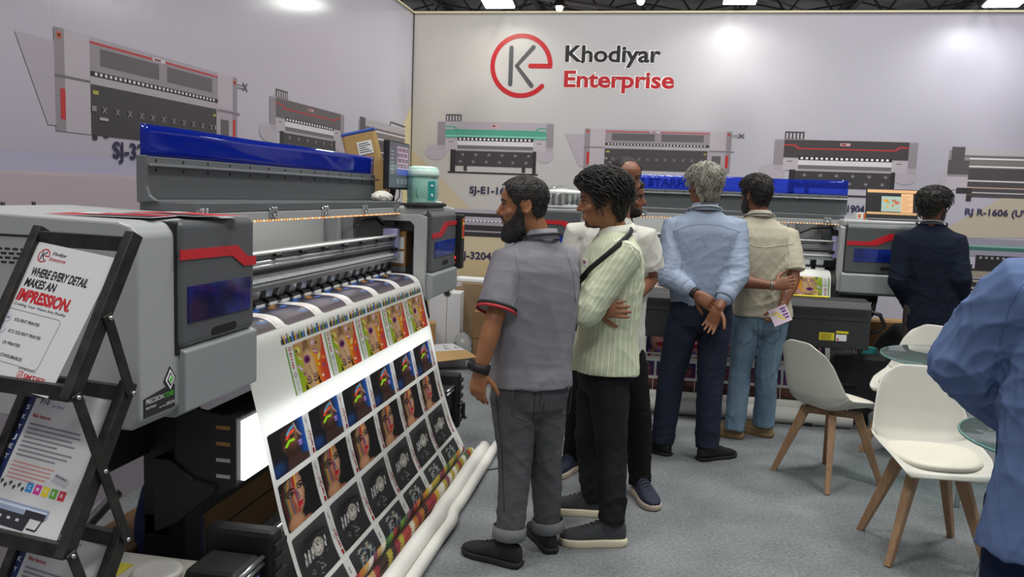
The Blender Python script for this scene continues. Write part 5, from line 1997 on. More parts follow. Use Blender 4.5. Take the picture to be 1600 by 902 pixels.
    def stripe_attribute(self, o, period=0.021):
        """distance round the torso or arm, so woven stripes follow the cloth"""
        me = o.data
        n = len(me.vertices)
        co = np.empty(n * 3); me.vertices.foreach_get('co', co); co = co.reshape(-1, 3)
        J = self.J
        segs = [(J['pelvis'], J['neck'], .155)]
        for s_ in 'LR':
            segs += [(J['sh' + s_], J['el' + s_], .07), (J['el' + s_], J['wr' + s_], .062)]
        best = np.full(n, 1e9); val = np.zeros(n)
        for A, B, r0 in segs:
            a, b_ = np.array(A), np.array(B)
            ax = b_ - a; L = np.linalg.norm(ax); ax /= L
            t = np.clip((co - a) @ ax, 0, L)
            q = co - a - np.outer(t, ax)
            d = np.linalg.norm(q, axis=1) / r0
            e1 = np.cross(ax, np.array(self.r if abs(np.dot(ax, np.array(self.r))) < .9 else self.f)); e1 /= np.linalg.norm(e1)
            e2 = np.cross(ax, e1)
            ang = np.arctan2(q @ e2, q @ e1) * r0
            sel = d < best
            best[sel] = d[sel]; val[sel] = ang[sel]
        at_ = me.attributes.new('weave', 'FLOAT', 'POINT')
        at_.data.foreach_set('value', (val / period).astype(np.float32))

    def trousers(self, m, amp=0.004, seed=2, voxel=0.0075, legs=(.098, .088, .070, .068, .064), hem=.02, name='trousers', waist=.07, spots=(), wk=1.0):
        J, k = self.J, self.k
        mb = MB()
        P = J['pelvis']
        ha = self.hip_axis(); fy = UP.cross(ha).normalized()
        rings = []
        for z, a, b_ in ((waist + .01, .150, .108), (waist - .02, .160, .116), (.0, .178, .128), (-.06, .182, .130), (-.12, .165, .118), (-.16, .09, .08)):
            rings.append(ring(P + UP * z * k, ha, fy, a * k * wk, b_ * k * wk, 32, 2.6))
        mb.loft(rings)
        sp = list(spots)
        for s_ in 'LR':
            hp, kn, an = J['hip' + s_], J['kn' + s_], J['an' + s_]
            h0 = an + (an - kn).normalized() * hem
            capsule(mb, [hp - UP * .02, hp.lerp(kn, .4), kn, kn.lerp(an, .5)], [legs[0] * k, legs[1] * k, legs[2] * k, legs[3] * k], 20)
            mb.tube([kn, kn.lerp(h0, .25), kn.lerp(h0, .5), kn.lerp(h0, .75), h0], [legs[2] * k, (legs[2] + legs[3]) / 2 * k, legs[3] * k, (legs[3] + legs[4]) / 2 * k, legs[4] * k], 20)
            sp += [(tuple(kn), .10, 1.0), (tuple(h0 + UP * .06), .09, 1.5), (tuple(hp - UP * .05), .1, .6)]
        return remesh_object(name, mb, voxel, m, self.b, 4, .5, cloth_post(seed, amp, sp))

    def shoe(self, s_, upper, sole, length=.285, toe=None, sole_h=.028, name='shoe', pitch=0.0, width=1.0, laces=None, lift=0.0, high=1.0):
        an = self.J['an' + s_]
        t = (toe or self.toe[s_]); t = Vector((t[0], t[1], 0)).normalized()
        side = Vector((t.y, -t.x, 0))
        k = self.k * length / .285
        base = Vector((an.x, an.y, lift)) - t * .062 * k
        def W(x, y, z):
            dz = pitch * max(0, x - .0) if pitch else 0
            return base + t * (x * k) + side * (y * k * width) + UP * (z * k + dz)
        rings = []
        for x, hw, h in ((.0, .018, .080), (.012, .030, .100), (.05, .037, .108), (.085, .038, .108), (.115, .040, .100), (.15, .044, .082), (.19, .048, .068), (.235, .046, .058), (.265, .036, .048), (.282, .015, .038)):
            h = sole_h + (h - .028) * high
            R = []
            for j in range(20):
                a = 2 * pi * j / 20
                c_, s2 = cos(a), sin(a)
                y = hw * (abs(c_) ** .8) * (1 if c_ >= 0 else -1)
                z = sole_h * .6 + (h - sole_h * .6) * (0.5 + 0.5 * (abs(s2) ** .7) * (1 if s2 >= 0 else -1))
                if z > .03:
                    y *= 1 - .30 * ((z - .03) / .08)
                R.append(W(x, y, z))
            rings.append(R)
        mb = MB()
        mb.loft(rings)
        o = mb.build(name, upper, self.b, world=True, subsurf=1)
        out = [(.0, .024), (.02, .036), (.06, .041), (.11, .040), (.16, .047), (.21, .053), (.25, .047), (.275, .033), (.289, .012)]
        poly = [W(x - .004, y, 0) for x, y in out] + [W(x - .004, -y, 0) for x, y in reversed(out)]
        mb = MB()
        n = len(poly)
        vs = []
        for z, sc_ in ((0.0, .93), (.006, .98), (sole_h * .85, 1.0), (sole_h, .96)):
            c0 = sum(poly, Vector()) / n
            vs.append([c0 + (p - c0) * sc_ + UP * z * k for p in poly])
        mb.loft(vs)
        mb.build('sole', sole, o, world=True)
        mb = MB()
        for q in range(4):
            x = .125 + .020 * q
            h = .099 - .0088 * q + (sole_h - .028)
            mb.tube([W(x, -.022, h - .010), W(x, 0, h), W(x + .006, .022, h - .010)], .0028, 6)
        mb.tube([W(.115, .0, .104), W(.105, -.03, .108), W(.10, -.038, .090)], .0024, 6).tube([W(.115, .0, .104), W(.105, .03, .108), W(.10, .038, .090)], .0024, 6)
        mb.build('lace', laces or upper, o, world=True)
        return o

    def band(self, name, m, levels, parent=None, n=36, solid=.003, p=2.2):
        """open band round neck or waist from rings (center, ex, ey, a, b)"""
        rings = [ring(c, ex, ey, a, b_, n, p) for c, ex, ey, a, b_ in levels]
        mb = MB()
        mb.loft(rings, cap=False)
        return mb.build(name, m, parent or self.b, world=True, solid=solid)

    def collar(self, m, h=.035, r=(.066, .070), flare=.012, parent=None, tilt=.012, base=0.0):
        N = self.J['neck'] + UP * base
        ex = self.sh_axis(); ey = UP.cross(ex).normalized()
        k = self.k
        lv = []
        for t, e in ((-.010, .006), (.3, 0.0), (1.0, 0.0), (1.02, flare * .5), (.35, flare), (-.05, flare + .006)):
            lv.append((N + UP * (h * t * k + .004) + ey * (-.006 * k), ex, ey, (r[0] + e) * k, (r[1] + e) * k))
        rings = []
        for i, (c, ax, ay, a, b_) in enumerate(lv):
            R = []
            for j in range(36):
                th = 2 * pi * j / 36
                q = c + ax * (a * cos(th)) + ay * (b_ * sin(th))
                q.z -= tilt * (1 + sin(th)) * k          # lower in front
                R.append(q)
            rings.append(R)
        mb = MB()
        mb.loft(rings, cap=False)
        return mb.build('collar', m, parent or self.b, world=True, solid=.0025)

def cloth(name, c, rough=0.85, weave=(420, 0.25), vary=None, **kw):
    return mat(name, c, rough, spec=0.2, bump=(weave[0], weave[1], 0.002), vary=vary, **kw)


def denim(name, c, c2):
    return mat(name, c, 0.9, spec=0.15, bump=(500, 0.3, 0.002), vary=(c2, 7.0, 0.22))


def striped(name, base, line, width=0.10):
    m = cloth(name, base)
    nt = m.node_tree
    b = nt.nodes['Principled BSDF']
    a = nt.nodes.new('ShaderNodeAttribute'); a.attribute_name = 'weave'
    fr = nt.nodes.new('ShaderNodeMath'); fr.operation = 'FRACT'
    nt.links.new(a.outputs['Fac'], fr.inputs[0])
    lt = nt.nodes.new('ShaderNodeMath'); lt.operation = 'LESS_THAN'; lt.inputs[1].default_value = width
    nt.links.new(fr.outputs[0], lt.inputs[0])
    mx = nt.nodes.new('ShaderNodeMix'); mx.data_type = 'RGBA'
    mx.inputs['A'].default_value = lin(base); mx.inputs['B'].default_value = lin(line)
    nt.links.new(lt.outputs[0], mx.inputs['Factor'])
    nt.links.new(mx.outputs['Result'], b.inputs['Base Color'])
    return m


M['strap_black'] = mat('black_strap', '#141416', 0.6)
M['strap_white'] = mat('white_strap', '#d5d3cd', 0.6)
M['shoe_black'] = mat('black_shoe', '#18181a', 0.7, bump=(300, .3))
M['sole_black'] = mat('black_sole', '#1b1b1d', 0.8)
M['shoe_grey'] = mat('dark_grey_knit', '#3c3e42', 0.8, bump=(300, .4))
M['sole_cream'] = mat('cream_sole', '#d8d0b4', 0.7)
M['shoe_navy'] = mat('navy_shoe', '#1c2238', 0.75)
M['sole_tan'] = mat('pale_pink_sole', '#b9a99a', 0.7)
M['shoe_tan'] = mat('tan_suede', '#8c7656', 0.9, bump=(200, .3))
M['sole_brown'] = mat('brown_sole', '#7c6546', 0.8)


def lanyard(fig, m, drop, parent=None, w=.009, front=True, card=None):
    """strap round the neck; drop = (x, y, z) local point where both ends meet in front"""
    N, k = fig.J['neck'], fig.k
    ex = fig.sh_axis(); ey = UP.cross(ex).normalized()
    pts = []
    for i in range(15):
        t = pi * i / 14
        q = N + ex * (.094 * k * cos(t)) - ey * (.089 * k * sin(t)) + UP * (.004 + .022 * sin(t)) * k
        pts.append(q)
    if front:
        D = drop
        pts = [D, D.lerp(pts[0], .35) + ey * .025, D.lerp(pts[0], .75) + ey * .03] + pts + [D.lerp(pts[-1], .75) + ey * .03, D.lerp(pts[-1], .35) + ey * .025, D]
    mb = MB()
    mb.tube(pts, w, 8, flat=.25, up=tuple(ey))
    return mb.build('lanyard', m, parent or fig.b, world=True)


# ---------- bearded person in the grey polo shirt
A = Figure('bearded person in a grey polo shirt and black wristwatch looking at the left print', (-.50, 3.40), (-.72, .69), 1.70, '#a06e4c')
A.J['elL'] = at(771, 505, Y=3.22); A.J['wrL'] = at(750, 578, Y=3.20)
A.J['shL'] = at(795, 408, Y=3.33)
A.J['shR'] = at(880, 405, Y=3.56)
A.J['neck'] = at(842, 372, Y=3.42)
A.J['pelvis'] = at(829, 592, Y=3.41)
A.J['hipL'] = at(800, 612, Y=3.37); A.J['hipR'] = at(852, 612, Y=3.46)
A.J['knL'] = at(806, 720, Y=3.33); A.J['anL'] = at(795, 838, Y=3.30)
A.J['knR'] = at(852, 718, Y=3.48); A.J['anR'] = at(857, 825, Y=3.50)
A.J['elR'] = A.L(.25, .12, 1.12); A.J['wrR'] = A.L(.10, .27, 1.06)
A.toe = dict(L=Vector((-.86, .30, 0)), R=Vector((-.45, .9, 0)))
h = A.head(at(819, 322, Y=3.40), (-.985, -.10, -.10), (-.02, 0, 1), .985)
A.handspec['L'] = dict(d=Vector((-.10, .02, -1)), n=Vector((.35, .9, 0)), curl=(.30, .35, .25), ts=1)
A.body(jaw=1.0)
h.eyes(A.b, M['hair_black'])
h.shell('hair', A.b, M['hair_black'], interp_line([(0, .088), (30, .082), (48, .064), (62, .040), (72, .004), (80, -.002), (90, .026), (104, .012), (116, -.04), (140, -.062), (180, -.068)]), lambda z, a: .005 + .010 * max(0, min(1, (z - .0) / .07)), noise=(.0012, 3),
        locks=dict(n=1000, length=.020, radius=.0017, lift=.0015, flow=flow_short, jit=.35))
BEARD_TOP = interp_line([(0, -.078), (14, -.076), (22, -.058), (40, -.056), (56, -.046), (68, -.022), (78, .008), (84, .010), (92, -.03), (100, -.2), (180, -.2)])
h.shell('beard', A.b, M['hair_black'], lambda a: -.2, lambda z, a: .004 + .009 * max(0, min(1, (-z - .05) / .05)), low=BEARD_TOP, noise=(.0016, 5), down=.034, zmax=.03,
        locks=dict(n=420, length=.022, radius=.0024, lift=.002, flow=flow_down, z0=-.115, sink=.0, jit=.3))
mb = MB(); mb.tube([h.w((x, y, z)) for x, y, z in ((-.030, .080, -.062), (-.016, .094, -.049), (0, .099, -.046), (.016, .094, -.049), (.030, .080, -.062))], [.003, .0055, .005, .0055, .003], 8)
mb.build('moustache', M['hair_black'], A.b, world=True)
M['polo'] = cloth('grey_polo_cloth', '#85848a', 0.7, (520, .2), vary=('#7d7b82', 14, .3))
sh = A.shirt(M['polo'], sleeves='short', amp=.0032, seed=11, sleeve_r=(.086, .07, .06, .05), short_t=.80,
             levels=[(-.04, .186, .140, 0), (.02, .186, .138, 0), (.12, .180, .130, 0), (.35, .186, .130, 0), (.6, .200, .136, 0), (.78, .198, .130, 0), (.88, .172, .110, 0), (.95, .118, .085, 0), (1.0, .078, .07, 0)])
A.collar(M['polo'], .040, (.064, .068), .013, sh)
sl, el = A.J['shL'], A.J['elL']
e2 = sl.lerp(el, .80); dx = (el - sl).normalized(); ax = dx.cross(Vector((0, 1, 0))).normalized(); ay = dx.cross(ax)
for dd, m_, nm in ((-.012, mat('black_trim', '#1a1a1c', .7), 'sleeve_trim'), (.002, mat('red_trim', '#a8262c', .7), 'sleeve_edge')):
    A.band(nm, m_, [(e2 + dx * (dd + q), ax, ay, .0835, .0835) for q in (-.006, .006)], sh, p=2.0)
lanyard(A, M['strap_black'], A.L(0, .16, 1.10), sh, .010)
M['jeans_grey'] = denim('washed_black_denim', '#46474a', '#5c5d5f')
tr = A.trousers(M['jeans_grey'], .0046, 21, legs=(.098, .092, .074, .068, .062), hem=-.0, wk=.95)
for s_ in 'LR':
    an, kn = A.J['an' + s_], A.J['kn' + s_]
    dx = (an - kn).normalized(); c0 = an - dx * .018
    ax = dx.cross(Vector((0, 1, 0))).normalized(); ay = dx.cross(ax)
    A.band('turn_up', mat('turned_denim', '#6a6c6f', .9), [(c0 + dx * q, ax, ay, r_, r_) for q, r_ in ((-.026, .066), (-.024, .0715), (.022, .0715), (.026, .066))], tr, p=2.0)
    A.shoe(s_, M['shoe_black'], M['sole_black'], .30, sole_h=.026)
# hip pockets
hax = A.hip_axis(); hfy = UP.cross(hax)
for q in (-1, 1):
    c0 = A.J['pelvis'] + hax * (.074 * q) - hfy * (.116 if q < 0 else .108) - UP * .075
    mb = MB()
    def PK(x, z): return c0 + hax * x + UP * z - hfy * (.012 - .9 * abs(x + .03 * q) ** 1.6 * .2) + hfy * (.25 * max(0, -.0 - z) * .3)
    path = [PK(-.065, .06), PK(-.062, -.05), PK(0, -.078), PK(.062, -.05), PK(.065, .06), PK(-.065, .06)]
    mb.tube(path, .0022, 6)
    mb.build('pocket_seam', mat('pocket_thread', '#2f3032', .9), tr, world=True)
w = A.J['wrL']; d = (w - A.J['elL']).normalized(); ax = d.cross(Vector((0, 1, 0))).normalized(); ay = d.cross(ax)
wt = A.band('wristwatch', M['strap_black'], [(w + d * q, ax, ay, .035, .035) for q in (-.026, .010)], solid=.010)
MB().sphere(w - d * .008 + ax * .038 * (1 if ax.x < 0 else -1), .021, 14).build('watch_case', M['rubber'], wt, world=True)

seam(sh, [[(803, 392), (812, 425), (806, 465), (796, 488)], [(884, 392), (896, 430), (899, 470)]], .0022, M['polo'])
seam(tr, [[(836, 612), (833, 660)], [(773, 600), (784, 700), (788, 800)]], .0022, mat('jeans_thread', '#2c2d2f', .9))

# ---------- person in the pale striped shirt, arms folded
B = Figure('person in a pale green striped shirt standing with folded arms', (-.27, 3.78), (-.93, -.20), 1.74, '#9a6a4b')
B.J['neck'] = at(962, 362, Y=3.80)
B.J['shL'] = at(975, 398, Y=3.63); B.J['shR'] = at(945, 392, Y=3.98)
B.J['elL'] = at(916, 488, Y=3.54); B.J['wrL'] = at(912, 452, Y=3.80)
B.J['elR'] = at(908, 482, Y=4.02); B.J['wrR'] = at(928, 482, Y=3.60)
B.J['pelvis'] = at(945, 565, Y=3.79)
B.J['hipL'] = at(950, 585, Y=3.71); B.J['hipR'] = at(935, 585, Y=3.87)
B.J['knL'] = at(955, 690, Y=3.68); B.J['anL'] = at(957, 806, Y=3.62)
B.J['knR'] = at(922, 680, Y=3.90); B.J['anR'] = at(927, 772, Y=3.95)
B.toe = dict(L=Vector((-.97, -.22, 0)), R=Vector((-1, -.05, 0)))
h = B.head(at(941, 315, Y=3.78), (-.985, -.10, -.16), (-.06, 0, 1), 1.0)
B.handspec['R'] = dict(d=Vector((.95, -.25, .05)), n=Vector((.25, .95, .0)), curl=(.16, .25, .2), ts=-1, spread=.07)
B.handspec['L'] = dict(d=Vector((-.15, .9, .25)), n=Vector((.9, .2, 0)), curl=(.3, .3, .2), ts=1)
B.body(jaw=1.04)
h.eyes(B.b, M['hair_black'])
HL2 = interp_line([(0, .060), (30, .060), (50, .044), (64, .020), (72, -.012), (80, -.006), (90, .022), (104, .010), (116, -.05), (140, -.080), (180, -.085)])
h.shell('hair', B.b, M['hair_black'], HL2, lambda z, a: .014 + .026 * max(0, min(1, (z - .01) / .06)) + .012 * max(0, cos(a)) * max(0, min(1, (z - .05) / .03)) + .008 * max(0, -cos(a)), noise=(.0048, 8), strand=17, swirl=12,
        locks=dict(n=1300, length=.060, radius=.0034, lift=.008, flow=flow_comb_back, jit=.2, curl=.3))
h.shell('stubble', B.b, mat('short_stubble', '#3a281f', .8), lambda a: -.2, lambda z, a: .0006, low=BEARD_TOP, noise=(.0003, 5), zmax=.03)
M['shirt_lime'] = striped('striped_pale_green_cloth', '#c3cbad', '#e9ebdc', .13)
sh = B.shirt(M['shirt_lime'], sleeves='long', amp=.0040, seed=5, sleeve_r=(.084, .070, .062, .052),
             levels=[(-.075, .200, .155, 0), (.0, .194, .148, 0), (.2, .176, .134, 0), (.4, .178, .132, 0), (.62, .192, .138, 0), (.78, .190, .130, 0), (.88, .168, .110, 0), (.95, .118, .085, 0), (1.0, .078, .07, 0)])
B.stripe_attribute(sh)
sh.data.update()
B.collar(M['shirt_lime'], .036, (.064, .068), .014, sh)
mb = MB()
mb.tube([at(925, 405, Y=3.90), at(950, 378, Y=3.90), at(975, 362, Y=3.84), at(988, 358, Y=3.74), at(984, 366, Y=3.64), at(968, 381, Y=3.56), at(945, 401, Y=3.535), at(922, 420, Y=3.545), at(908, 436, Y=3.57)], .012, 8, flat=.25, up=(0, -1, .3))
mb.tube([at(908, 436, Y=3.63), at(904, 455, Y=3.61), at(902, 470, Y=3.60)], .010, 8, flat=.5)
mb.build('lanyard', M['strap_black'], sh, world=True)
mb = MB()
mb.box(-.012, .012, -.01, .01, -.03, .02, .004, 0, Matrix.Translation(at(912, 433, Y=3.60)) @ Matrix.Rotation(.7, 4, 'Y'))
mb.build('clip', M['rubber'], sh, world=True)
mb = MB(); p_ = at(914, 411, Y=3.62)
Mx = Matrix.Translation(p_) @ Matrix.Rotation(radians(-62), 4, 'Z')
mb.box(-.022, .022, -.003, .003, -.018, .018, .002, 0, Mx)
mb.box(-.016, .016, -.0036, .0, -.002, .010, 0, 1, Mx)
mb.build('name_badge', [M['white_paper'], mat('badge_print', '#a05a70', .5)], sh, world=True)
seam(sh, [[(962, 374), (985, 382), (1002, 396)], [(984, 384), (1000, 410), (1003, 440), (992, 468)]], .0022, M['shirt_lime'])
M['jeans_black'] = denim('black_denim', '#1d1e20', '#2b2c2e')
B.trousers(M['jeans_black'], .0046, 31, legs=(.096, .092, .074, .068, .060), hem=.03, wk=.92)
for s_ in 'LR':
    B.shoe(s_, M['shoe_grey'], M['sole_cream'], .305, sole_h=.034)

# ---------- person in the white T-shirt behind
Cc = Figure('person in a white T-shirt and black trousers behind the striped shirt', (-.20, 4.42), (.35, -.94), 1.80, '#8a5b42')
Cc.J["neck"] = at(964, 345, Y=4.42); Cc.J['shL'] = at(1004, 372, Y=4.38); Cc.J['shR'] = at(905, 364, Y=4.50)
Cc.J['elL'] = at(1017, 436, Y=4.40); Cc.J['wrL'] = at(985, 470, Y=4.22)
Cc.J['elR'] = at(892, 440, Y=4.50); Cc.J['wrR'] = at(925, 470, Y=4.30)
Cc.J['pelvis'] = at(955, 530, Y=4.44)
Cc.J['hipR'] = at(930, 545, Y=4.47); Cc.J['hipL'] = at(978, 545, Y=4.40)
Cc.J['knR'] = at(905, 632, Y=4.50); Cc.J['anR'] = at(896, 710, Y=4.60)
Cc.J['knL'] = at(997, 645, Y=4.34); Cc.J['anL'] = at(1000, 752, Y=4.30)
Cc.toe = dict(R=Vector((-.42, -.9, 0)), L=Vector((.35, -.94, 0)))
h = Cc.head(at(975, 281, Y=4.40), (.50, -.86, -.10), UP, 1.02)
Cc.handspec['L'] = dict(d=Vector((-.9, -.2, .1)), n=Vector((0, 1, 0)), ts=1)
Cc.body()
h.eyes(Cc.b, M['hair_black'])
HL3 = interp_line([(0, .098), (30, .094), (45, .070), (60, .040), (72, .0), (80, -.002), (90, .026), (104, .012), (116, -.04), (140, -.062), (180, -.068)])
h.shell('hair', Cc.b, M['hair_black'], HL3, lambda z, a: .005, noise=(.0008, 3))
h.shell('beard', Cc.b, M['hair_black'], lambda a: -.2, lambda z, a: .004 + .006 * max(0, cos(a)), low=BEARD_TOP, noise=(.001, 5), down=.008, zmax=.03)
mb = MB(); mb.tube([h.w((x, y, z)) for x, y, z in ((-.030, .080, -.064), (-.016, .093, -.049), (0, .097, -.046), (.016, .093, -.049), (.030, .080, -.064))], [.003, .005, .0045, .005, .003], 8)
mb.build('moustache', M['hair_black'], Cc.b, world=True)
M['tee'] = cloth('white_jersey', '#c9c8c0', .85)
sh = Cc.shirt(M['tee'], sleeves='short', amp=.0036, seed=8, short_t=.80, sleeve_r=(.088, .07, .06, .05))
M['trousers_black'] = cloth('black_twill', '#121214', .9)
Cc.trousers(M['trousers_black'], .004, 41, legs=(.098, .090, .070, .064, .058), wk=.9)
for s_ in 'LR':
    Cc.shoe(s_, M['shoe_navy'], M['sole_tan'], .30, sole_h=.030, laces=M['strap_black'])

# ---------- face in profile between the others
D = Figure('person mostly hidden behind the white T-shirt, bearded face turned right', (-.23, 5.12), (1.0, .1), 1.73, '#8a5b42')
h = D.head(at(982, 310, Y=5.12), (.97, -.16, -.06), UP, .95)
D.J['neck'] = at(974, 349, Y=5.13)
D.J['elL'] = D.L(-.21, -.05, 1.12); D.J['wrL'] = D.L(-.20, .02, .88); D.J['elR'] = D.L(.21, -.05, 1.12); D.J['wrR'] = D.L(.20, .02, .88)
D.body(voxel=.006)
h.eyes(D.b, M['hair_black'])
h.shell('hair', D.b, M['hair_brown'], HAIRLINE, lambda z, a: .012 + .012 * max(0, min(1, (z - .02) / .06)), noise=(.005, 13), strand=15)
h.shell('beard', D.b, M['hair_brown'], lambda a: -.2, lambda z, a: .003 + .005 * max(0, cos(a)), low=BEARD_TOP, noise=(.001, 5), zmax=.03)
D.shirt(cloth('dark_shirt_cloth', '#3a3d46'), sleeves='long', amp=.003, seed=3)
D.trousers(M['trousers_black'], .003, 43)
for s_ in 'LR':
    D.shoe(s_, M['shoe_black'], M['sole_black'], .28)

# ---------- grey-haired person in the light blue shirt, hands behind the back
E_ = Figure('grey-haired person in a light blue shirt with hands clasped behind the back', (.22, 5.09), (-.12, .99), 1.80, '#87583f')
E_.J['neck'] = at(1101, 328, Y=5.08); E_.J['shL'] = at(1056, 356, Y=5.10); E_.J['shR'] = at(1147, 358, Y=5.14)
E_.J['elL'] = at(1047, 432, Y=4.98); E_.J['wrL'] = at(1087, 459, Y=4.86)
E_.J['elR'] = at(1151, 430, Y=5.02); E_.J['wrR'] = at(1124, 481, Y=4.86)
E_.J['pelvis'] = at(1095, 475, Y=5.10)
E_.J['hipL'] = at(1070, 490, Y=5.09); E_.J['hipR'] = at(1119, 490, Y=5.12)
E_.J['knL'] = at(1049, 588, Y=5.09); E_.J['anL'] = at(1036, 684, Y=5.06)
E_.J['knR'] = at(1110, 590, Y=5.09); E_.J['anR'] = at(1105, 692, Y=5.02)
E_.toe = dict(L=Vector((-.72, .70, 0)), R=Vector((.72, .55, 0)))
h = E_.head(at(1100, 292, Y=5.07), (-.50, .86, -.02), UP, 1.02)
E_.handspec['L'] = dict(d=Vector((.75, -.10, -.45)), n=Vector((-.25, .95, -.1)), curl=(.5, .5, .35), ts=-1, thumb=(.6, .6, .5))
E_.handspec['R'] = dict(d=Vector((-.40, -.05, -.92)), n=Vector((-.25, -.95, 0)), curl=(.25, .3, .25), ts=-1)
E_.body(jaw=1.02)
h.eyes(E_.b, M['hair_grey'])
h.shell('hair', E_.b, M['hair_grey'], interp_line([(0, .070), (40, .066), (60, .040), (72, .004), (82, .004), (92, .03), (106, .012), (116, -.05), (140, -.074), (180, -.080)]),
        lambda z, a: .018 + .012 * max(0, min(1, (z + .0) / .08)) + .006 * max(0, -cos(a)), noise=(.0028, 9), strand=22, swirl=6,
        locks=dict(n=1300, length=.042, radius=.0024, lift=.003, flow=lambda z, a: (0, .9, .35), jit=.25, curl=.3))
mb = MB()
mb.tube([h.w((x, y, z)) for x, y, z in ((-.083, -.01, .018), (-.080, .04, .016), (-.066, .088, .014), (-.034, .100, .012), (.034, .100, .012), (.066, .088, .014), (.080, .04, .016), (.083, -.01, .018))], .0018, 6)
for q in (-1, 1):
    mb.tube([h.w((q * (.033 + .022 * cos(t)), .098, .006 + .017 * sin(t))) for t in [2 * pi * i / 12 for i in range(13)]], .0015, 6)
mb.build('spectacles', M['black_metal'], E_.b, world=True)
M['shirt_blue'] = cloth('light_blue_cotton', '#98a5ba', .8, vary=('#909db3', 10, .3))
sh = E_.shirt(M['shirt_blue'], sleeves='long', sleeve_end=.70, amp=.0042, seed=14, sleeve_r=(.086, .074, .062, .050),
              levels=[(-.02, .172, .125, 0), (.08, .180, .130, 0), (.2, .186, .134, 0), (.4, .186, .132, 0), (.62, .200, .136, 0), (.78, .200, .130, 0), (.88, .175, .110, 0), (.95, .120, .085, 0), (1.0, .078, .07, 0)])
E_.collar(M['shirt_blue'], .040, (.064, .068), .012, sh)
lanyard(E_, M['strap_white'], E_.L(0, .16, 1.15), sh, .010)
for s_ in 'LR':
    w, el = E_.J['wr' + s_], E_.J['el' + s_]
    d = (w - el).normalized(); ax = d.cross(Vector((0, 1, 0))).normalized(); ay = d.cross(ax)
    A_ = E_.band('cuff', M['shirt_blue'], [(w - d * q, ax, ay, r_, r_) for q, r_ in ((.155, .050), (.150, .055), (.075, .057), (.070, .050))], sh, p=2.0)
w, el = E_.J['wrL'], E_.J['elL']; d = (w - el).normalized(); ax = d.cross(Vector((0, 1, 0))).normalized(); ay = d.cross(ax)
E_.band('wristwatch', M['strap_black'], [(w + d * q, ax, ay, .031, .031) for q in (-.018, .006)], solid=.004)
seam(sh, [[(1052, 362), (1075, 353), (1100, 350), (1128, 353), (1156, 363)], [(1095, 353), (1102, 386)], [(1110, 353), (1103, 386)], [(1061, 360), (1066, 400), (1062, 432)], [(1144, 362), (1137, 402), (1141, 430)]], .0016, M['shirt_blue'])
M['trousers_navy'] = cloth('navy_suiting', '#222736', .85, (600, .2), vary=('#272d3d', 20, .3))
tr = E_.trousers(M['trousers_navy'], .0034, 51, legs=(.100, .094, .080, .074, .070), hem=.035, waist=.10)
hax = E_.hip_axis(); hfy = UP.cross(hax).normalized()
E_.band('belt', mat('dark_belt', '#17161a', .5), [(E_.J['pelvis'] + UP * z, hax, hfy, .166 * E_.k, .122 * E_.k) for z in (.075, .105)], tr, p=2.6)
for s_ in 'LR':
    E_.shoe(s_, mat('black_leather', '#17171a', .4), M['sole_black'], .285, sole_h=.02)

seam(tr, [[(1095, 470), (1094, 530)], [(1060, 489), (1083, 491)], [(1108, 491), (1128, 489)]], .0022, mat('navy_thread', '#161a28', .9))

# ---------- young person in the beige shirt holding a card
G_ = Figure('person in a beige shirt and blue jeans, one hand behind holding a printed card', (.64, 5.62), (-.22, .975), 1.76, '#865840')
G_.J['neck'] = at(1186, 338, Y=5.62); G_.J['shL'] = at(1146, 366, Y=5.60); G_.J['shR'] = at(1229, 370, Y=5.66)
G_.J['elL'] = at(1146, 437, Y=5.46); G_.J['wrL'] = at(1208, 447, Y=5.38)
G_.J['elR'] = at(1240, 436, Y=5.56); G_.J['wrR'] = at(1222, 478, Y=5.42)
G_.J['pelvis'] = at(1190, 484, Y=5.62)
G_.J['hipL'] = at(1166, 496, Y=5.60); G_.J['hipR'] = at(1209, 497, Y=5.64)
G_.J['knL'] = at(1157, 580, Y=5.60); G_.J['anL'] = at(1148, 662, Y=5.56)
G_.J['knR'] = at(1198, 580, Y=5.62); G_.J['anR'] = at(1194, 655, Y=5.66)
G_.toe = dict(L=Vector((-.9, .25, 0)), R=Vector((-.8, .45, 0)))
h = G_.head(at(1181, 305, Y=5.62), (-.62, .78, -.02), UP, 1.0)
G_.handspec['L'] = dict(d=Vector((.85, -.1, .25)), n=Vector((.1, .95, -.2)), curl=(.45, .5, .35), ts=1)
G_.handspec['R'] = dict(d=Vector((-.35, -.15, -.85)), n=Vector((-.75, .4, .35)), curl=(.5, .6, .4), ts=-1, thumb=(.7, .2, .7))
G_.body(arm_k=1.08)
h.eyes(G_.b, M['hair_black'])
h.shell('hair', G_.b, M['hair_black'], HAIRLINE, lambda z, a: .012 + .016 * max(0, min(1, (z - .02) / .06)), noise=(.003, 19), strand=20,
        locks=dict(n=1000, length=.030, radius=.0026, lift=.004, flow=flow_short, jit=.45, curl=.6))
h.shell('beard', G_.b, M['hair_black'], lambda a: -.2, lambda z, a: .006 + .008 * max(0, cos(a)), low=BEARD_TOP, noise=(.001, 5), down=.012, zmax=.03)
M['shirt_beige'] = striped('beige_woven_cloth', '#b3ad98', '#bdb8a6', .35)
sh = G_.shirt(M['shirt_beige'], sleeves='short', amp=.0040, seed=24, short_t=.84, sleeve_r=(.088, .07, .06, .05),
              levels=[(-.06, .198, .148, 0), (.0, .194, .142, 0), (.2, .182, .130, 0), (.4, .188, .132, 0), (.62, .202, .138, 0), (.78, .200, .130, 0), (.88, .175, .110, 0), (.95, .120, .085, 0), (1.0, .078, .07, 0)])
G_.stripe_attribute(sh, .016)
sh.data.update()
G_.collar(M['shirt_beige'], .038, (.064, .068), .012, sh)
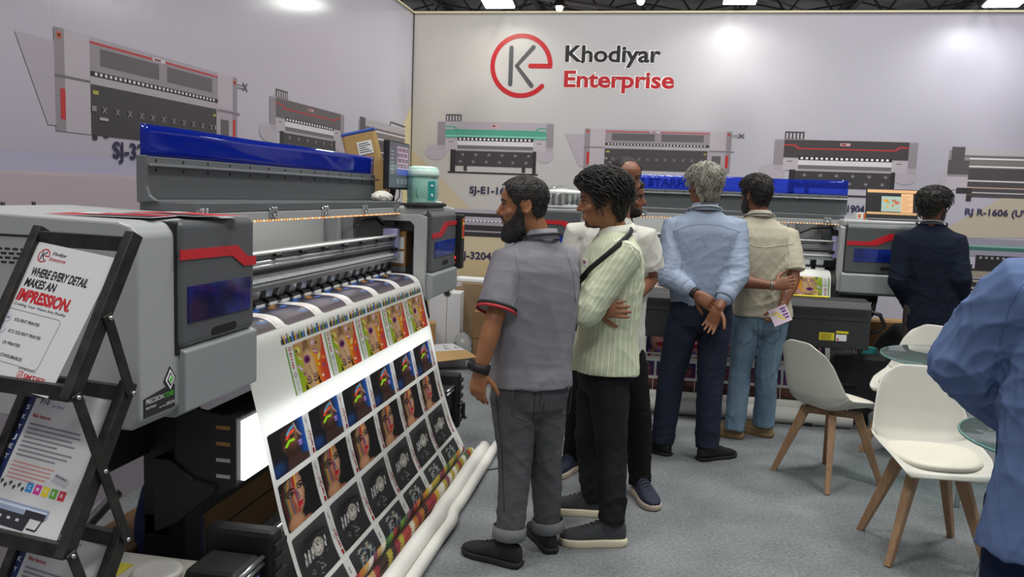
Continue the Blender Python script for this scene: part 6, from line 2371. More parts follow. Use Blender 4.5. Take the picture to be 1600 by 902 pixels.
lanyard(G_, M['strap_white'], G_.L(0, .17, 1.15), sh, .009)
seam(sh, [[(1158, 376), (1180, 385), (1196, 387), (1216, 384), (1240, 381)], [(1226, 366), (1234, 400), (1228, 425)]], .0026, M['shirt_beige'])
M['jeans_blue'] = denim('light_blue_denim', '#627b91', '#7a90a2')
tr = G_.trousers(M['jeans_blue'], .005, 61, legs=(.096, .090, .072, .070, .070), hem=.045, wk=.94)
for s_ in 'LR':
    G_.shoe(s_, M['shoe_tan'], M['sole_brown'], .29, sole_h=.034)
seam(tr, [[(1150, 508), (1149, 530), (1163, 540), (1177, 530), (1178, 508)], [(1193, 506), (1193, 530), (1206, 538), (1219, 528), (1220, 506)], [(1185, 500), (1184, 545)]], .0024, mat('blue_thread', '#4d6478', .9))
w, el = G_.J['wrL'], G_.J['elL']; d = (w - el).normalized(); ax = d.cross(UP).normalized(); ay = d.cross(ax)
G_.band('bracelet', mat('steel_bracelet', '#8f8d88', .35, .8), [(w + d * q, ax, ay, .030, .030) for q in (-.012, .002)], solid=.003)
# the card in the hand
cp = at(1219, 493, Y=5.36)
card = thing('printed_card', 'small pink and yellow card in the hand of the person in beige', 'card', cp)
Mx = Matrix.Rotation(radians(-8), 4, 'Z') @ Matrix.Rotation(radians(-28), 4, 'Y') @ Matrix.Rotation(radians(-18), 4, 'X')
MB().box(-.058, .058, -.0012, .0012, -.055, .055, 0, 0, Mx).build('card_sheet', mat('pale_pink_card', '#d5c3cf', .5), card)
mb = MB()
def cf(u, v): return Mx @ Vector((u, -.0018, v))
for k in range(5):
    mb.poly([cf(-.045 + .012 * k, .020 - .014 * k), cf(-.004 + .008 * k, .020 - .014 * k), cf(-.004 + .008 * k, .028 - .014 * k), cf(-.045 + .012 * k, .028 - .014 * k)], 0)
for (u, v, wd, ht) in ((.014, .030, .034, .012), (.018, .010, .026, .014), (.016, -.012, .034, .012), (.022, -.032, .026, .012)):
    mb.poly([cf(u, v), cf(u + wd, v), cf(u + wd, v + ht), cf(u, v + ht)], 1)
for k in range(4):
    mb.poly([cf(-.050, .040 - .008 * k), cf(-.018, .040 - .008 * k), cf(-.018, .043 - .008 * k), cf(-.050, .043 - .008 * k)], 2)
mb.build('card_print', [M['label_yellow'], mat('purple_print', '#6a3f8c', .5), mat('mauve_print', '#8d7a8c', .5)], card)

# ---------- person in the navy sweater by the laptop
N_ = Figure('person in a navy sweater with back turned beside the laptop', (1.90, 6.10), (.30, .95), 1.73, '#7a4d38')
N_.J['neck'] = at(1456, 350, Y=6.10); N_.J['shL'] = at(1415, 376, Y=6.14); N_.J['shR'] = at(1492, 380, Y=6.06)
N_.J['elL'] = at(1404, 438, Y=6.10); N_.J['wrL'] = at(1424, 482, Y=6.22)
N_.J['elR'] = at(1500, 436, Y=6.00); N_.J['wrR'] = at(1503, 486, Y=6.14)
N_.J['pelvis'] = at(1457, 490, Y=6.11)
h = N_.head(at(1459, 324, Y=6.10), (.70, .70, -.04), UP, 1.0)
N_.body(voxel=.0055)
h.eyes(N_.b, M['hair_black'])
h.shell('hair', N_.b, M['hair_black'], HAIRLINE, lambda z, a: .014 + .022 * max(0, min(1, (z - .01) / .06)), noise=(.0038, 29), strand=17, swirl=8,
        locks=dict(n=1000, length=.036, radius=.0032, lift=.006, flow=flow_short, jit=.35, curl=.35))
h.shell('beard', N_.b, M['hair_black'], lambda a: -.2, lambda z, a: .004 + .006 * max(0, cos(a)), low=BEARD_TOP, noise=(.001, 5), down=.006, zmax=.03)
M['sweater'] = cloth('navy_knit', '#161d2b', .95, (300, .35))
sh = N_.shirt(M['sweater'], sleeves='long', amp=.0042, seed=34, name='sweater', sleeve_r=(.086, .072, .062, .052))
N_.collar(mat('grey_neckband', '#4b5058', .8), .022, (.066, .068), .004, sh)
lanyard(N_, M['strap_white'], N_.L(0, .17, 1.2), sh, .008)
N_.trousers(cloth('taupe_twill', '#4a4442', .9), .004, 71, wk=.92)
for s_ in 'LR':
    N_.shoe(s_, M['shoe_black'], M['sole_black'], .285)

# ---------- person in blue at the right edge, close to the camera
K = Figure('person in a mid blue long-sleeved shirt cropped by the right edge, elbow bent', (.98, 2.02), (.45, .89), 1.74, '#7a4d38')
K.J['shL'] = at(1596, 462, Y=2.06); K.J['elL'] = at(1510, 566, Y=2.14); K.J['wrL'] = at(1578, 640, Y=2.20)
K.J['neck'] = K.L(0, 0, 1.45) + Vector((.06, 0, 0)); K.J['shR'] = K.L(.19, 0, 1.39) + Vector((.05, 0, 0))
K.J['pelvis'] = K.L(0, 0, .93) + Vector((.02, 0, 0))
h = K.head(K.L(.03, .03, 1.61) + Vector((.06, 0, 0)), (.5, .85, -.05), UP, 1.0)
K.handspec['L'] = dict(d=Vector((.6, .5, -.3)), n=Vector((.6, -.4, 0)), ts=1)
K.body(voxel=.006)
h.eyes(K.b, M['hair_black'])
h.shell('hair', K.b, M['hair_black'], HAIRLINE, lambda z, a: .012 + .012 * max(0, min(1, (z - .02) / .06)), noise=(.003, 39))
M['shirt_mid'] = cloth('mid_blue_cotton', '#60749c', .8, (700, .2), vary=('#596d95', 6, .3))
sh = K.shirt(M['shirt_mid'], sleeves='long', amp=.0085, seed=44, sleeve_r=(.094, .086, .080, .066), voxel=.006,
             levels=[(-.30, .205, .150, 0), (-.2, .203, .150, 0), (-.05, .198, .145, 0), (.15, .194, .140, 0), (.4, .212, .142, 0), (.62, .232, .150, 0), (.74, .225, .140, 0), (.86, .180, .112, 0), (.95, .120, .085, 0), (1.0, .078, .07, 0)])
seam(sh, [[(1600, 440), (1576, 480), (1562, 540)], [(1560, 640), (1556, 720), (1562, 800), (1580, 880)]], .0015, M['shirt_mid'])
K.collar(M['shirt_mid'], .040, (.064, .068), .012, sh)
K.trousers(cloth('dark_navy_twill', '#1b2540', .9), .004, 81)
for s_ in 'LR':
    K.shoe(s_, M['shoe_black'], M['sole_black'], .285)

# ------------------------------------------------------------------ brochure stand in the left foreground
M['stand_black'] = mat('scuffed_black_aluminium', '#232424', 0.42, 0.4, vary=('#3a3835', 30, 0.18))
M['acrylic'] = glass_mat('clear_acrylic', '#f4f7f7', 0.03, 0.0)
M['sheet_white'] = mat('brochure_paper', '#c9cacb', 0.5)
M['rivet'] = mat('steel_rivet', '#b8b8b4', 0.3, 0.8)
ST_ROT = -0.1537
wv = Vector((0.988, -0.153, 0))
stand = thing('brochure_stand', 'black folding zigzag brochure stand in the left foreground', 'stand', Vector((-1.117, 1.535, 0)) - wv * 0.108, ST_ROT)
PK = [(-0.022 + 0.022 * k, 1.458 - 0.315 * k) for k in range(5)]      # (g, z) tops of the tilted panels; local y = -g
DG, DZ = 0.167, -0.305
HWID = 0.128


def bar(mb, g0, z0, g1, z1, x, wx, wt, mi=0):
    """flat bar in the side plane"""
    a, b2 = Vector((x, -g0, z0)), Vector((x, -g1, z1))
    d = (b2 - a).normalized(); n = Vector((1, 0, 0)).cross(d)
    L = (b2 - a).length
    Mx = Matrix(((1, d.x, n.x, (a.x + b2.x) / 2), (0, d.y, n.y, (a.y + b2.y) / 2), (0, d.z, n.z, (a.z + b2.z) / 2), (0, 0, 0, 1)))
    mb.box(-wx / 2, wx / 2, -L / 2 - wt * .3, L / 2 + wt * .3, -wt / 2, wt / 2, .002, mi, Mx)


rv = MB()
for k, (g, z) in enumerate(PK[:4]):
    mb = MB()
    for x in (-HWID, HWID):
        bar(mb, g, z, g + DG, z + DZ, x, .024, .030)
    bar_c = []
    for t in (0.045, 0.985):
        c = Vector((0, -(g + DG * t), z + DZ * t))
        mb.box(-HWID, HWID, c.y - .009, c.y + .009, c.z - .016, c.z + .016, .002)
    mb.build('panel_frame', M['stand_black'], stand)
    for x in (-HWID - .014, HWID + .014):
        mb = MB()
        if k < 3:
            g2, z2 = PK[k + 1]
            if k == 0:
                bar(mb, g + DG * .5, z + DZ * .52, g2 + .005, z2 - .012, x, .006, .023)
            bar(mb, g + DG, z + DZ, PK[k + 2][0] + .004, PK[k + 2][1] - .012, x + (.004 if x > 0 else -.004), .006, .023)
            mb.build('scissor_arm', M['stand_black'], stand)
            for q in ((g + DG * .5, z + DZ * .52), (g + DG, z + DZ), (g2 + .005, z2 - .012)):
                sx = x + (.007 if x > 0 else -.007)
                rv.cyl((sx - .004, -q[0], q[1]), (sx + .004, -q[0], q[1]), .0045, 10)
    # clear pocket
    a = Vector((0, -(g + DG * .06 + .004), z + DZ * .06)); b2 = Vector((0, -(g + DG * .97 + .004), z + DZ * .97))
rv.build('rivet', M['rivet'], stand)
mb = MB()
mb.box(-.16, .16, -.28, .10, 0.0, .025, .004)
for x in (-HWID, HWID):
    bar(mb, PK[3][0] + DG, PK[3][1] + DZ, .05, .02, x, .022, .018)
mb.build('base_plate', M['stand_black'], stand)


def brochure(k, name, label, rot, group, draw, mats, width=.205, shift=(0.0, 0.026)):
    g, z = PK[k]
    d = Vector((0, -DG, DZ)).normalized()
    n = Vector((0, d.z, -d.y)) * -1
    if n.y > 0:
        n = -n
    t = thing(name, label, 'brochure', stand.matrix_basis @ Vector((0, -g, z)), ST_ROT, group)
    SC = 1.12
    org = Vector((-width * SC / 2 + shift[0], 0, 0)) + d * shift[1] + n * .004
    ex = Vector((cos(rot), 0, 0)) + d * (-sin(rot)); ex.normalize()
    ed = n.cross(ex)
    if ed.z > 0:
        ed = -ed

    def fn(u, v, lift=0.0):
        return org + ex * (u * SC) + ed * (v * SC * .97) + n * lift
    mb = MB()
    H = .285
    for lf, flip in ((0.0, 0), (-.002, 1)):
        pts = [fn(0, 0, lf), fn(width, 0, lf), fn(width, H, lf), fn(0, H, lf)]
        mb.poly(pts if not flip else pts[::-1])
    mb.poly([fn(0, 0, 0), fn(0, 0, -.002), fn(width, 0, -.002), fn(width, 0, 0)])
    mb.poly([fn(width, 0, 0), fn(width, 0, -.002), fn(width, H, -.002), fn(width, H, 0)])
    mb.build('sheet', M['sheet_white'], t)
    ink = MB()
    draw(ink, fn, width, H)
    ink.build('print', M['ink'], t)
    return t, fn


def txt(mb, fn, s, u, v, w, h, c, bold=.02, slant=0.0, lift=.0006):
    add_text(mb, s, lambda a, b_: fn(u + a, v - b_, lift), width=w, height=h, bold=bold, color=c, slant=slant)


def rect(mb, fn, u0, v0, u1, v1, c, lift=.0004):
    mb.poly([fn(u0, v1, lift), fn(u1, v1, lift), fn(u1, v0, lift), fn(u0, v0, lift)], 0, c)


def draw_front(mb, fn, w, H):
    emblem(mb, lambda u, v, l: fn(.030 + u, .026 - v, .0005 + l), .0135, .0026, '#b8333a', '#3a3a40')
    txt(mb, fn, 'Khodiyar', .050, .021, .036, .0072, '#3a3a40', .01, .12)
    txt(mb, fn, 'Enterprise', .048, .033, .042, .0072, '#b8333a', .01, .12)
    txt(mb, fn, 'WHERE EVERY DETAIL', .020, .070, .148, .0170, '#1c1c22', .03)
    txt(mb, fn, 'MAKES AN', .019, .093, .080, .0165, '#1c1c22', .03)
    txt(mb, fn, 'IMPRESSION.', .017, .123, .138, .0225, '#b81720', .045)
    txt(mb, fn, 'Crafting Your Vision Into Reality', .019, .134, .135, .0052, '#55555c', .01, .15)
    # rounded frame
    pts = []
    for (cx, cy, a0) in ((.142, .152, -90), (.142, .236, 0), (.004, .236, 90), (.004, .152, 180)):
        for i in range(6):
            t = radians(a0 + 18 * i)
            pts.append((cx + .009 * cos(t), cy + .009 * sin(t)))
    pts.append(pts[0])
    for (a, b_) in zip(pts[:-1], pts[1:]):
        d = Vector((b_[0] - a[0], b_[1] - a[1])).normalized() * .0005
        mb.poly([fn(a[0] - d.y, a[1] + d.x, .0005), fn(b_[0] - d.y, b_[1] + d.x, .0005), fn(b_[0] + d.y, b_[1] - d.x, .0005), fn(a[0] + d.y, a[1] - d.x, .0005)], 0, '#77777c')
    for i, s in enumerate(('SOLVENT PRINTER', 'ECO SOLVENT PRINTER', 'UV PRINTER', 'INKS & CONSUMABLES')):
        v = .165 + .0235 * i
        wd = (.066, .084, .046, .084)[i]
        txt(mb, fn, s, .040 if i < 3 else .022, v, wd, .0062, '#3c3c46', .012)
        if i < 3:
            for r_, c in ((.0085, '#8a90b8'), (.0080, '#c4c6cc')):
                mb.poly([fn(.022 + r_ * cos(t), v - .003 + r_ * sin(t), .0005 if r_ > .0082 else .0006) for t in [-2 * pi * j / 16 for j in range(16)]], 0, c)
            txt(mb, fn, ('KM', 'E', 'R')[i], .018, v - .001, .008 if i == 0 else .004, .005, '#4d56a0', .01, lift=.0008)
    txt(mb, fn, 'AUTHORISED DEALER OF', .108, .249, .042, .0034, '#3c3c46', .01)
    rect(mb, fn, .112, .252, .124, .270, '#b8252d'); rect(mb, fn, .114, .254, .122, .268, '#c9cacb', .0005)
    mb.poly([fn(.1155, .266, .0007), fn(.118, .266, .0007), fn(.1205, .256, .0007), fn(.118, .256, .0007)], 0, '#b8252d')
    txt(mb, fn, 'SMTJET', .128, .263, .052, .0088, '#b8252d', .02)
    for i in range(3):
        rect(mb, fn, .136 + .012 * i, .2665, .140 + .012 * i, .2705, '#8a8a90')
    mb.poly([fn(0, .258, .0004), fn(0, .285, .0004), fn(.10, .285, .0004), fn(.04, .270, .0004)], 0, '#c4252d')


def draw_spec(mb, fn, w, H, code='P10'):
    rect(mb, fn, 0, 0, .020, H, '#1d2a55')
    for i, c in enumerate('SKYJET'):
        txt(mb, fn, c, .005, .050 + .02 * i, .009, .009, '#c8cad6', .01)
    txt(mb, fn, 'Inkjet Printer Series', .040, .012, .10, .007, '#77777c', .0)
    txt(mb, fn, code, .034, .034, .022, .010, '#44444c', .015)
    txt(mb, fn, 'Eco Model', .066, .036, .030, .006, '#6a87b8', .0, .1)
    txt(mb, fn, 'Main features:', .030, .062, .046, .0075, '#b8333a', .015)
    for i in range(8):
        rect(mb, fn, .030, .074 + .0088 * i, .030 + (.13, .135, .118, .13, .09, .132, .125, .10)[i], .0775 + .0088 * i, '#83848a')
    for i in range(5):
        rect(mb, fn, .030, .150 + .0075 * i, .030 + (.105, .10, .103, .095, .07)[i], .1525 + .0075 * i, '#c98880')
    mb.poly([fn(.142, .156, .0005), fn(.138, .170, .0005), fn(.176, .176, .0005), fn(.180, .162, .0005)], 0, '#aeb0b4')
    for i in range(5):
        mb.poly([fn(.146 + .006 * i + .002 * cos(t), .158 + .003 * sin(t) + .001 * i, .0008) for t in [-2 * pi * j / 10 for j in range(10)]], 0, '#5d6068')
    for i in range(6):
        u = .022 + .011 * i
        mb.poly([fn(u, .190 + .006 * (i % 2), .0005), fn(u + .003, .197 + .006 * (i % 2), .0005), fn(u + .008, .190 + .006 * (i % 2), .0005), fn(u + .005, .186 + .006 * (i % 2), .0005)], 0, '#3a3b42')
    for i, c in enumerate(('#2f87c8', '#c02f8c', '#d8bf2a', '#5a9a3a', '#b8323a')):
        rect(mb, fn, .088 + .020 * i, .182, .104 + .020 * i, .200, c)
        txt(mb, fn, 'CMYKR'[i], .093 + .020 * i, .194, .006, .007, '#e8e8e8', .01)
    # pictured printer
    rect(mb, fn, .005, .222, .165, .240, '#8e9cb4', .0004); rect(mb, fn, .005, .226, .160, .231, '#c3cde0', .0005)
    rect(mb, fn, .110, .230, .160, .243, '#2b2b30', .0006)
    mb.poly([fn(.0, .240, .0006), fn(.128, .240, .0006), fn(.122, .268, .0006), fn(.0, .268, .0006)], 0, '#2b2c33')
    for i in range(4):
        rect(mb, fn, .030 + .022 * i, .249, .038 + .022 * i, .254, '#bcbec6', .0007)
    for a, b_ in (((.128, .262), (.150, .262)), ((.150, .262), (.156, .243))):
        d = Vector((b_[0] - a[0], b_[1] - a[1])).normalized() * .0016
        mb.poly([fn(a[0] - d.y, a[1] + d.x, .0007), fn(b_[0] - d.y, b_[1] + d.x, .0007), fn(b_[0] + d.y, b_[1] - d.x, .0007), fn(a[0] + d.y, a[1] - d.x, .0007)], 0, '#2b2c33')


brochure(0, 'brochure', 'white front brochure with black and red slogan in the top rack panel', -.11, 'brochures in the rack', draw_front, None)
brochure(1, 'brochure', 'white data sheet with blue margin and coloured squares in the middle rack panel', -.05, 'brochures in the rack', draw_spec, None)
brochure(2, 'brochure', 'data sheet just visible in the lowest rack panel at the bottom edge', -.05, 'brochures in the rack', lambda mb, fn, w, H: draw_spec(mb, fn, w, H, 'P20'), None)
# leaflets pushed flat behind the frames, seen from the side
for k, lb in ((1, 'plain leaflet sticking out behind the middle rack panel'), (2, 'leaflet headed P20 sticking out behind the lowest rack panel')):
    g, z = PK[k]
    t = thing('leaflet', lb, 'leaflet', stand.matrix_basis @ Vector((0, -g, z)), ST_ROT, 'leaflets in the rack')
    mb = MB()
    c0, c1 = Vector((.02, .018, -.02)), Vector((.118, .018, -.02))
    dn = Vector((0, -.155, -.26))
    mb.poly([c0, c1, c1 + dn, c0 + dn])
    mb.build('sheet', M['sheet_white'], t, solid=.002)
    mb = MB()
    mb.poly([c0 + dn * .02 + Vector((0, -.003, 0)), c1 + dn * .02 + Vector((0, -.003, 0)), c1 + dn * .22 + Vector((0, -.003, 0)), c0 + dn * .22 + Vector((0, -.003, 0))], 0, '#9a9c9e')
    if k == 2:
        add_text(mb, 'P20', lambda u, v: c0 + dn * .40 + Vector((.015 + u, -.004, v)), width=.03, height=.011, bold=.02, color='#44444c')
    mb.build('print', M['ink'], t)

# ------------------------------------------------------------------ flyers lying on the left printer
for i, (px, py, rz, c, lb) in enumerate(((215, 336.0, .2, '#a8242c', 'red and black flyer lying on the left printer'), (285, 336.5, -.25, '#c23a3c', 'bright red flyer nearer the door of the left printer'))):
    p = at(px, py, Z=1.484)
    p = Vector((max(p.x, -1.62), p.y, 1.484 + .006 * (-1.34 - p.x) * 0 + .002 * i))
    t = thing('flyer', lb, 'flyer', (-1.52 + .08 * i, 2.08 + .22 * i, 1.478 + .002 * i), pi / 2 + rz, 'flyers on the left printer')
    MB().box(-.105, .105, -.148, .148, 0, .0015).build('sheet', M['sheet_white'], t)
    mb = MB()
    for (x0, x1, y0, y1, cc) in ((-.10, .10, -.143, .143, c), (-.10, -.02, -.143, .05, '#2a2226'), (.02, .09, .06, .12, '#d8d6d4')):
        mb.poly([(x0, y0, .0018 + .0003 * len(mb.f)), (x1, y0, .0018 + .0003 * len(mb.f)), (x1, y1, .0018 + .0003 * len(mb.f)), (x0, y1, .0018 + .0003 * len(mb.f))], 0, cc)
    mb.build('print', M['ink'], t)

# ------------------------------------------------------------------ things on the left printer's right end
M['screen_grey'] = mat('screen_glow', '#5b5f66', .25, emit=('#5a5f68', .3))
M['ink_screen'] = paint_mat('screen_picture', .3, emit=.45)
mon = thing('monitor', 'black desktop monitor with a grid of thumbnails behind the blue film', 'monitor', (-1.61, 4.86, 1.484), pi / 2 + .02)
MB().box(-.215, .215, -.012, .022, .095, .385, .006).build('housing', M['rubber'], mon)
MB().box(-.205, .205, -.0145, -.011, .108, .377).build('screen', M['screen_grey'], mon)
mb = MB()
def scr(u, v, l=0): return Vector((-.205 + .41 * u, -.0150 - l, .108 + .269 * v))
def srect(u0, v0, u1, v1, c, l): mb.poly([scr(u0, v0, l), scr(u1, v0, l), scr(u1, v1, l), scr(u0, v1, l)], 0, c)
srect(.0, .93, 1, 1, '#55585f', 0); srect(.36, .28, .92, .92, '#c8b8cc', .0002); srect(.36, .28, .92, .42, '#4b5fae', .0004)
for r_ in range(4):
    for q in range(6):
        srect(.375 + .09 * q, .44 + .12 * r_, .445 + .09 * q, .54 + .12 * r_, ('#5d4656', '#8a5a68', '#3a3340', '#7a6070')[(r_ + q) % 4], .0005)
for q in range(3):
    srect(.35 + .2 * q, .08, .48 + .2 * q, .20, '#7d828c', .0003)
for q in range(7):
    srect(.05, .30 + .08 * q, .20, .33 + .08 * q, '#8a8f98', .0003)
mb.build('screen_picture', M['ink_screen'], mon)
MB().cyl((0, .03, .0), (0, .03, .20), .016, 12).box(-.03, .03, .015, .04, .16, .28, .004).build('neck', M['rubber'], mon)
MB().box(-.13, .13, -.06, .12, 0, .014, .006).build('foot', M['rubber'], mon)
MB().tube([(-.03, .0, .10), (-.045, .0, .06), (-.09, .02, .02)], .004, 6).tube([(.06, .0, .10), (.05, .0, .05), (.03, .02, .015)], .004, 6).build('cable', M['hose'], mon)

M['jug'] = glass_mat('teal_jug_plastic', '#bfeee8', .12, .42)
M['jug_label'] = mat('teal_label', '#1f8f8a', .5)
M['jug_cap'] = mat('pale_teal_base', '#d2ece0', .35)
p = at(660, 317, Y=5.08)
jug = thing('water_jug', 'teal water jug standing upside down on the left printer cabinet', 'jug', (p.x, 5.08, 1.484))
MB().lathe([(.070, 0), (.098, .006), (.100, .03), (.096, .04), (.100, .05), (.100, .165), (.092, .178), (.101, .186), (.102, .215), (.095, .235), (.075, .245), (.06, .238), (.01, .236)], n=32).build('bottle', M['jug'], jug)
MB().lathe([(.1025, .184), (.104, .20), (.102, .222), (.088, .243), (.06, .249), (.02, .246)], n=32).build('base_ring', M['jug_cap'], jug)
mb = MB()
mb.grid(lambda u, v: (.1012 * cos(-.95 + .55 * u), .1012 * sin(-.95 + .55 * u), .035 + .12 * v), 8, 1)
mb.build('label', M['jug_label'], jug)
mb = MB()
for (u, v, c, r) in ((.5, .75, '#d8d6b0', .010), (.5, .3, '#e0c070', .008), (.55, .22, '#f0f0e8', .008)):
    a = -.95 + .55 * u
    mb.sphere((.099 * cos(a), .099 * sin(a), .035 + .12 * v), r, 8)
mb.build('label_print', M['white_paper'], jug)
MB().tube([(.0, -.101, .05), (-.012, -.1015, .075), (-.008, -.1015, .105)], .003, 6).build('scratch', M['jug_label'], jug)

M['key_grey'] = mat('grey_keycaps', '#3b3d40', .6)
kb = thing('keyboard', 'dark keyboard lying on the left printer cabinet in front of the jug', 'keyboard', (-1.405, 4.80, 1.480), pi / 2)
MB().box(-.22, .22, -.07, .07, .003, .022, .005).build('keyboard_tray', M['rubber'], kb)
mb = MB()
for r_ in range(5):
    for q in range(18):
        mb.box(-.208 + q * .0231, -.189 + q * .0231, -.058 + r_ * .0225, -.040 + r_ * .0225, .021, .028, .002)
mb.build('keycap', M['key_grey'], kb)['kind'] = 'stuff'
ms = thing('computer_mouse', 'pale computer mouse with a cable beside the jug', 'mouse', (-1.40, 5.07, 1.484), .4)
MB().sphere((0, 0, .012), .034, 18, sc3=(.8, 1.5, .55)).build('shell', M['pr_white'], ms)
MB().tube([(0, .05, .006), (-.03, .09, .005), (-.09, .08, .005), (-.13, .02, .005)], .003, 6).build('cable', M['pr_white'], ms)


def crumple(name, c, size, m, parent, seed, detail=4, amp=.25):
    rr = np.random.default_rng(seed)
    bm = bmesh.new()
    bmesh.ops.create_icosphere(bm, subdivisions=detail, radius=1)
    D = [(rr.normal(size=3), 2 + 5 * rr.random(), rr.random() * 6) for _ in range(10)]
    for v in bm.verts:
        n = v.co.normalized()
        s = sum(abs(sin(d[0] @ np.array(n) * d[1] + d[2])) for d in D) / 10 - .55
        q = n * (1 + amp * 2.2 * s)
        z = max(q.z, -.55)
        v.co = Vector((q.x * size[0], q.y * size[1], (z + .55) * size[2]))
    mb = MB()
    mb._bm(bm, 0, Matrix.Translation(Vector(c)), True)
    return mb.build(name, m, parent)


tag(crumple('cloth', (-1.60, 4.56, 1.512), (.05, .10, .035), mat('white_cloth', '#c9c7be', .9), None, 5), 'crumpled white cloth at the end of the left printer beam', 'cloth')
pc = thing('parcel', 'brown paper parcel with blue edge leaning behind the blue film', 'parcel', (-1.745, 4.84, 1.478), .22)
Mx = Matrix.Rotation(radians(-14), 4, 'Y') @ Matrix.Rotation(radians(-4), 4, 'X')
M['kraft'] = mat('kraft_paper', '#b3925c', .6, vary=('#a5844f', 8, .3), bump=(9, .25, .01))
MB().box(-.105, .105, -.045, .045, .0, .455, .02, 0, Mx, seg=3).build('wrapper', M['kraft'], pc)
MB().box(-.103, .103, -.047, .047, .440, .462, .006, 0, Mx).build('folded_edge', mat('blue_tape', '#2f4fa0', .5), pc)
MB().box(-.02, .07, -.0485, -.044, .31, .39, 0, 0, Mx).build('address_label', M['white_paper'], pc)
mb = MB()
for q in range(5):
    mb.box(-.012, .06 - .012 * (q % 3), -.0495, -.048, .323 + .013 * q, .327 + .013 * q, 0, 0, Mx)
mb.build('address_print', M['text_dark'], pc)
ct = thing('carton', 'small labelled carton standing inside the left printer end', 'carton', (-1.53, 4.715, 0.975), pi / 2)
MB().box(-.06, .06, -.05, .05, 0.15, .36, .004).build('carton_body', M['carton'], ct)
MB().box(-.06, .06, -.05, .05, 0.0, .149, .004).build('carton_block', M['pr_interior'], ct)
for r_ in range(2):
    MB().box(-.065, -.0605, -.04, .04, .17 + .085 * r_, .24 + .085 * r_).build('carton_label', M['white_paper'], ct)

# ------------------------------------------------------------------ boxes on the floor beyond the left printer
M['white_card'] = mat('white_card', '#c6c7c8', .7, vary=('#bcbdbf', 5, .3))
M['kraft_dark'] = mat('worn_kraft', '#8a6b48', .8, vary=('#775a3a', 5, .3))
q = at(712, 574, Z=0)
bx = thing('white_carton', 'low white carton on the floor with its brown flap open', 'carton', (q.x - .02, q.y, 0), .62)
MB().box(-.30, .12, .0, .34, 0, .15, .004).build('carton_body', M['white_card'], bx)
mb = MB(); mb.poly([(-.30, 0, .15), (.12, 0, .15), (.16, -.17, .115), (-.28, -.17, .09)]); mb.build('flap', mat('inside_of_flap', '#b08e5e', .8), bx, solid=.004)
mb = MB()
for (x, y) in ((-.2, .08), (-.05, .1), (-.18, .2), (-.02, .22), (.05, .12)):
    mb.box(x, x + .05, y, y + .006, .150, .1515); mb.box(x + .01, x + .03, y + .03, y + .05, .150, .1515)
mb.build('carton_print', M['text_dark'], bx)
q = at(700, 520, Y=7.62)
tb = thing('white_carton', 'tall white carton standing under the hose of the left printer', 'carton', (q.x, 7.62, 0), .1)
MB().box(-.17, .13, -.13, .13, 0, .62, .006).build('carton_body', M['white_card'], tb)
MB().box(.0, .004, -.1315, -.1295, 0.02, .60).build('edge_tape', M['kraft_dark'], tb)
mb = MB(); mb.poly([(-.17, .13, .62), (.13, .13, .62), (.10, .10, .70), (-.12, .10, .70)]); mb.build('flap', M['white_card'], tb, solid=.004)
q = at(742, 500, Y=7.98)
tb2 = thing('kraft_crate', 'brown paper covered crate against the back wall', 'crate', (q.x, 7.92, 0), 0)
MB().box(-.16, .62, -.18, .18, 0, .70, .012).build('crate_body', mat('wrinkled_kraft', '#8c765a', .7, vary=('#7a6549', 6, .3), bump=(12, .35, .01)), tb2)
tr_ = thing('tray', 'white plastic tray lying on the brown crate', 'tray', (q.x - .02, 7.88, .701), -.1)
mb = MB()
mb.box(-.16, .16, -.10, .10, 0, .012, .003).box(-.16, .16, -.10, -.09, 0, .035, .003).box(-.16, .16, .09, .10, 0, .035, .003).box(-.16, -.15, -.1, .1, 0, .035, .003).box(.15, .16, -.1, .1, 0, .035, .003)
mb.build('tray_shell', M['pr_white'], tr_)
q = at(750, 552, Y=7.60)
cb = thing('brown_carton', 'brown cardboard carton on the floor beside the bearded person', 'carton', (q.x + .12, 7.55, 0), .05)
MB().box(-.16, .34, -.13, .13, 0, .47, .006).build('carton_body', M['kraft_dark'], cb)
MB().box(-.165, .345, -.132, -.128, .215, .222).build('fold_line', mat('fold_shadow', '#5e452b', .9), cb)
q = at(727, 535, Y=7.55)
tag(crumple('plastic_wrap', (q.x, 7.46, 0), (.09, .08, .16), glass_mat('clear_wrap', '#f4f7f7', .1, .22), None, 9), 'crumpled clear plastic wrap between the white and brown cartons', 'plastic')
q = at(684, 500, Y=7.5)
bc = thing('brown_carton', 'narrow brown carton partly hidden behind the lit print edge', 'carton', (q.x - .04, 7.30, 0), .2)
MB().box(-.07, .07, -.08, .08, 0, .36, .005).build('carton_body', M['carton'], bc)
MB().box(-.02, .0, -.0815, -.0795, 0, .36).build('packing_tape', M['kraft'], bc)

# ------------------------------------------------------------------ under the left printer
M['chest_white'] = mat('off_white_chest', '#a9a7a0', .5, vary=('#9d9b94', 6, .3))
q = at(330, 878, Z=.34)
chs = thing('chest', 'off-white chest with wire handle and round lid below the left printer', 'chest', (-1.57, 2.10, 0), pi / 2)
MB().box(-.36, .19, -.20, .22, 0, .375, .008).build('chest_body', M['chest_white'], chs)
MB().tube([(-.02, .16, .3750), (-.02, .16, .4150), (-.02, .14, .4250), (-.02, .03, .4250), (-.02, .01, .4150), (-.02, .01, .3750)], .006, 8).tube([(-.02, .105 - .02, .4250), (-.02, .10 - .02, .4320), (-.02, .07, .4320), (-.02, .065, .4250)], .009, 8).build('wire_handle', M['chrome'], chs)
MB().lathe([(.072, .3750), (.075, .3920), (.066, .4000), (.05, .3960), (.01, .3970)], center=(.06, -.115, 0), n=28).build('round_lid', mat('grey_white_lid', '#b4b3ae', .4), chs)
